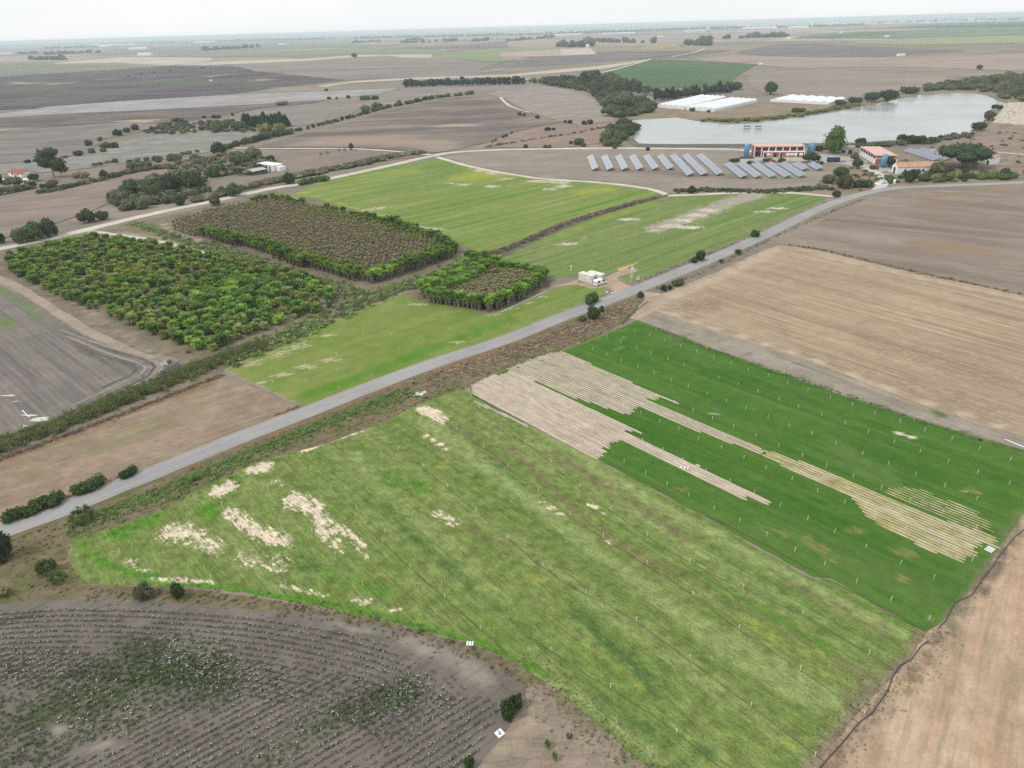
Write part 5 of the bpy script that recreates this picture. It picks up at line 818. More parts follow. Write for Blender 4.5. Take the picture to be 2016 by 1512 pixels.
# left of the chalk track
for x, y, w, h, k, m_, lb in [(45, 480, 44, 32, 'round', 'mid', 'left bush of the dark row above the chalk track'), (72, 475, 46, 40, 'round', 'mid', 'middle bush of the dark row above the chalk track'), (100, 468, 42, 40, 'round', 'dark', 'right bush of the dark row above the chalk track'), (4, 480, 24, 22, 'round', 'dark', 'bush at the left edge above the chalk track'),
        (174, 440, 36, 30, 'round', 'dark', 'round dark bush beside the track junction'), (203, 434, 28, 20, 'round', 'olive', 'smaller bush right of the round dark junction bush'),
        (245, 416, 26, 16, 'small', 'olive', 'low bush on the track side right of the junction'), (270, 414, 50, 26, 'wide', 'olive', 'wide olive bush above the chalk track'), (355, 405, 26, 20, 'round', 'dark', 'dark round bush nearest the track in the thicket'), (328, 402, 24, 18, 'small', 'olive', 'olive bush left of the dark round thicket bush'),
        (235, 400, 34, 30, 'loose', 'grey', 'pale grey bush on the left end of the thicket'), (262, 385, 40, 34, 'round', 'mid', 'green bush rising in the left thicket'), (300, 392, 40, 34, 'loose', 'olive', 'olive bush in the middle of the thicket'), (340, 378, 46, 36, 'round', 'dark', 'dark tall bush in the thicket'), (382, 376, 50, 38, 'round', 'dark', 'largest dark bush in the thicket'), (408, 385, 30, 22, 'loose', 'olive', 'olive bush at the right end of the thicket'), (360, 350, 40, 18, 'wide', 'yellow', 'yellow green canes on top of the thicket'),
        (425, 405, 28, 24, 'round', 'olive', 'olive bush between chalk track and palms'), (462, 388, 36, 28, 'round', 'mid', 'round bush above the track near the palm tip'), (440, 382, 22, 16, 'small', 'olive', 'small bush left of the round bush near the palm tip'), (570, 363, 34, 24, 'round', 'dark', 'dark bush where the track passes the palm tip'),
        (432, 305, 40, 26, 'round', 'dark', 'big dark tree bush at the left end of the tilled dome'), (420, 350, 30, 24, 'round', 'mid', 'green tree left of the shed'), (440, 346, 26, 20, 'round', 'dark', 'dark bush left of the shed'), (472, 344, 24, 14, 'round', 'dark', 'dark bush next to the shed roof'), (512, 338, 24, 16, 'round', 'dark', 'dark bush in front of the white farm'), (500, 316, 44, 28, 'round', 'yellow', 'yellow green tree behind the white farm'), (474, 326, 44, 28, 'wide', 'olive', 'olive trees left of the white farm'), (532, 318, 24, 12, 'round', 'dark', 'dark bush at the right end of the white farm'),
        (385, 320, 26, 16, 'round', 'olive', 'olive bush on the edge of the scrub strip'), (395, 330, 36, 24, 'loose', 'grey', 'grey bush in the scrub strip'), (345, 318, 30, 16, 'wide', 'olive', 'low bush below the pale cotton field'), (310, 320, 20, 12, 'small', 'olive', 'left low bush below the pale cotton field'), (320, 333, 12, 9, 'small', 'mid', 'tiny bush on the corner of the tilled field'), (335, 334, 14, 10, 'small', 'olive', 'second tiny bush on the corner of the tilled field'),
        (206, 352, 22, 18, 'round', 'dark', 'dark bush left of the brown tilled field'), (262, 336, 26, 18, 'round', 'olive', 'olive bush on the lane above the tilled field'), (285, 334, 30, 18, 'wide', 'grey', 'grey bush on the lane above the tilled field'), (160, 352, 30, 14, 'wide', 'brown', 'brown bare bush beside the gum tree'),
        (156, 308, 22, 12, 'round', 'dark', 'round dark bush on the cotton margin'), (182, 303, 18, 12, 'round', 'mid', 'green bush right of the round cotton margin bush'), (205, 300, 14, 9, 'small', 'olive', 'small bush on the cotton margin'), (175, 288, 20, 13, 'round', 'dark', 'dark bush at the corner of the fallow slope'), (210, 292, 26, 12, 'round', 'mid', 'wide bush cluster left part by the pale strip'), (226, 292, 20, 12, 'round', 'dark', 'wide bush cluster right part by the pale strip'), (232, 268, 24, 14, 'round', 'dark', 'dark round tree on the upper hedge'), (250, 262, 16, 11, 'round', 'mid', 'green tree on the upper hedge'), (267, 257, 20, 13, 'round', 'dark', 'second dark tree on the upper hedge'), (198, 278, 12, 9, 'small', 'mid', 'small bush ending the upper hedge'), (55, 322, 14, 8, 'small', 'dark', 'small dark bush above the red roof'), (75, 319, 18, 7, 'wide', 'dark', 'low dark bush above the red roof'), (128, 312, 14, 6, 'small', 'olive', 'small bush right of the gum tree top')]:
    plant(x, y, w, h, k, m_, lb)
# trees
plant(108, 352, 62, 56, 'gum', 'dark', 'tall leaning gum tree above the red roofed house', None, 'gum_tree', 'tree', .08, palebark)
plant(1641, 303, 46, 48, 'poplar', 'lime', 'tall light green poplar on the lake bank', None, 'poplar_tree', 'tree', .12)
plant(1893, 334, 100, 46, 'umbrella', 'dark', 'broad dark spreading tree beside the white house at right', None, 'spreading_tree', 'tree', .45)
plant(30, 372, 36, 22, 'umbrella', 'mid', 'flat topped pine in front of the red roofed house', None, 'pine_tree', 'tree', .4); plant(-2, 372, 30, 38, 'round', 'dark', 'dark tree cut by the left edge beside the red roofed house', None, 'broadleaf_tree', 'tree', .2)
plant(68, 358, 26, 16, 'round', 'dark', 'dark tree between red roofed house and gum tree', None, 'broadleaf_tree', 'tree', .2); plant(62, 372, 24, 14, 'round', 'dark', 'low dark tree in front of the gum tree', None, 'broadleaf_tree', 'tree', .2); plant(105, 370, 34, 14, 'wide', 'olive', 'olive hedge tree below the gum tree', None, 'broadleaf_tree', 'tree', .2); plant(90, 372, 20, 10, 'wide', 'blue', 'dark green clipped hedge in the house garden', None, 'clipped_hedge', 'hedge')
for i, x in enumerate((484, 491, 499, 507, 514, 522, 530, 538, 546, 554, 563)): plant(x, 251 - i * .1, random.uniform(18, 24), random.uniform(19, 27), 'cone', 'blue', 'dark conifer of the close row behind pale canes', 'conifers of the dark row', 'conifer_tree', 'tree', .1)
plant(524, 262, 34, 20, 'round', 'yellow', 'pale green cane clump, left one, below the dark conifers', None, 'cane_clump', 'canes'); plant(550, 262, 32, 20, 'round', 'yellow', 'pale green cane clump, right one, below the dark conifers', None, 'cane_clump', 'canes')
plant(470, 258, 30, 18, 'wide', 'olive', 'olive bush left of the pale canes'); plant(440, 256, 28, 18, 'round', 'olive', 'round olive bush far left of the pale canes'); plant(425, 262, 20, 14, 'round', 'mid', 'green bush at the pale cotton corner')
C = spline([at(*p) for p in [(800, 172.5), (860, 170.5), (930, 168.5), (1000, 167), (1030, 166)]], 7.0)
for p in C:
    px_ = proj([p[:]])[0][0]; plant(px_[0], px_[1], random.uniform(17, 24), random.uniform(11, 16), random.choice(['tall', 'round']), random.choice(['dark', 'blue', 'dark', 'mid']), 'dark tree of the long windbreak row beyond the tilled dome', 'trees of the long windbreak', 'windbreak_tree', 'tree', .1)
def row(pl, n, wr, hr, kinds, mats, label, group, name='bush', cat='bush', trunk=0.0):
    C = spline([at(*p) for p in pl], 1.0)
    for k in range(n):
        p = C[int((k + random.uniform(.1, .9)) / n * (len(C) - 1))]; px_ = proj([p[:]])[0][0]
        plant(px_[0], px_[1], random.uniform(*wr), random.uniform(*hr), random.choice(kinds), random.choice(mats), label, group, name, cat, trunk)
row([(560, 262), (600, 256), (640, 246), (690, 233), (760, 214), (800, 206), (860, 194), (930, 186)], 46, (7, 14), (5, 9), ['round', 'small', 'wide'], ['dark', 'mid', 'olive', 'olive'], 'small bush in the hedge along the upper edge of the tilled dome', 'hedge bushes along the dome')
row([(420, 300), (460, 290), (500, 280), (540, 270), (580, 262)], 22, (14, 24), (9, 14), ['round', 'wide'], ['dark', 'mid', 'olive'], 'bush in the thick hedge left of the tilled dome', 'thick hedge bushes left of the dome')
for x, y, w, h, m_, lb in [(692, 296, 12, 14, 'dark', 'round dark tree at the end of the bare orchard row'), (720, 222, 22, 14, 'grey', 'grey tree on the dome hedge'), (742, 214, 24, 12, 'mid', 'wide green tree on the dome hedge'), (786, 206, 11, 9, 'dark', 'lone dark tree right on the dome hedge'), (720, 197, 22, 9, 'mid', 'green bush cluster near the pale band'), (738, 197, 18, 9, 'dark', 'dark bush right of the cluster near the pale band'), (686, 194, 10, 7, 'dark', 'dark bush at the tip of the pale band'), (643, 180, 9, 6, 'dark', 'lone bush on the pale band'), (648, 196, 11, 6, 'dark', 'bush on the lower border of the pale band'), (663, 196, 8, 6, 'olive', 'second bush on the lower border of the pale band'), (698, 114, 14, 9, 'dark', 'lone round tree on the hill crest'), (350, 240, 22, 8, 'dark', 'dark bush under the ploughed strip'), (330, 246, 16, 7, 'olive', 'olive bush under the ploughed strip'), (402, 233, 10, 6, 'dark', 'small bush on the tilled edge, left'), (426, 233, 18, 7, 'dark', 'dark bush on the tilled edge, middle'), (458, 228, 8, 6, 'dark', 'small bush on the tilled edge, right'), (555, 208, 26, 8, 'grey', 'grey tree group at the foot of the pale band'),
        (1023, 228, 10, 7, 'dark', 'left of the two paired bushes under the eroded slope'), (1032, 229, 8, 6, 'dark', 'right of the two paired bushes under the eroded slope'), (1058, 234, 11, 8, 'dark', 'single round bush under the eroded slope'), (1113, 242, 8, 6, 'dark', 'small bush before the dark pair on the bank'), (1122, 243, 12, 7, 'dark', 'bush on the bank, middle of three'), (1150, 246, 16, 9, 'dark', 'left bush of the dark pair on the bank'), (1162, 245, 16, 10, 'dark', 'right bush of the dark pair on the bank'), (1078, 258, 16, 8, 'dark', 'dark low bush on the bare bank, left'), (1090, 257, 10, 6, 'dark', 'dark low bush on the bare bank, right'), (1140, 286, 26, 14, 'olive', 'olive bush left of the wooden gate'), (1124, 284, 10, 7, 'mid', 'small bush left of the olive gate bush'), (1148, 289, 14, 8, 'mid', 'green bush touching the gate'), (1198, 288, 26, 12, 'yellow', 'yellow green bush right of the gate'), (1035, 292, 12, 8, 'dark', 'dark bush on the track above the solar field'), (1077, 292, 16, 7, 'mid', 'green bush on the track above the solar field'), (1210, 293, 14, 9, 'lime', 'lime bush on the track above the solar panels'), (1275, 297, 10, 8, 'dark', 'dark bush on the track behind the middle panels'), (1516, 187, 32, 26, 'dark', 'large dark tree behind the second greenhouse'), (1927, 138, 14, 10, 'blue', 'lone dark tree on the far right slope'),
        (1510, 318.5, 18, 7, 'dark', 'dark bush behind the right panel rows'), (1445, 320, 22, 8, 'dark', 'dark bush at the left yard corner'), (1475, 323, 12, 7, 'mid', 'bush between yard and panels'), (1538, 320, 16, 10, 'olive', 'olive bush at the yard edge'), (1597, 321, 38, 19, 'dark', 'broad dark tree in front of the right water tank'), (1617, 324, 9, 7, 'dark', 'small bush right of the broad yard tree'), (1655, 348, 36, 20, 'mid', 'green bush on the slope below the lane'), (1660, 372, 44, 28, 'olive', 'largest olive bush below the solar field'), (1696, 370, 36, 17, 'dark', 'dark bush at the road junction'), (1630, 362, 30, 18, 'olive', 'olive bush left of the largest slope bush'), (1681, 318, 18, 18, 'yellow', 'yellow green tree at the red roofed barn'), (1687, 332, 22, 20, 'dark', 'dark tree at the red roofed barn'), (1749, 330, 24, 22, 'dark', 'round dark tree between barn and chapel house'), (1716, 334, 12, 9, 'olive', 'dark clipped bush on the lane'), (1725, 334, 12, 10, 'brown', 'brown clipped bush on the lane'), (1694, 288, 24, 16, 'dark', 'dark tree behind the grey shed'), (1612, 298, 20, 12, 'dark', 'dark bush left of the tall poplar'),
        (1790, 360, 32, 26, 'dark', 'dark bush below the chapel house'), (1845, 344, 42, 26, 'olive', 'large olive bush right of the chapel house'), (1868, 342, 18, 16, 'dark', 'dark bush behind the large olive bush'), (1778, 335, 22, 22, 'yellow', 'yellow green tree in front of the chapel roof'), (1905, 336, 34, 26, 'yellow', 'light green tree below the spreading tree'), (1880, 354, 28, 18, 'yellow', 'yellow bush right by the road'), (1940, 354, 40, 14, 'lime', 'bright green hedge by the road at right'), (1980, 352, 44, 12, 'mid', 'green hedge by the road, farther right'), (1818, 358, 24, 14, 'mid', 'green bush by the road under the chapel house'),
        (1775, 282, 26, 17, 'dark', 'left tree of the lakeside clump'), (1795, 284, 26, 18, 'dark', 'second tree of the lakeside clump'), (1812, 284, 24, 17, 'mid', 'third tree of the lakeside clump'), (1832, 284, 22, 14, 'dark', 'right tree of the lakeside clump'), (1850, 275, 12, 9, 'dark', 'small round tree right of the lakeside clump'), (1877, 271, 16, 10, 'dark', 'round tree on the lake shore'), (1910, 270, 14, 9, 'dark', 'small tree on the lake shore near the bluff'), (1926, 258, 32, 17, 'dark', 'dark tree on the shore below the cliff'), (1945, 238, 26, 20, 'olive', 'olive tree at the cliff edge'), (1963, 216, 22, 10, 'dark', 'dark tree on the cliff head'), (2004, 196, 30, 16, 'dark', 'dark tree at the right end of the lake'),
        (1748, 200, 42, 22, 'dark', 'big dark tree on the far lake shore'), (1716, 202, 36, 20, 'dark', 'dark tree left of the big one on the far shore'), (1682, 206, 30, 14, 'dark', 'dark tree next to the second greenhouse'), (1655, 208, 30, 11, 'dark', 'low dark tree at the second greenhouse end'), (1790, 186, 34, 16, 'olive', 'olive tree right of the big shore tree'), (1825, 180, 34, 16, 'olive', 'olive tree farther right on the far shore'), (1570, 222, 26, 10, 'mid', 'green bush on the far shore lawn'), (1363, 220, 14, 8, 'dark', 'left bush in front of the first greenhouse'), (1395, 222, 10, 6, 'mid', 'small bush in front of the first greenhouse'), (1330, 214, 8, 6, 'mid', 'bush at the left corner of the first greenhouse'), (1218, 214, 70, 28, 'olive', 'wide olive tree mass at the head of the lake'), (1200, 230, 40, 20, 'mid', 'green tree at the lake head bend'), (1440, 178, 60, 14, 'dark', 'long dark grove behind the first greenhouse right part')]:
    big_ = w >= 20 and lb.find('bush') < 0 and lb.find('hedge') < 0
    plant(x, y, w, h, 'wide' if w > 2.1 * h else 'round', m_, lb, None, 'hedge' if 'hedge' in lb else ('broadleaf_tree' if 'tree' in lb or 'grove' in lb else 'bush'), 'hedge' if lb.startswith(('bright green hedge', 'green hedge')) else ('tree' if 'tree' in lb or 'grove' in lb else 'bush'), .15 if ('tree' in lb or 'grove' in lb) and w >= 12 else 0)
for i, (x, y) in enumerate([(633, 309), (646, 306), (668, 301), (680, 300)]): plant(x, y, 11, 9, 'sparse', 'grey', 'thin bare orchard tree standing in the tilled field', 'bare orchard trees', 'orchard_tree', 'tree', .3)
row([(1288, 200), (1320, 196), (1350, 192), (1380, 188), (1420, 184), (1435, 182)], 22, (13, 20), (14, 24), ['tall', 'cone', 'round'], ['dark', 'mid', 'dark', 'blue'], 'dark tree of the grove behind the white greenhouse', 'grove behind the greenhouse', 'grove_tree', 'tree', .1)
row([(1035, 163), (1080, 165), (1120, 170), (1155, 180), (1180, 192)], 26, (10, 16), (7, 11), ['round', 'small'], ['mid', 'olive', 'yellow', 'mid'], 'bright bush in the hedge above the eroded slope', 'hedge above the eroded slope')
row([(1150, 165), (1180, 160), (1215, 168), (1240, 178), (1265, 186), (1300, 190)], 24, (16, 28), (13, 22), ['round', 'tall', 'loose'], ['dark', 'mid', 'olive', 'dark'], 'tree in the wooded valley left of the greenhouse', 'valley trees', 'valley_tree', 'tree', .12)
row([(960, 285), (1000, 268), (1010, 262)], 5, (6, 10), (4, 6), ['small'], ['olive', 'dark'], 'tiny bush on the dome field corner', 'corner bushes of the dome')
row([(250, 152 - 0), (330, 141), (420, 133)], 6, (4, 7), (3, 4), ['small'], ['dark'], 'tiny dark bush on the burnt field border', 'bushes of the burnt field border')
row([(1830, 180), (1880, 172), (1930, 168), (1990, 165)], 14, (22, 34), (12, 17), ['round', 'loose', 'wide'], ['olive', 'grey', 'mid', 'yellow'], 'olive tree in the thick belt beyond the lake at right', 'belt of trees beyond the lake', 'shore_tree', 'tree', .1)
row([(70, 384), (110, 377), (150, 368), (200, 357), (260, 342), (330, 331)], 34, (12, 24), (7, 13), ['round', 'wide', 'loose', 'small'], ['olive', 'brown', 'grey', 'mid', 'olive'], 'olive brown bush in the lane hedge above the brown tilled field', 'lane hedge above the tilled field')
row([(-10, 386), (30, 379), (68, 371)], 12, (14, 22), (11, 15), ['loose', 'round'], ['yellow', 'yellow', 'olive'], 'yellowish canes in front of the red roofed house', 'canes before the red roofed house', 'cane_clump', 'canes')
row([(180, 330), (220, 322), (290, 318), (350, 308), (400, 300)], 14, (10, 18), (6, 10), ['round', 'small', 'loose'], ['olive', 'dark', 'grey'], 'bush scattered along the lower edge of the pale cotton field', 'bushes below the pale cotton field')
row([(590, 366), (620, 360), (650, 356)], 9, (13, 17), (11, 14), ['round'], ['lime'], 'bright green shrub in the short hedge on the track bend', 'hedge on the track bend', 'hedge_shrub', 'shrub')
# ================================================================== BUILT THINGS
white = plain('white_paint', (.78, .78, .76, 1), .6, .3, 0, .07); offw = plain('cream_paint', (.66, .64, .57, 1), .6, .3, 0, .1); redp = plain('red_panel', (.30, .055, .05, 1), .7, .2, 0, .15); pinkr = plain('pink_roof', (.60, .40, .35, 1), .85, .1, 0, .12, 3); dark = plain('dark_opening', (.02, .022, .03, 1), .5, .3)
brick = plain('red_brick', (.34, .14, .10, 1), .9, .1, 0, .2); grey = plain('concrete', (.30, .29, .27, 1), .9, .1, 0, .15); greyd = plain('dark_metal', (.07, .075, .08, 1), .5, .4); blue = plain('blue_tank_paint', (.12, .30, .47, 1), .45, .4, 0, .12); navy = plain('navy_paint', (.02, .035, .10, 1), .5, .4); tile = plain('clay_tile', (.46, .27, .19, 1), .85, .1, 0, .15, 2); redtile = plain('red_tile', (.30, .11, .09, 1), .8, .1, 0, .15, 2)
steel = plain('galvanised_steel', (.5, .5, .5, 1), .45, .5, .6, .1); tyre = plain('rubber', (.02, .02, .02, 1), .8, .2); carglass = plain('car_glass', (.012, .014, .03, 1), .08, .6); silver = plain('silver_paint', (.42, .44, .46, 1), .35, .5, .3, .05); wood = plain('weathered_wood', (.42, .38, .33, 1), .9, .1, 0, .2, .4); poly = plain('plastic_white', (.80, .80, .80, 1), .5, .3, 0, .04)
def frame2(p0, p1, z=0):
    """origin and heading of a front wall seen from pixel p0 to pixel p1"""
    a, b = at(*p0), at(*p1); d = b - a; return a, math.atan2(d.y, d.x), d.length
def house(name, p0, p1, depth, hgt, wallm, label, cat='building', roof=('flat', None, .3), wins=(), doors=(), winm=None, doorm=None, base=.0):
    o, ang, L = frame2(p0, p1); r = empty(name, o, ang); tag(r, label, cat)
    b = MB(); b.box(0, L, 0, depth, -.2, hgt)
    kind, rm, rh = roof
    if kind == 'gable': b.add([(0, 0, hgt), (0, depth, hgt), (0, depth / 2, hgt + rh), (L, 0, hgt), (L, depth, hgt), (L, depth / 2, hgt + rh)], [(0, 2, 1), (3, 4, 5), (0, 3, 5, 2), (1, 2, 5, 4)])
    if kind == 'gabley': b.add([(0, 0, hgt), (L, 0, hgt), (L / 2, 0, hgt + rh), (0, depth, hgt), (L, depth, hgt), (L / 2, depth, hgt + rh)], [(0, 1, 2), (3, 5, 4), (0, 2, 5, 3), (1, 4, 5, 2)])
    b.obj('wall', wallm, r)
    q = MB(); e = .35
    if kind == 'flat': q.box(-e, L + e, -e, depth + e, hgt + .004, hgt + rh)
    if kind == 'shed': q.hexa([(-e, -e, hgt + .02), (L + e, -e, hgt + .02), (L + e, depth + e, hgt + rh), (-e, depth + e, hgt + rh), (-e, -e, hgt + .2), (L + e, -e, hgt + .2), (L + e, depth + e, hgt + rh + .2), (-e, depth + e, hgt + rh + .2)])
    if kind == 'gable':
        for s in (0, 1):
            y0 = -e if s == 0 else depth + e; q.hexa([(-e, y0, hgt - .1), (L + e, y0, hgt - .1), (L + e, depth / 2, hgt + rh + .03), (-e, depth / 2, hgt + rh + .03), (-e, y0, hgt + .08), (L + e, y0, hgt + .08), (L + e, depth / 2, hgt + rh + .22), (-e, depth / 2, hgt + rh + .22)])
    if kind == 'gabley':
        for s in (0, 1):
            x0 = -e if s == 0 else L + e; q.hexa([(x0, -.05, hgt - .1), (L / 2, -.05, hgt + rh + .03), (L / 2, depth + e, hgt + rh + .03), (x0, depth + e, hgt - .1), (x0, -.05, hgt + .08), (L / 2, -.05, hgt + rh + .22), (L / 2, depth + e, hgt + rh + .22), (x0, depth + e, hgt + .08)])
    if rm: q.obj('roof', rm, r)
    for x, z, w, h in wins: MB().box(x * L - w / 2, x * L + w / 2, -.05, .1, z, z + h).obj('window', winm or dark, r)
    for x, w, h in doors: MB().box(x * L - w / 2, x * L + w / 2, -.06, .1, 0, h).obj('door', doorm or dark, r)
    return r, L
# ---- long pump house: white frame, red panels, pink roof, lower white annex in front
o, ang, L = frame2((1486, 310), (1583, 309.2)); r = empty('pump_house', o, ang); tag(r, 'long red and white pump house with pink flat roof on the lake dam', 'building')
D_, h_ = 9.0, 6.2
MB().box(0, L, 3.0, 3.0 + D_, -.2, h_).obj('wall', brick, r)
rf = MB().box(-.5, L + .5, 2.4, 3.5 + D_, h_ + .004, h_ + .45).obj('roof', pinkr, r)
nb = 8
for k in range(nb): x = k * L / (nb - 1); MB().box(x - .28, x + .28, 2.75, 3.3, 0, h_ - .003).obj('pillar', white, r)
for k in range(nb - 1):
    x0 = k * L / (nb - 1) + .3; x1 = (k + 1) * L / (nb - 1) - .3
    MB().box(x0, x1, 2.9, 3.1, 4.1, 5.9).obj('window', dark, r); MB().box(x0, x1, 2.86, 3.12, 3.5, 4.3).obj('panel', redp, r)
MB().box(0, L, 2.84, 3.05, 5.9, h_ - .006).obj('beam', white, r)
MB().box(.6, 4.2, 2.8, 3.05, 0, 3.3).obj('door', dark, r)
an = MB().box(5.2, L, 0, 2.8, -.2, 3.2).obj('annex', brick, r); MB().box(5.0, L + .2, -.25, 2.82, 3.204, 3.45).obj('roof', white, an)
for k, fx in enumerate((.27, .66, .74, .82, .93)): w_ = 2.2; MB().box(fx * L - w_ / 2, fx * L + w_ / 2, -.08, .1, 1.1, 2.6).obj('window', white, an)
for fx, m_ in ((.21, navy), (.41, dark), (.52, dark), (.875, greyd)): MB().box(fx * L - .8, fx * L + .8, -.06, .1, 0, 2.5).obj('door', m_, an)
for k in range(6): x = 5.2 + k * (L - 5.2) / 5; MB().box(x - .2, x + .2, -.1, .3, 0, 3.2).obj('pillar', white, an)
# ---- red roofed barn
o, ang, L = frame2((1722.5, 324), (1692.5, 306)); r = empty('red_roofed_barn', o, ang); tag(r, 'barn with pink sheet roof and a row of white shutters', 'building'); ang2 = ang
W_ = 11.0; h_ = 5.0
MB().box(0, L, -W_, 0, -.2, h_).obj('wall', brick, r); MB().box(-.5, L + .5, -W_ - .5, .6, h_ + .004, h_ + .5).obj('roof', pinkr, r)
for k in range(7):
    x = .4 + k * (L - .8) / 6; MB().box(x - .25, x + .25, -.02, .28, 0, h_ - .003).obj('pillar', white, r)
    if k < 6: x1 = x + (L - .8) / 12; MB().box(x1 - L / 16, x1 + L / 16, -.05, .12, .2, 2.9).obj('shutter', white, r); MB().box(x1 - L / 15, x1 + L / 15, -.05, .1, 3.4, 4.7).obj('window', dark, r)
MB().box(-.06, .1, -W_ + .6, -5, 0, 3.2).obj('door', greyd, r); MB().box(-.12, .1, -W_ + .2, -.3, 3.4, 3.8).obj('beam', white, r)
# ---- chapel house: white gable front, long tiled wing
r, L = house('chapel_house', (1754.5, 339), (1764.5, 343), 24, 3.9, white, 'white gabled chapel house with navy door and long tiled wing', 'building', ('gabley', tile, 2.0), (), [(.5, 2.2, 3.4)], None, navy)
MB().box(L / 2 - .12, L / 2 + .12, .1, .34, 6.0, 7.6).box(L / 2 - .5, L / 2 + .5, .12, .32, 6.9, 7.12).obj('cross', white, r)
for k in range(4): MB().box(L - .04, L + .08, 4 + k * 5, 5.2 + k * 5, 1.2, 2.6).obj('window', dark, r)
house('white_cottage', (1922, 321), (1949, 325), 8, 4.2, white, 'white cottage with a terracotta roof edge behind the spreading tree', 'house', ('shed', tile, .5), [(.3, 1.4, 1.2, 1.4)], [(.8, 1.4, 2.4)], None, navy)
r, L = house('white_farmhouse', (509, 333), (540, 337.5), 7, 3.5, white, 'white farmhouse with flat roof in the left middle distance', 'house', ('flat', white, .35), [(.3, 1.0, 1.3, 2.2), (.55, .8, 1.3, 2.2)], [(.75, 1.4, 2.6)])
MB().box(L + .02, L + 4.5, 1.5, 6, -.2, 2.9).obj('side_wing', white, r)
r, L = house('open_shed', (489, 342), (499, 346), 9, 2.4, greyd, 'low shed with a pale sheet roof next to the white farmhouse', 'shed', ('shed', steel, .6))
r, L = house('red_roofed_house', (18, 347), (44, 351), 8, 2.8, white, 'white house with a red tiled roof at the left edge', 'house', ('gable', redtile, 1.6), [(.7, 1.0, 1.6, 1.4), (.3, 1.0, 1.6, 1.4)], [(.5, 1.4, 2.4)])
house('white_annex', (-14, 369), (24, 366), 8, 3.2, white, 'low white annex at the left edge below the red roofed house', 'house', ('flat', white, .3), [(.6, 1, 1.4, 1.2)])
house('garden_outbuilding', (44, 364), (58, 362), 5, 2.6, white, 'small white outbuilding right of the flat topped pine', 'house', ('flat', white, .25), (), [(.5, 1.1, 2.1)])
house('grey_block_shed', (1655, 303), (1679, 304), 8, 4.2, grey, 'grey block shed behind the barn near the lake', 'shed', ('flat', grey, .3), [(.2, .5, 2.2, 2.2)], [(.75, 2.2, 2.8)])
house('hedge_row_house', (1001, 161), (1021, 161), 14, 6, white, 'white house in the trees at the end of the windbreak', 'house', ('flat', white, .6), [(.3, 2, 2, 2), (.7, 2, 2, 2)])
house('small_white_store', (1025, 164.5), (1032, 164.5), 7, 4, white, 'left of two tiny white stores right of the windbreak house', 'house', ('flat', white, .4)); house('small_white_store', (1034, 164), (1041, 163.5), 7, 4.5, white, 'right of two tiny white stores right of the windbreak house', 'house', ('flat', white, .4))
# ruined concrete pump room: roofless walls
o, ang, L = frame2((327, 737), (350, 726)); r = empty('roofless_pump_room', o, ang); tag(r, 'roofless grey concrete hut at the corner of the ploughed field', 'ruin')
L = 4.6; W_ = 3.4
for b in (MB().box(0, L, 0, .25, 0, 2.0), MB().box(0, .25, .26, W_, 0, 2.1), MB().box(L - .25, L, .26, W_, 0, 2.3), MB().box(.26, L - .26, W_ - .25, W_, 0, 2.0)): b.obj('wall', grey, r)
MB().hexa([(.3, 1.2, 2.0), (1.6, .3, 2.0), (2.6, 2.6, 2.0), (.6, 3.0, 2.0), (.3, 1.2, 2.15), (1.6, .3, 2.15), (2.6, 2.6, 2.5), (.6, 3.0, 2.4)]).obj('broken_slab', grey, r); MB().box(-1.4, -.4, .2, 1.2, 0, 1.6).obj('meter_box', grey, r)
# ---- water tanks on skids
def tank(px, py, hp, wp, label):
    p = at(px, py); s = ppm(px, py); h = hp / s; rad = wp / s / 2; r = empty('water_tank', p); tag(r, label, 'tank')
    MB().tube([(0, 0, .9), (0, 0, 1.1), (0, 0, h - .6), (0, 0, h - .15), (0, 0, h)], [rad * .7, rad, rad, rad * .8, rad * .25], 16).obj('shell', blue, r, True)
    for k in range(4): a = .8 + k * 1.57; MB().tube([(math.cos(a) * rad * .75, math.sin(a) * rad * .75, -.1), (math.cos(a) * rad * .75, math.sin(a) * rad * .75, 1.3)], .12, 6).obj('leg', greyd, r)
    MB().box(-rad * 1.6, rad * 1.6, -rad * 1.1, rad * 1.1, .02, .25).obj('base', grey, r)
    b = MB()
    for sx in (-.25, .25): b.tube([(rad + .12, sx, .3), (rad + .12, sx, h - .2)], .04, 4)
    for k in range(8): b.tube([(rad + .12, -.25, .8 + k * (h - 1.5) / 8), (rad + .12, .25, .8 + k * (h - 1.5) / 8)], .03, 4)
    b.obj('ladder', steel, r)
tank(1468.5, 308, 24, 10, 'blue water tank at the left end of the pump house'); tank(1597, 304, 23, 10, 'blue water tank at the right end of the pump house'); tank(1738, 330, 26, 11, 'blue water tank at the corner of the red roofed barn')
for px, py, hp, lb in [(1592, 303, 18, 'pair of thin blue filter columns beside the right water tank')]:
    p = at(px, py); s = ppm(px, py); r = empty('filter_column', p); tag(r, lb, 'tank')
    for k in (-.8, .5): MB().tube([(k, 0, 0), (k, 0, hp / s * .8), (k, 0, hp / s)], [.45, .45, .2], 10).obj('column', blue, r, True)
r = empty('cattle_trough', at(1470, 312.5), -.1); tag(r, 'long dark trough by the left water tank', 'trough'); MB().box(-4.5, 4.5, -.8, .8, 0, .25).obj('base', grey, r)
bb = MB(); bb.box(-4.4, 4.4, -.75, -.55, .254, 1.3).box(-4.4, 4.4, .55, .75, .254, 1.3).box(-4.4, -4.2, -.54, .54, .254, 1.3).box(4.2, 4.4, -.54, .54, .254, 1.3); bb.obj('rim', greyd, r)
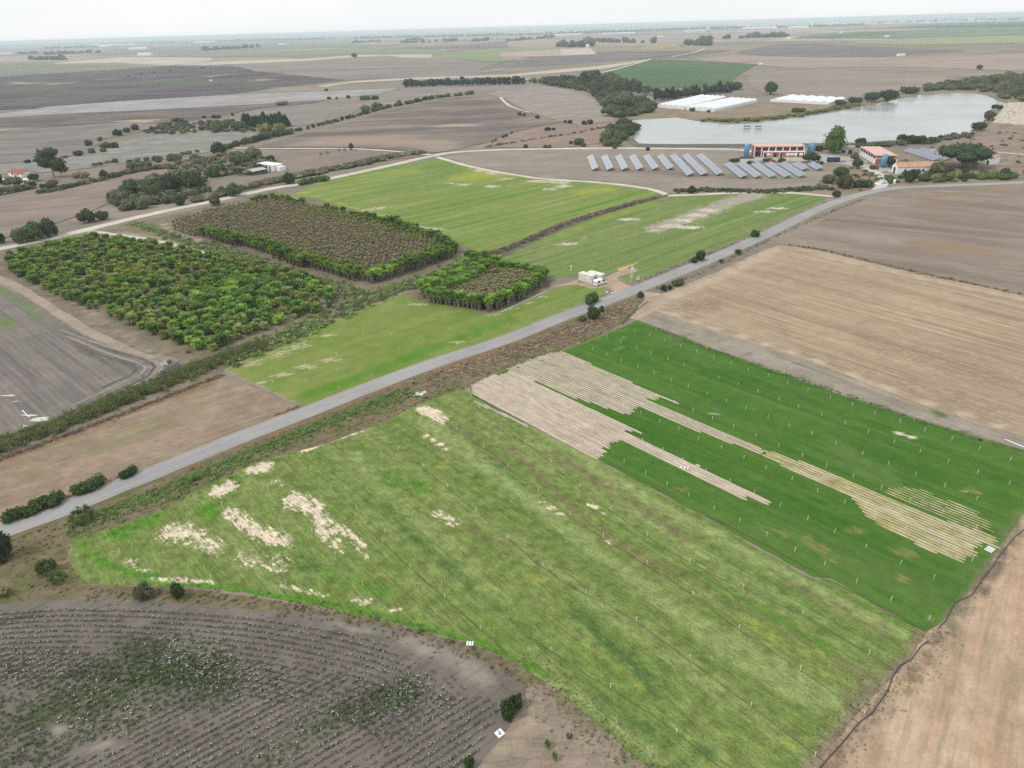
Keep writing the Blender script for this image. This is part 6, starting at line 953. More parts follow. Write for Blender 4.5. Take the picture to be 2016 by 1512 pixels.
# ---- solar tables
pt = NT('solar_glass'); uv = pt.n.new('ShaderNodeTexCoord').outputs['Object']; sx = pt.n.new('ShaderNodeSeparateXYZ'); pt.put(sx.inputs[0], uv)
def grid_(sock, pitch, w): return pt.mr(pt.m('ABSOLUTE', pt.m('SUBTRACT', pt.m('FRACT', pt.m('DIVIDE', sock, pitch)), .5)), .5 - w, .5 - w * .5, 0, 1)
gm = pt.m('MAXIMUM', grid_(sx.outputs[0], 1.0, .05), grid_(sx.outputs[1], 1.06, .05)); cell = pt.mix(pt.mr(pt.noise(uv, .4, 3), .3, .7), (.035, .055, .11, 1), (.06, .085, .15, 1)); pt.out(pt.mix(gm, cell, (.45, .47, .5, 1)), .12, .6)
pt.b.inputs['Coat Weight'].default_value = .6; pt.b.inputs['Coat Roughness'].default_value = .05
def table(pl, ph, label, width=4.3, hi=2.3, lo=.6, group='solar tables of the field', flip=1):
    a = at(*pl); b = at(*ph); d = (b - a); L = d.length; ang = math.atan2(d.y, d.x); r = empty('solar_table', a, ang); tag(r, label, 'solar panel', group)
    run = math.sqrt(width ** 2 - (hi - lo) ** 2); sgn = flip; dn = Vector((0, sgn * run, hi - lo)).normalized(); nrm = Vector((1, 0, 0)).cross(dn) * sgn; ROT = Matrix(((1, 0, 0), tuple(0 for _ in range(3)), tuple(0 for _ in range(3))))
    ME = Matrix((Vector((1, 0, 0)), dn, nrm)).transposed().to_4x4(); ME.translation = Vector((0, 0, lo))
    for k in (0, 1):
        g = MB().box(0, L, k * width / 2 + .05, (k + 1) * width / 2 - .05, 0, .05).obj('panel_row', pt.mat, r); g.matrix_local = ME
    g = MB().box(0, L, -.02, width + .02, -.12, -.01).obj('frame', steel, r); g.matrix_local = ME
    n = max(3, int(L / 7))
    for k in range(n):
        x = (k + .5) * L / n; b_ = MB(); y1 = dn.y * width * .8; b_.box(x - .06, x + .06, y1 - .06, y1 + .06, -.1, lo + dn.z * width * .8 - .1); b_.obj('post', steel, r)
        y1 = dn.y * width * .2; MB().box(x - .06, x + .06, y1 - .06, y1 + .06, -.1, lo + dn.z * width * .2 - .1).obj('post', steel, r)
z63 = lambda x, y: (1140 + x / 6.3, 250 + y / 6.3); z67 = lambda x, y: (1420 + x / 6.72, 250 + y / 6.72)
ords = ['leftmost', 'second from left', 'third from left', 'fourth from left', 'fifth from left', 'sixth from left']
for k, (x0, y0, x1, y1) in enumerate([(95, 382, 160, 547), (270, 382, 345, 547), (442, 380, 528, 545), (614, 380, 715, 545), (790, 378, 905, 542), (962, 376, 1090, 540)]): table(z63(x0, y0), z63(x1, y1), f'short solar table, {ords[k]} of the left six')
for k, (x0, y0, x1, y1) in enumerate([(1117, 372, 1335, 618), (1270, 370, 1505, 612), (1445, 368, 1702, 608)]): table(z63(x0, y0), z63(x1, y1), f'long solar table, {["left", "middle", "right"][k]} of the three longest')
for k, (x0, y0, x1, y1) in enumerate([(28, 510, 245, 686), (205, 508, 437, 686), (385, 508, 632, 684), (565, 506, 828, 682), (745, 504, 1023, 676)]): table(z67(x0, y0), z67(x1, y1), f'solar table in the right block before the pump house, {["leftmost", "second", "middle", "fourth", "rightmost"][k]}')
for k, (x0, y0, x1, y1) in enumerate([(925, 505, 1062, 586), (1110, 498, 1255, 580)]): table(z67(x0, y0), z67(x1, y1), f'short solar table right of the yard tree, {["left", "right"][k]} one')
z6 = lambda x, y: (1680 + x / 6, 250 + y / 6)
for k, (x0, y0, x1, y1) in enumerate([(580, 292, 940, 410), (735, 296, 1080, 402)]): table(z6(x0, y0), z6(x1, y1), f'solar table on the bank behind the chapel house, {["left", "right"][k]} one', 4.6, 2.6, .6)
# ---- greenhouses: joined white tunnels
film = plain('greenhouse_film', (.70, .72, .73, 1), .5, .3, 0, .06, 6)
def greenhouse(c0, c1, c2, n, label, hgt=4.0, name='greenhouse'):
    a = at(*c0); b = at(*c1); d = at(*c2); ex = (b - a); ey = (d - b); L = ex.length; W_ = ey.length; u = ex.normalized(); v = ey.normalized(); r = empty(name, a); tag(r, label, 'greenhouse')
    def P_(x, y, z): q = u * x + v * y; return (q.x, q.y, z)
    # tunnels run along v, side by side along u
    for k in range(n):
        x0, x1 = k * L / n, (k + 1) * L / n; K = 6; vv = []; ff = []
        for j in range(K + 1):
            t = j / K; z = hgt * .72 + math.sin(math.pi * t) * hgt * .34; x = x0 + (x1 - x0) * t
            vv += [P_(x, 0, z), P_(x, W_, z)]
        ff = [(2 * j, 2 * j + 2, 2 * j + 3, 2 * j + 1) for j in range(K)]; n0 = len(vv)
        ff += [tuple([2 * j for j in range(K + 1)][::-1]), tuple([2 * j + 1 for j in range(K + 1)])]
        MB().add(vv, ff).obj('tunnel_roof', film, r)
    for (x0, y0, x1, y1) in ((0, 0, L, 0), (L, 0, L, W_), (L, W_, 0, W_), (0, W_, 0, 0)):
        MB().add([P_(x0, y0, 0), P_(x1, y1, 0), P_(x1, y1, hgt * .72), P_(x0, y0, hgt * .72)], [(0, 1, 2, 3)]).obj('side_wall', film, r)
greenhouse((1294, 212), (1347, 216), (1428, 196), 5, 'left half of the large white greenhouse above the lake'); greenhouse((1350, 216.5), (1405, 221), (1490, 202), 5, 'right half of the large white greenhouse above the lake')
greenhouse((1516, 200), (1632, 206.5), (1665, 197), 6, 'long low white greenhouse right of the lone tree', 3.0)
# ---- site containers, van, banners
cw = plain('container_paint', (.72, .70, .62, 1), .55, .3, 0, .08); win = plain('blue_window', (.10, .14, .30, 1), .15, .5)
def container(o, ang, label, front=False):
    r = empty('site_container', o, ang); tag(r, label, 'container'); L, W_, h_ = 6.06, 2.44, 2.6
    MB().box(.06, L - .06, .06, W_ - .06, .15, h_ - .1).obj('body', cw, r)
    b = MB()
    for k in range(26): x = .15 + k * (L - .3) / 25; b.box(x - .05, x + .05, 0, .07, .2, h_ - .12); b.box(x - .05, x + .05, W_ - .07, W_, .2, h_ - .12)
    b.obj('corrugation', cw, r)
    for x in (0, L - .16):
        for y in (0, W_ - .16): MB().box(x, x + .16, y, y + .16, 0, h_).obj('corner_post', offw, r)
    MB().box(-.02, L + .02, -.02, W_ + .02, h_ - .098, h_ + .02).obj('roof', offw, r); MB().box(0.17, L - .17, 0.0, W_, 0, .148).obj('base_rail', offw, r)
    if front:
        MB().box(3.4, 4.6, -.04, .09, 1.0, 1.9).obj('window', cw, r)
    MB().box(L - .05, L + .03, .25, 1.05, .2, 2.2).obj('door', white, r); w = MB().box(L - .05, L + .03, 1.25, 2.2, .95, 2.1).obj('window', win, r)
    for k in range(3): MB().box(L + .032, L + .05, 1.25, 2.2, 1.12 + k * .3, 1.2 + k * .3).obj('bar', white, w)
o, ang, L = frame2((1138.5, 551), (1166.5, 558.5)); nvec = Vector((-math.sin(ang), math.cos(ang), 0))
container(o, ang, 'front cream site container beside the white van', True); dx = Vector((math.cos(ang), math.sin(ang), 0)); container(o + nvec * 2.75 + dx * 1.6, ang, 'rear cream site container with blue window beside the front one')
def car_loft(name, o, ang, L, W_, H_, body, label, cat, prof):
    """body lofted from side profile; prof is (x, z_low, z_belt, z_roof) stations"""
    r = empty(name, o, ang); tag(r, label, cat); b = MB(); ring = []
    for x, z0, zb, zr, wr in prof:
        w = W_ / 2; ring.append([(x, -w * .92, z0), (x, -w, z0 + .2), (x, -w, zb), (x, -w * wr, zr), (x, w * wr, zr), (x, w, zb), (x, w, z0 + .2), (x, w * .92, z0)])
    v = [p for q in ring for p in q]; f = [tuple(range(8))[::-1], tuple(range(8 * (len(ring) - 1), 8 * len(ring)))]
    for i in range(len(ring) - 1): f += [(i * 8 + k, i * 8 + (k + 1) % 8, (i + 1) * 8 + (k + 1) % 8, (i + 1) * 8 + k) for k in range(8)]
    MB().add(v, f).obj('body', body, r)
    for x in (L * .19, L * .8):
        for s in (-1, 1):
            y = s * (W_ / 2 - .1); t = MB().tube([(x, y - .11, .34), (x, y + .11, .34)], .34, 14).obj('wheel', tyre, r); MB().tube([(x, y + s * .112, .34), (x, y + s * .125, .34)], .2, 10).obj('rim', steel, t)
    return r
VP = [(0, .35, 1.1, 1.9, .82), (.12, .32, 1.15, 2.02, .86), (.9, .3, 1.15, 2.06, .87), (3.0, .3, 1.15, 2.04, .87), (3.55, .3, 1.12, 1.95, .84), (4.35, .3, 1.08, 1.14, .93), (4.85, .32, .98, 1.02, .9), (5.0, .36, .8, .84, .85)]
o, ang, L = frame2((1171, 563.5), (1190, 557.5)); r = car_loft('van', o, ang, 5.0, 1.95, 2.05, white, 'white van with dark side window parked beside the containers', 'van', VP)
MB().hexa([(.45, -.985, 1.2), (1.5, -.985, 1.2), (1.5, -.86, 1.95), (.55, -.86, 1.95), (.45, -.95, 1.2), (1.5, -.95, 1.2), (1.5, -.82, 1.95), (.55, -.82, 1.95)]).obj('window', carglass, r)
MB().hexa([(1.65, -.99, .6), (2.7, -.99, .6), (2.7, -.86, 1.97), (1.65, -.86, 1.97), (1.65, -.95, .6), (2.7, -.95, .6), (2.7, -.82, 1.97), (1.65, -.82, 1.97)]).obj('open_side_door', carglass, r)
MB().hexa([(2.9, -.985, 1.2), (4.0, -.985, 1.16), (3.5, -.87, 1.86), (2.9, -.865, 1.95), (2.9, -.95, 1.2), (4.0, -.95, 1.16), (3.5, -.83, 1.86), (2.9, -.83, 1.95)]).obj('window', carglass, r)
MB().hexa([(-.02, -.8, 1.2), (-.02, .8, 1.2), (.08, .8, 1.2), (.08, -.8, 1.2), (.05, -.74, 1.85), (.05, .74, 1.85), (.14, .74, 1.85), (.14, -.74, 1.85)]).obj('rear_window', carglass, r)
MB().hexa([(3.62, -.78, 1.93), (3.62, .78, 1.93), (4.34, .86, 1.17), (4.34, -.86, 1.17), (3.66, -.78, 1.97), (3.66, .78, 1.97), (4.38, .86, 1.2), (4.38, -.86, 1.2)]).obj('windscreen', carglass, r)
for s in (-1, 1): MB().box(-.03, .06, s * .78 - .09, s * .78 + .09, .85, 1.3).obj('tail_light', redp, r)
# feather flag with dark print
p = at(1241, 555.5); r = empty('feather_flag', p); tag(r, 'tall white feather flag with blue print on a pole by the road', 'flag'); hh = 6.0
MB().tube([(0, 0, 0), (.02, 0, 3), (.1, 0, 5.2), (.4, 0, hh)], [.05, .045, .035, .02], 6).obj('pole', white, r)
vv = []; 
for k in range(9): t = k / 8; z = 1.9 + t * (hh - 1.95); x0 = .03 + .35 * max(0, t - .75) / .25 * .9; wv = .85 * (1 - max(0, t - .7) / .3 * .85) * (.75 + .25 * min(1, t * 4)); vv += [(x0, .03 * math.sin(k), z), (x0 + wv, .06 * math.sin(k * 1.3), z)]
fl = MB().add([(x, y - .008, z) for x, y, z in vv] + [(x, y + .008, z) for x, y, z in vv], [(2 * k, 2 * k + 1, 2 * k + 3, 2 * k + 2) for k in range(8)] + [(18 + 2 * k + 2, 18 + 2 * k + 3, 18 + 2 * k + 1, 18 + 2 * k) for k in range(8)]).obj('cloth', white, r)
for z, h2 in ((2.35, .28), (2.8, .22), (3.25, .3), (3.75, .24), (4.2, .34)): MB().box(.22, .6, -.09, -.075, z, z + h2).obj('print', navy, fl)
p = at(1120, 534); r = empty('beach_banner', p, .35); tag(r, 'small white and blue sail banner standing in the right turf', 'flag'); s_ = [(0, 0), (.12, 1.1), (.5, 1.95), (.95, 2.15), (1.15, 1.7), (1.05, .25), (.6, 0)]
MB().prism([(-x, z + .15) for x, z in s_], -.01, .01).obj('cloth', white, r).rotation_euler = (0, 0, math.pi / 2); MB().box(-.02, .55, -.035, -.02, .7, 1.5).obj('print', win, r); MB().tube([(0, 0, -.05), (0, 0, 2.2)], .03, 5).obj('pole', steel, r)
p = at(1256, 553); r = empty('roadside_sign', p, .3); tag(r, 'small white sign board on two posts by the flag', 'sign'); MB().box(-.65, .65, -.03, .03, .35, 1.5).obj('board', white, r)
for x in (-.5, .5): MB().box(x - .04, x + .04, .032, .1, -.1, 1.5).obj('post', steel, r)
for k, (z, w) in enumerate(((1.2, .4), (.95, .3), (.75, .45))): MB().box(-w, w, -.04, -.032, z, z + .1).obj('print', greyd, r)
# ---- sprinklers
spm = MB().tube([(0, 0, -.1), (0, 0, .75)], .034, 6).tube([(0, 0, .75), (0, 0, .82), (0, 0, .95)], [.034, .06, .035], 6).tube([(-.08, 0, .92), (.08, 0, .96)], .015, 5).data('sprinkler', poly)
def sprinkler(p, label, group):
    o = link('sprinkler', spm); o.location = (p.x, p.y, H(p.x, p.y) + .03); o.rotation_euler = (random.uniform(-.05, .05), random.uniform(-.05, .05), random.uniform(0, 6.28)); tag(o, label, 'sprinkler', group)
def spr_grid(o, da, db, na, nb, poly, label, group, jit=.35, keep=1.0, skew=0.0):
    A = Vector((math.cos(da[0]), math.sin(da[0]), 0)) * da[1]; B = Vector((math.cos(db[0]), math.sin(db[0]), 0)) * db[1]; Pw = np.array([at(*p)[:2] for p in poly])
    for j in range(nb[0], nb[1]):
        for i in range(na[0], na[1]):
            p = o + A * (i + skew * (j % 2)) + B * j + Vector((random.uniform(-jit, jit), random.uniform(-jit, jit), 0))
            if random.random() < keep and inside([p[:2]], Pw)[0]:
                u, v = proj([p[:]])[0][0]
                if -20 < u < 2040 and v < 1530: sprinkler(p, label, group)
pa = at(1550, 757); pb = at(1986, 907.5); dd = pb - pa; sa = dd.length / 9; aa = math.atan2(dd.y, dd.x); pc = at(1541, 836); e_ = pc - pa; perp = e_.dot(Vector((-math.sin(aa), math.cos(aa), 0))) / 2
spr_grid(pa, (aa, sa), (aa + math.pi / 2, perp), (-14, 16), (-1, 12), SOD, 'white sprinkler standing in the dark sod field', 'sprinklers of the sod field', .2, .97, .5)
for k, h in enumerate(HOSES):      # front turf: sprinklers stand along their hoses
    C = spline([at(*p) for p in h], 1.0); i = random.randrange(6)
    while i < len(C): sprinkler(C[i] + Vector((random.uniform(-.15, .15), random.uniform(-.15, .15), 0)), 'white sprinkler standing on a hose in the light front turf', 'sprinklers of the front turf'); i += 9
o_ = at(700, 1005); spr_grid(o_, (DA, 9.2), (DA + math.pi / 2, 9.0), (-12, 14), (-8, 3), [(180, 1060), (330, 1010), (520, 915), (700, 865), (740, 1000), (830, 1100), (960, 1240), (700, 1190), (400, 1140), (200, 1130)], 'white sprinkler standing between bare patches of the front turf', 'sprinklers of the patchy front turf', .5, .85)
spr_grid(at(660, 700), (DR, 9.5), (DR + math.pi / 2, 9.5), (-14, 14), (-6, 6), [(470, 730), (620, 655), (790, 588), (950, 625), (1050, 605), (1120, 600), (900, 695), (620, 790)], 'white sprinkler standing in the middle turf beside the road', 'sprinklers of the middle turf', .4, .9, .5)
spr_grid(at(1200, 490), (math.radians(48), 9.8), (math.radians(138), 9.8), (-20, 24), (-12, 12), [(1000, 520), (1180, 432), (1320, 392), (1480, 386), (1600, 392), (1480, 458), (1350, 508), (1240, 545), (1130, 538)], 'white sprinkler standing in the right turf field', 'sprinklers of the right turf', .5, .55, .5)
spr_grid(at(850, 390), (math.radians(48), 11), (math.radians(138), 11), (-20, 24), (-12, 12), [(640, 395), (760, 345), (860, 320), (1100, 362), (1250, 380), (1100, 440), (960, 488), (860, 450)], 'white sprinkler standing in the upper turf field', 'sprinklers of the upper turf', .6, .4, .5)
# ---- hoses and pipes
hosem = plain('black_hose', (.05, .065, .04, 1), .6, .3, 0, .1); pipem = plain('black_pipe', (.045, .05, .06, 1), .45, .4, 0, .1); pvc = plain('grey_pvc', (.66, .66, .64, 1), .5, .3, 0, .06)
def line(name, pl, rad, mat, label, cat, sag=.35, step=3.0):
    C = spline([at(*p) for p in pl], step); C = [p + Vector((random.uniform(-sag, sag) * .4, random.uniform(-sag, sag) * .4, rad + .05)) for p in C]; o = MB().tube(C, rad, 5).obj(name, mat, None, True); return tag(o, label, cat)
for k, h in enumerate(HOSES): line('irrigation_hose', h, .026, hosem, f'thin black hose running down the front turf, {["first from the left, past the pale patches", "third from the left, longest one", "fourth from the left", "nearest the dark sod field", "second from the left, along the cotton side"][k]}', 'hose')
line('irrigation_hose', [(1390, 1015), (1504, 1070), (1620, 1140), (1660, 1155), (1722, 1190), (1770, 1218), (1822, 1244)], .035, hosem, 'black hose along the border of sod and light turf', 'hose'); line('irrigation_hose', [(1504, 1020), (1660, 1085), (1790, 1145), (1878, 1186)], .026, hosem, 'black hose crossing the lower sod field', 'hose'); line('irrigation_hose', [(1860, 895), (1940, 930), (2030, 968)], .026, hosem, 'black hose in the upper right of the sod field', 'hose')
line('main_pipe', [(1600, 1530), (1625, 1500), (1655, 1470), (1690, 1425), (1715, 1405), (1748, 1362), (1756, 1335), (1772, 1312), (1792, 1300), (1812, 1275), (1826, 1262)], .075, pipem, 'thick black pipe winding along the right edge of the light turf', 'pipe', .25); line('main_pipe', [(1846, 1238), (1862, 1222), (1880, 1188), (1912, 1172), (1935, 1140), (1965, 1100), (1995, 1060), (2030, 1030)], .07, pipem, 'thick black pipe along the corner of the sod field', 'pipe', .25)
line('main_pipe', [(1978, 867), (1990, 872), (2030, 888)], .18, pvc, 'pale pipe end at the right edge above the sod field', 'pipe', .05); line('main_pipe', [(985, 616), (1020, 600), (1050, 586), (1083, 572)], .12, pvc, 'pale pipe lying beside the small palm block', 'pipe', .2)
line('hose_bundle', [(1225, 640), (1240, 622), (1262, 604), (1276, 593)], .10, hosem, 'dark hose lying across the field gate', 'hose')
# ---- pallets, boards, culverts
def pallet(px, py, ang, label, L=1.6, W_=1.3, n=4, lift=0):
    r = empty('pallet', at(px, py), ang); tag(r, label, 'pallet')
    for k in range(3): MB().box(0, L, k * (W_ - .12) / 2, k * (W_ - .12) / 2 + .12, .05, .16).obj('bearer', wood, r)
    for k in range(n): MB().box(k * (L - .24) / (n - 1), k * (L - .24) / (n - 1) + .24, -.02, W_ + .02, .163, .21).obj('slat', white, r)
pallet(918, 1272, -.1, 'white slatted pallet on the weedy edge below the light turf', 1.0, .75, 3); pallet(1951, 1090, .6, 'white slatted pallet at the right end of the yellowed beds', 1.5, 1.1, 4); pallet(1339, 923, -.3, 'grey pallet lying on the long harvested strip', 1.6, .8, 3)
r = empty('drone_target', at(984, 1445), .7); tag(r, 'white square board with a black crossed mark beside the dark spiky bushes', 'board'); MB().box(-.5, .5, -.5, .5, .12, .2).obj('board', white, r)
for a in (.5, -.5): bb = MB().box(-.36, .36, -.035, .035, .202, .212).obj('mark', dark, r); bb.rotation_euler = (0, 0, a + .8)
MB().box(-.035, .035, -.3, .3, .213, .222).obj('mark', dark, r)
for x in (-.45, .45): MB().box(x - .05, x + .05, -.5, .5, 0, .118).obj('bearer', wood, r)
r = empty('plastic_sheet_heap', at(826, 776), .6); tag(r, 'crumpled grey white plastic by the field entrance on the road bank', 'plastic')
for k in range(5): x = random.uniform(-1.4, 1.4); y = random.uniform(-.8, .8); MB().hexa([(x - .7, y - .3, .02), (x + .6, y - .35, .02), (x + .7, y + .35, .02), (x - .6, y + .3, .02), (x - .5, y - .2, .3), (x + .4, y - .1, .22), (x + .5, y + .2, .35), (x - .5, y + .2, .15)]).obj('fold', pvc if k % 2 else poly, r)
r = empty('debris_heap', at(1196, 575), 0); tag(r, 'small heap of pale rubble on the roadside left of the yard', 'rubble')
for k in range(9): x = random.uniform(-3, 3); y = random.uniform(-1, 1); s = random.uniform(.2, .5); MB().hexa([(x - s, y - s * .6, 0), (x + s, y - s * .5, 0), (x + s * .9, y + s * .6, 0), (x - s * .8, y + s * .5, 0), (x - s * .6, y - s * .3, s * .5), (x + s * .5, y - s * .2, s * .6), (x + s * .5, y + s * .3, s * .5), (x - s * .5, y + s * .3, s * .4)]).obj('slab', poly if k % 2 else grey, r)
for k, (px, py, a, L_) in enumerate([(44, 808, -.75, 5.5), (58, 842, -.5, 1.6), (46, 838, -.2, 1.2)]):
    r = link('film_strip', MB().hexa([(0, -.12, .02), (L_, -.1, .02), (L_, .1, .02), (0, .12, .02), (.1, -.07, .12), (L_ - .1, -.06, .16), (L_ - .1, .05, .1), (.1, .06, .15)]).data('film_strip', poly)); r.location = at(px, py); r.rotation_euler = (0, 0, a); tag(r, ['long white plastic film strip on the grey ploughed field', 'short white film scrap below the long strip on the ploughed field', 'shortest white film scrap left of the others on the ploughed field'][k], 'plastic film')
# ---- yard things
def car(px, py, ang, body, label): 
    CP_ = [(0, .35, .8, .85, .9), (.25, .3, .9, 1.0, .86), (.9, .28, .9, 1.42, .78), (2.3, .28, .9, 1.44, .78), (3.1, .28, .9, 1.0, .86), (4.0, .3, .8, .84, .88), (4.2, .36, .6, .64, .8)]
    r = car_loft('car', at(px, py), ang, 4.2, 1.75, 1.45, body, label, 'car', CP_)
    for s in (-1, 1): MB().hexa([(.8, s * .86, .93), (2.7, s * .86, .93), (2.2, s * .72, 1.36), (1.0, s * .72, 1.36), (.8, s * .83, .93), (2.7, s * .83, .93), (2.2, s * .69, 1.36), (1.0, s * .69, 1.36)]).obj('window', carglass, r)
    MB().hexa([(2.38, -.62, 1.4), (2.38, .62, 1.4), (3.02, .7, 1.02), (3.02, -.7, 1.02), (2.42, -.62, 1.45), (2.42, .62, 1.45), (3.06, .7, 1.07), (3.06, -.7, 1.07)]).obj('windscreen', carglass, r)
car(1735, 340, -.5, silver, 'silver car parked in front of the chapel house'); car(1652, 319.5, .1, silver, 'silver car right of the blue box trailer'); car(1514, 319, .2, redp, 'dark red car in the pump house yard'); car(1474, 320, -.2, silver, 'silver car at the left end of the pump house yard')
r = empty('box_trailer', at(1629, 320), -.12); tag(r, 'dark blue box trailer standing in the yard', 'trailer'); MB().box(0, 7.2, 0, 2.4, .6, 3.0).obj('box', navy, r); MB().box(-.05, 7.25, -.05, 2.45, 3.004, 3.12).obj('roof', blue, r); MB().box(.2, 7.0, .3, 2.1, .4, .596).obj('chassis', greyd, r)
for x in (1.2, 5.6):
    for y in (.25, 2.15): MB().tube([(x, y - .15, .42), (x, y + .15, .42)], .42, 12).obj('wheel', tyre, r)
r = empty('blue_trough', at(1497, 322), .1); tag(r, 'small bright blue open trough behind the panels', 'trough'); MB().box(0, 3.4, 0, .15, 0, .9).box(0, 3.4, 1.25, 1.4, 0, .9).box(0, .15, .152, 1.248, 0, .9).box(3.25, 3.4, .152, 1.248, 0, .9).obj('rim', blue, r); MB().box(.16, 3.24, .16, 1.24, .02, .3).obj('floor', blue, r)
r = empty('white_gatepost', at(1760, 363), 0); tag(r, 'white rounded gate pillar at the lane mouth', 'post'); MB().tube([(0, 0, -.1), (0, 0, 2.2), (0, 0, 2.6), (0, 0, 2.75)], [.6, .6, .45, .1], 10).obj('pillar', white, r, True); MB().box(-.8, .8, -.8, .8, -.05, .2).obj('base', grey, r)
r = empty('white_skip_heap', at(1733, 362), .3); tag(r, 'pile of white sacks and sheets beside the lane mouth', 'sacks')
for k in range(6): x = random.uniform(-2.2, 2.2); y = random.uniform(-1, 1); MB().hexa([(x - .9, y - .5, 0), (x + .9, y - .6, 0), (x + .9, y + .6, 0), (x - .9, y + .5, 0), (x - .5, y - .3, .9), (x + .5, y - .2, 1.1), (x + .6, y + .3, .8), (x - .5, y + .3, 1.0)]).obj('sack', poly if k % 3 else blue, r)
r = empty('timber_gate', at(1159, 291), -.1); tag(r, 'pink timber gate and ramp beside the olive bush', 'gate')
for k in range(4): MB().box(0, 6, -.05, .05, .3 + k * .5, .5 + k * .5).obj('rail', wood, r)
for x in (0, 2, 4, 6): MB().box(x - .1, x + .1, .06, .2, -.1, 2.3).obj('post', wood, r)
# culvert with concrete head where the path crosses the ditch
r = empty('culvert', at(1310, 386), .6); tag(r, 'low concrete culvert where the field path crosses the ditch', 'culvert'); MB().box(-2.6, 2.6, -.3, .3, -.1, .8).obj('head_wall', grey, r); MB().tube([(0, -.35, .35), (0, -.31, .35)], .35, 12).obj('pipe_mouth', dark, r)
# ---- utility poles
def upole(px, py, hp, label, arm=True, mat=None):
    p = at(px, py); h = hp / ppm(px, py) * 1.03; r = empty('utility_pole', p); tag(r, label, 'pole'); MB().tube([(0, 0, -.3), (0, 0, h)], [.2, .12], 7).obj('shaft', mat or wood, r)
    if arm:
        MB().box(-1.1, 1.1, -.07, .07, h - .7, h - .5).obj('crossarm', mat or wood, r)
        for x in (-.9, 0, .9): MB().tube([(x, 0, h - .5), (x, 0, h - .22)], .07, 5).obj('insulator', grey, r)
for x, y, h, lb in [(1199, 276, 18, 'grey pole in the thicket at the left tip of the lake'), (1437, 320, 30, 'tall pole at the left end of the pump house yard'), (1995, 326, 36, 'pole with crossarm on the brown bluff'), (1815, 292, 7, 'short white post behind the bank panels'), (1743, 300, 9, 'pole rising behind the red roofed barn'), (191, 251, 9, 'white twin pole in the fallow slope'), (1452, 300, 8, 'pole on the dam left of the blue tank')]: upole(x, y, h, lb, h > 10, grey)
# ---- nesting rafts on the lake, white rock of the cliff
for k, (x, y) in enumerate([(1470, 254), (1492, 254.5)]):
    r = empty('nesting_raft', at(x, y, .3)); tag(r, f'small dark raft on the lake, {["left", "right"][k]} of the pair', 'raft'); MB().box(-2.6, 2.6, -2, 2, .05, .4).obj('deck', wood, r); 
    for s in (-1, 1): MB().tube([(s * 2.3, -1.8, .3), (s * 2.3, -1.8, 2.0)], .12, 5).obj('post', greyd, r)
    MB().prism([(-1.9, 1.9), (1.9, 1.9), (0, 2.7)], -2.4, 2.4).obj('shelter', greyd, r)
rock = plain('pale_rock', (.44, .385, .32, 1), .95, .05, 0, .35, 2); a = at(1952, 243); b = at(2060, 252); vv = []; ff = []; Kx, Ky = 16, 6
for i in range(Kx + 1):
    for j in range(Ky + 1):
        p = a.lerp(b, i / Kx); q = at(1968 + (i / Kx) * 100, 221 + 3 * i / Kx); s = p.lerp(q, j / Ky); z = 1 + 7.5 * (j // 1.5) / 4 * min(1, i / 2) + random.uniform(-.5, .5); vv.append((s.x + random.uniform(-1.5, 1.5), s.y + random.uniform(-2, 2), z if j else -.3))
for i in range(Kx):
    for j in range(Ky): ff.append((i * (Ky + 1) + j, (i + 1) * (Ky + 1) + j, (i + 1) * (Ky + 1) + j + 1, i * (Ky + 1) + j + 1))
o = MB().add(vv, ff).obj('quarry_cliff', rock); tag(o, kind='structure')
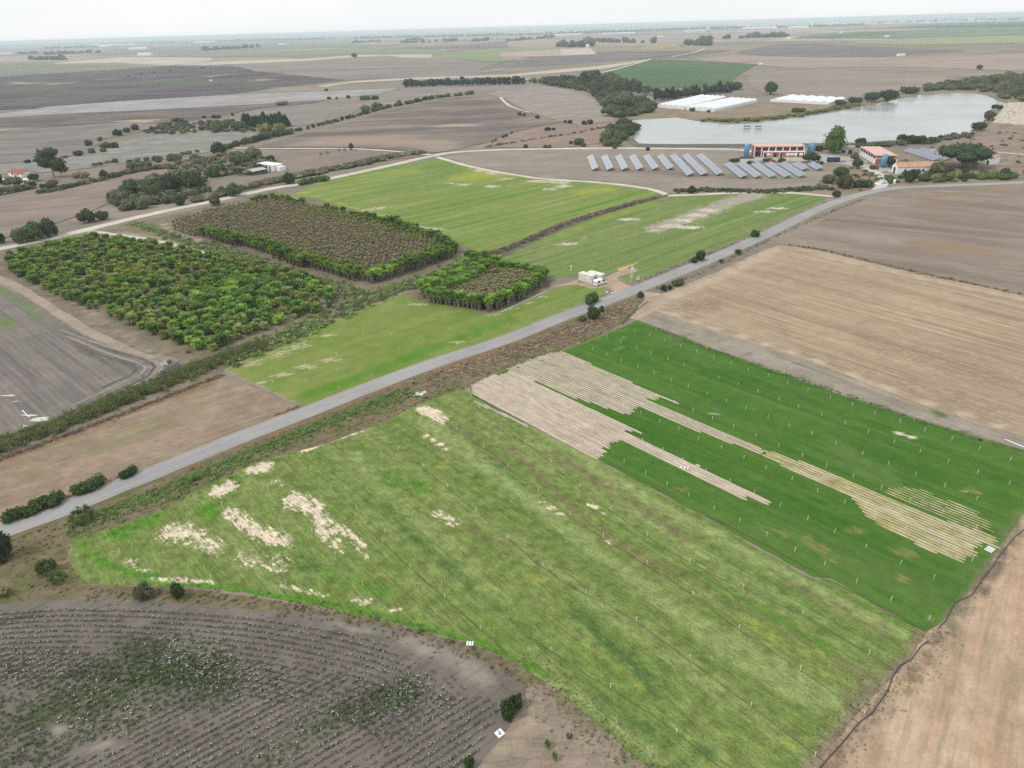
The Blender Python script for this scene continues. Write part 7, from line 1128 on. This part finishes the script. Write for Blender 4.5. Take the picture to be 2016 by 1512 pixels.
# far farm things
fw = plain('far_white', (.74, .74, .73, 1), .7, .2, 0, .05)
def far_building(px, py, wp, hp, label, group=None, dep=None):
    p = at(px, py); s = ppm(px, py); w = wp / s; h = hp / s; r = link('far_building', MB().box(-w / 2, w / 2, 0, dep or w * .5, -1, h).prism([(-.3, h + .01), ((dep or w * .5) + .3, h + .01), ((dep or w * .5) / 2, h * 1.3)], -w / 2, w / 2).data('far_building', fw)); r.location = p; tag(r, label, 'building', group)
for px, py, wp, hp, lb in [(415, 160, 6, 2, 'tiny white hut on the green strip of the burnt field'), (284, 110, 26, 4, 'white farm group left of the straw field'), (1498, 128, 7, 2.5, 'white hut at the corner of the irrigated green field'), (1157, 93, 7, 4, 'white house at the fenced straw field'), (1214, 83, 6, 3, 'small white house in the distant hedge'), (1775, 110, 14, 3, 'pale open barn on the right hill'), (1552, 77, 6, 3, 'pale house at the end of the scrub hedge'), (1747, 73, 8, 2.5, 'dark roofed shed below the orchards'), (1656, 66, 5, 2.5, 'white hut above the orchard block'), (1120, 70, 50, 2.5, 'long white greenhouse strip left of centre horizon'), (1220, 67, 60, 2, 'long white greenhouse strip right of centre horizon'), (1370, 62, 40, 1.6, 'thin white strip of plastic tunnels'), (1500, 57, 60, 3, 'white greenhouses before the town, left'), (1575, 56, 34, 3.4, 'white greenhouses before the town, right'), (220, 90, 90, 2, 'long white greenhouse strip on the left plain'), (190, 93, 40, 1.6, 'short white greenhouse strip on the left plain'), (270, 98, 34, 3, 'white greenhouse nearer on the left plain'), (400, 84, 40, 2, 'pale greenhouse strip under the left horizon'), (555, 88, 14, 2, 'pale shed on the left plain'), (805, 83, 18, 2.4, 'white sheds before the round wood'), (10, 107, 24, 2, 'white tunnels at the left edge of the plain'), (726, 82, 10, 2, 'small white barn near the plain hedge'), (1300, 73, 10, 1.6, 'small white farm on the hazy plain'), (1912, 42, 10, 4, 'white church like block on the town ridge')]: far_building(px, py, wp, hp, lb)
V_ = []; F_ = []
mb = MB()
for k in range(760):
    u = random.random(); px = 1440 + 620 * u if k < 480 else random.uniform(300, 1440); base = 57 - (px - 1440) * .029 - random.uniform(0, 9) if k < 480 else 80.5 - px * .0165 - random.uniform(0, 4) 
    base = max(base, 80 - .0288 * px + 4.5); p = at(px, base); w = random.uniform(12, 44); h = random.uniform(7, 18); d = random.uniform(8, 20); mb.box(p.x - w / 2, p.x + w / 2, p.y, p.y + d, p.z - 1, p.z + h)
tag(mb.obj('far_town', fw), 'hazy white town and scattered houses along the horizon', 'town', kind='stuff')
# ------------------------------------------------------------------ haze
hm = bpy.data.materials.new('haze_air'); hm.use_nodes = True; hn = hm.node_tree.nodes; hn.remove(hn['Principled BSDF'])
pv = hn.new('ShaderNodeVolumePrincipled'); pv.inputs['Color'].default_value = (.80, .92, 1.0, 1); pv.inputs['Density'].default_value = HAZE; pv.inputs['Anisotropy'].default_value = 0.0
hm.node_tree.links.new(pv.outputs[0], hn['Material Output'].inputs['Volume'])
hz = MB().box(-45000, 51000, -500, 61000, -2, 84).obj('haze', hm); tag(hz, 'pale blue haze over the whole plain', 'haze', kind='stuff')
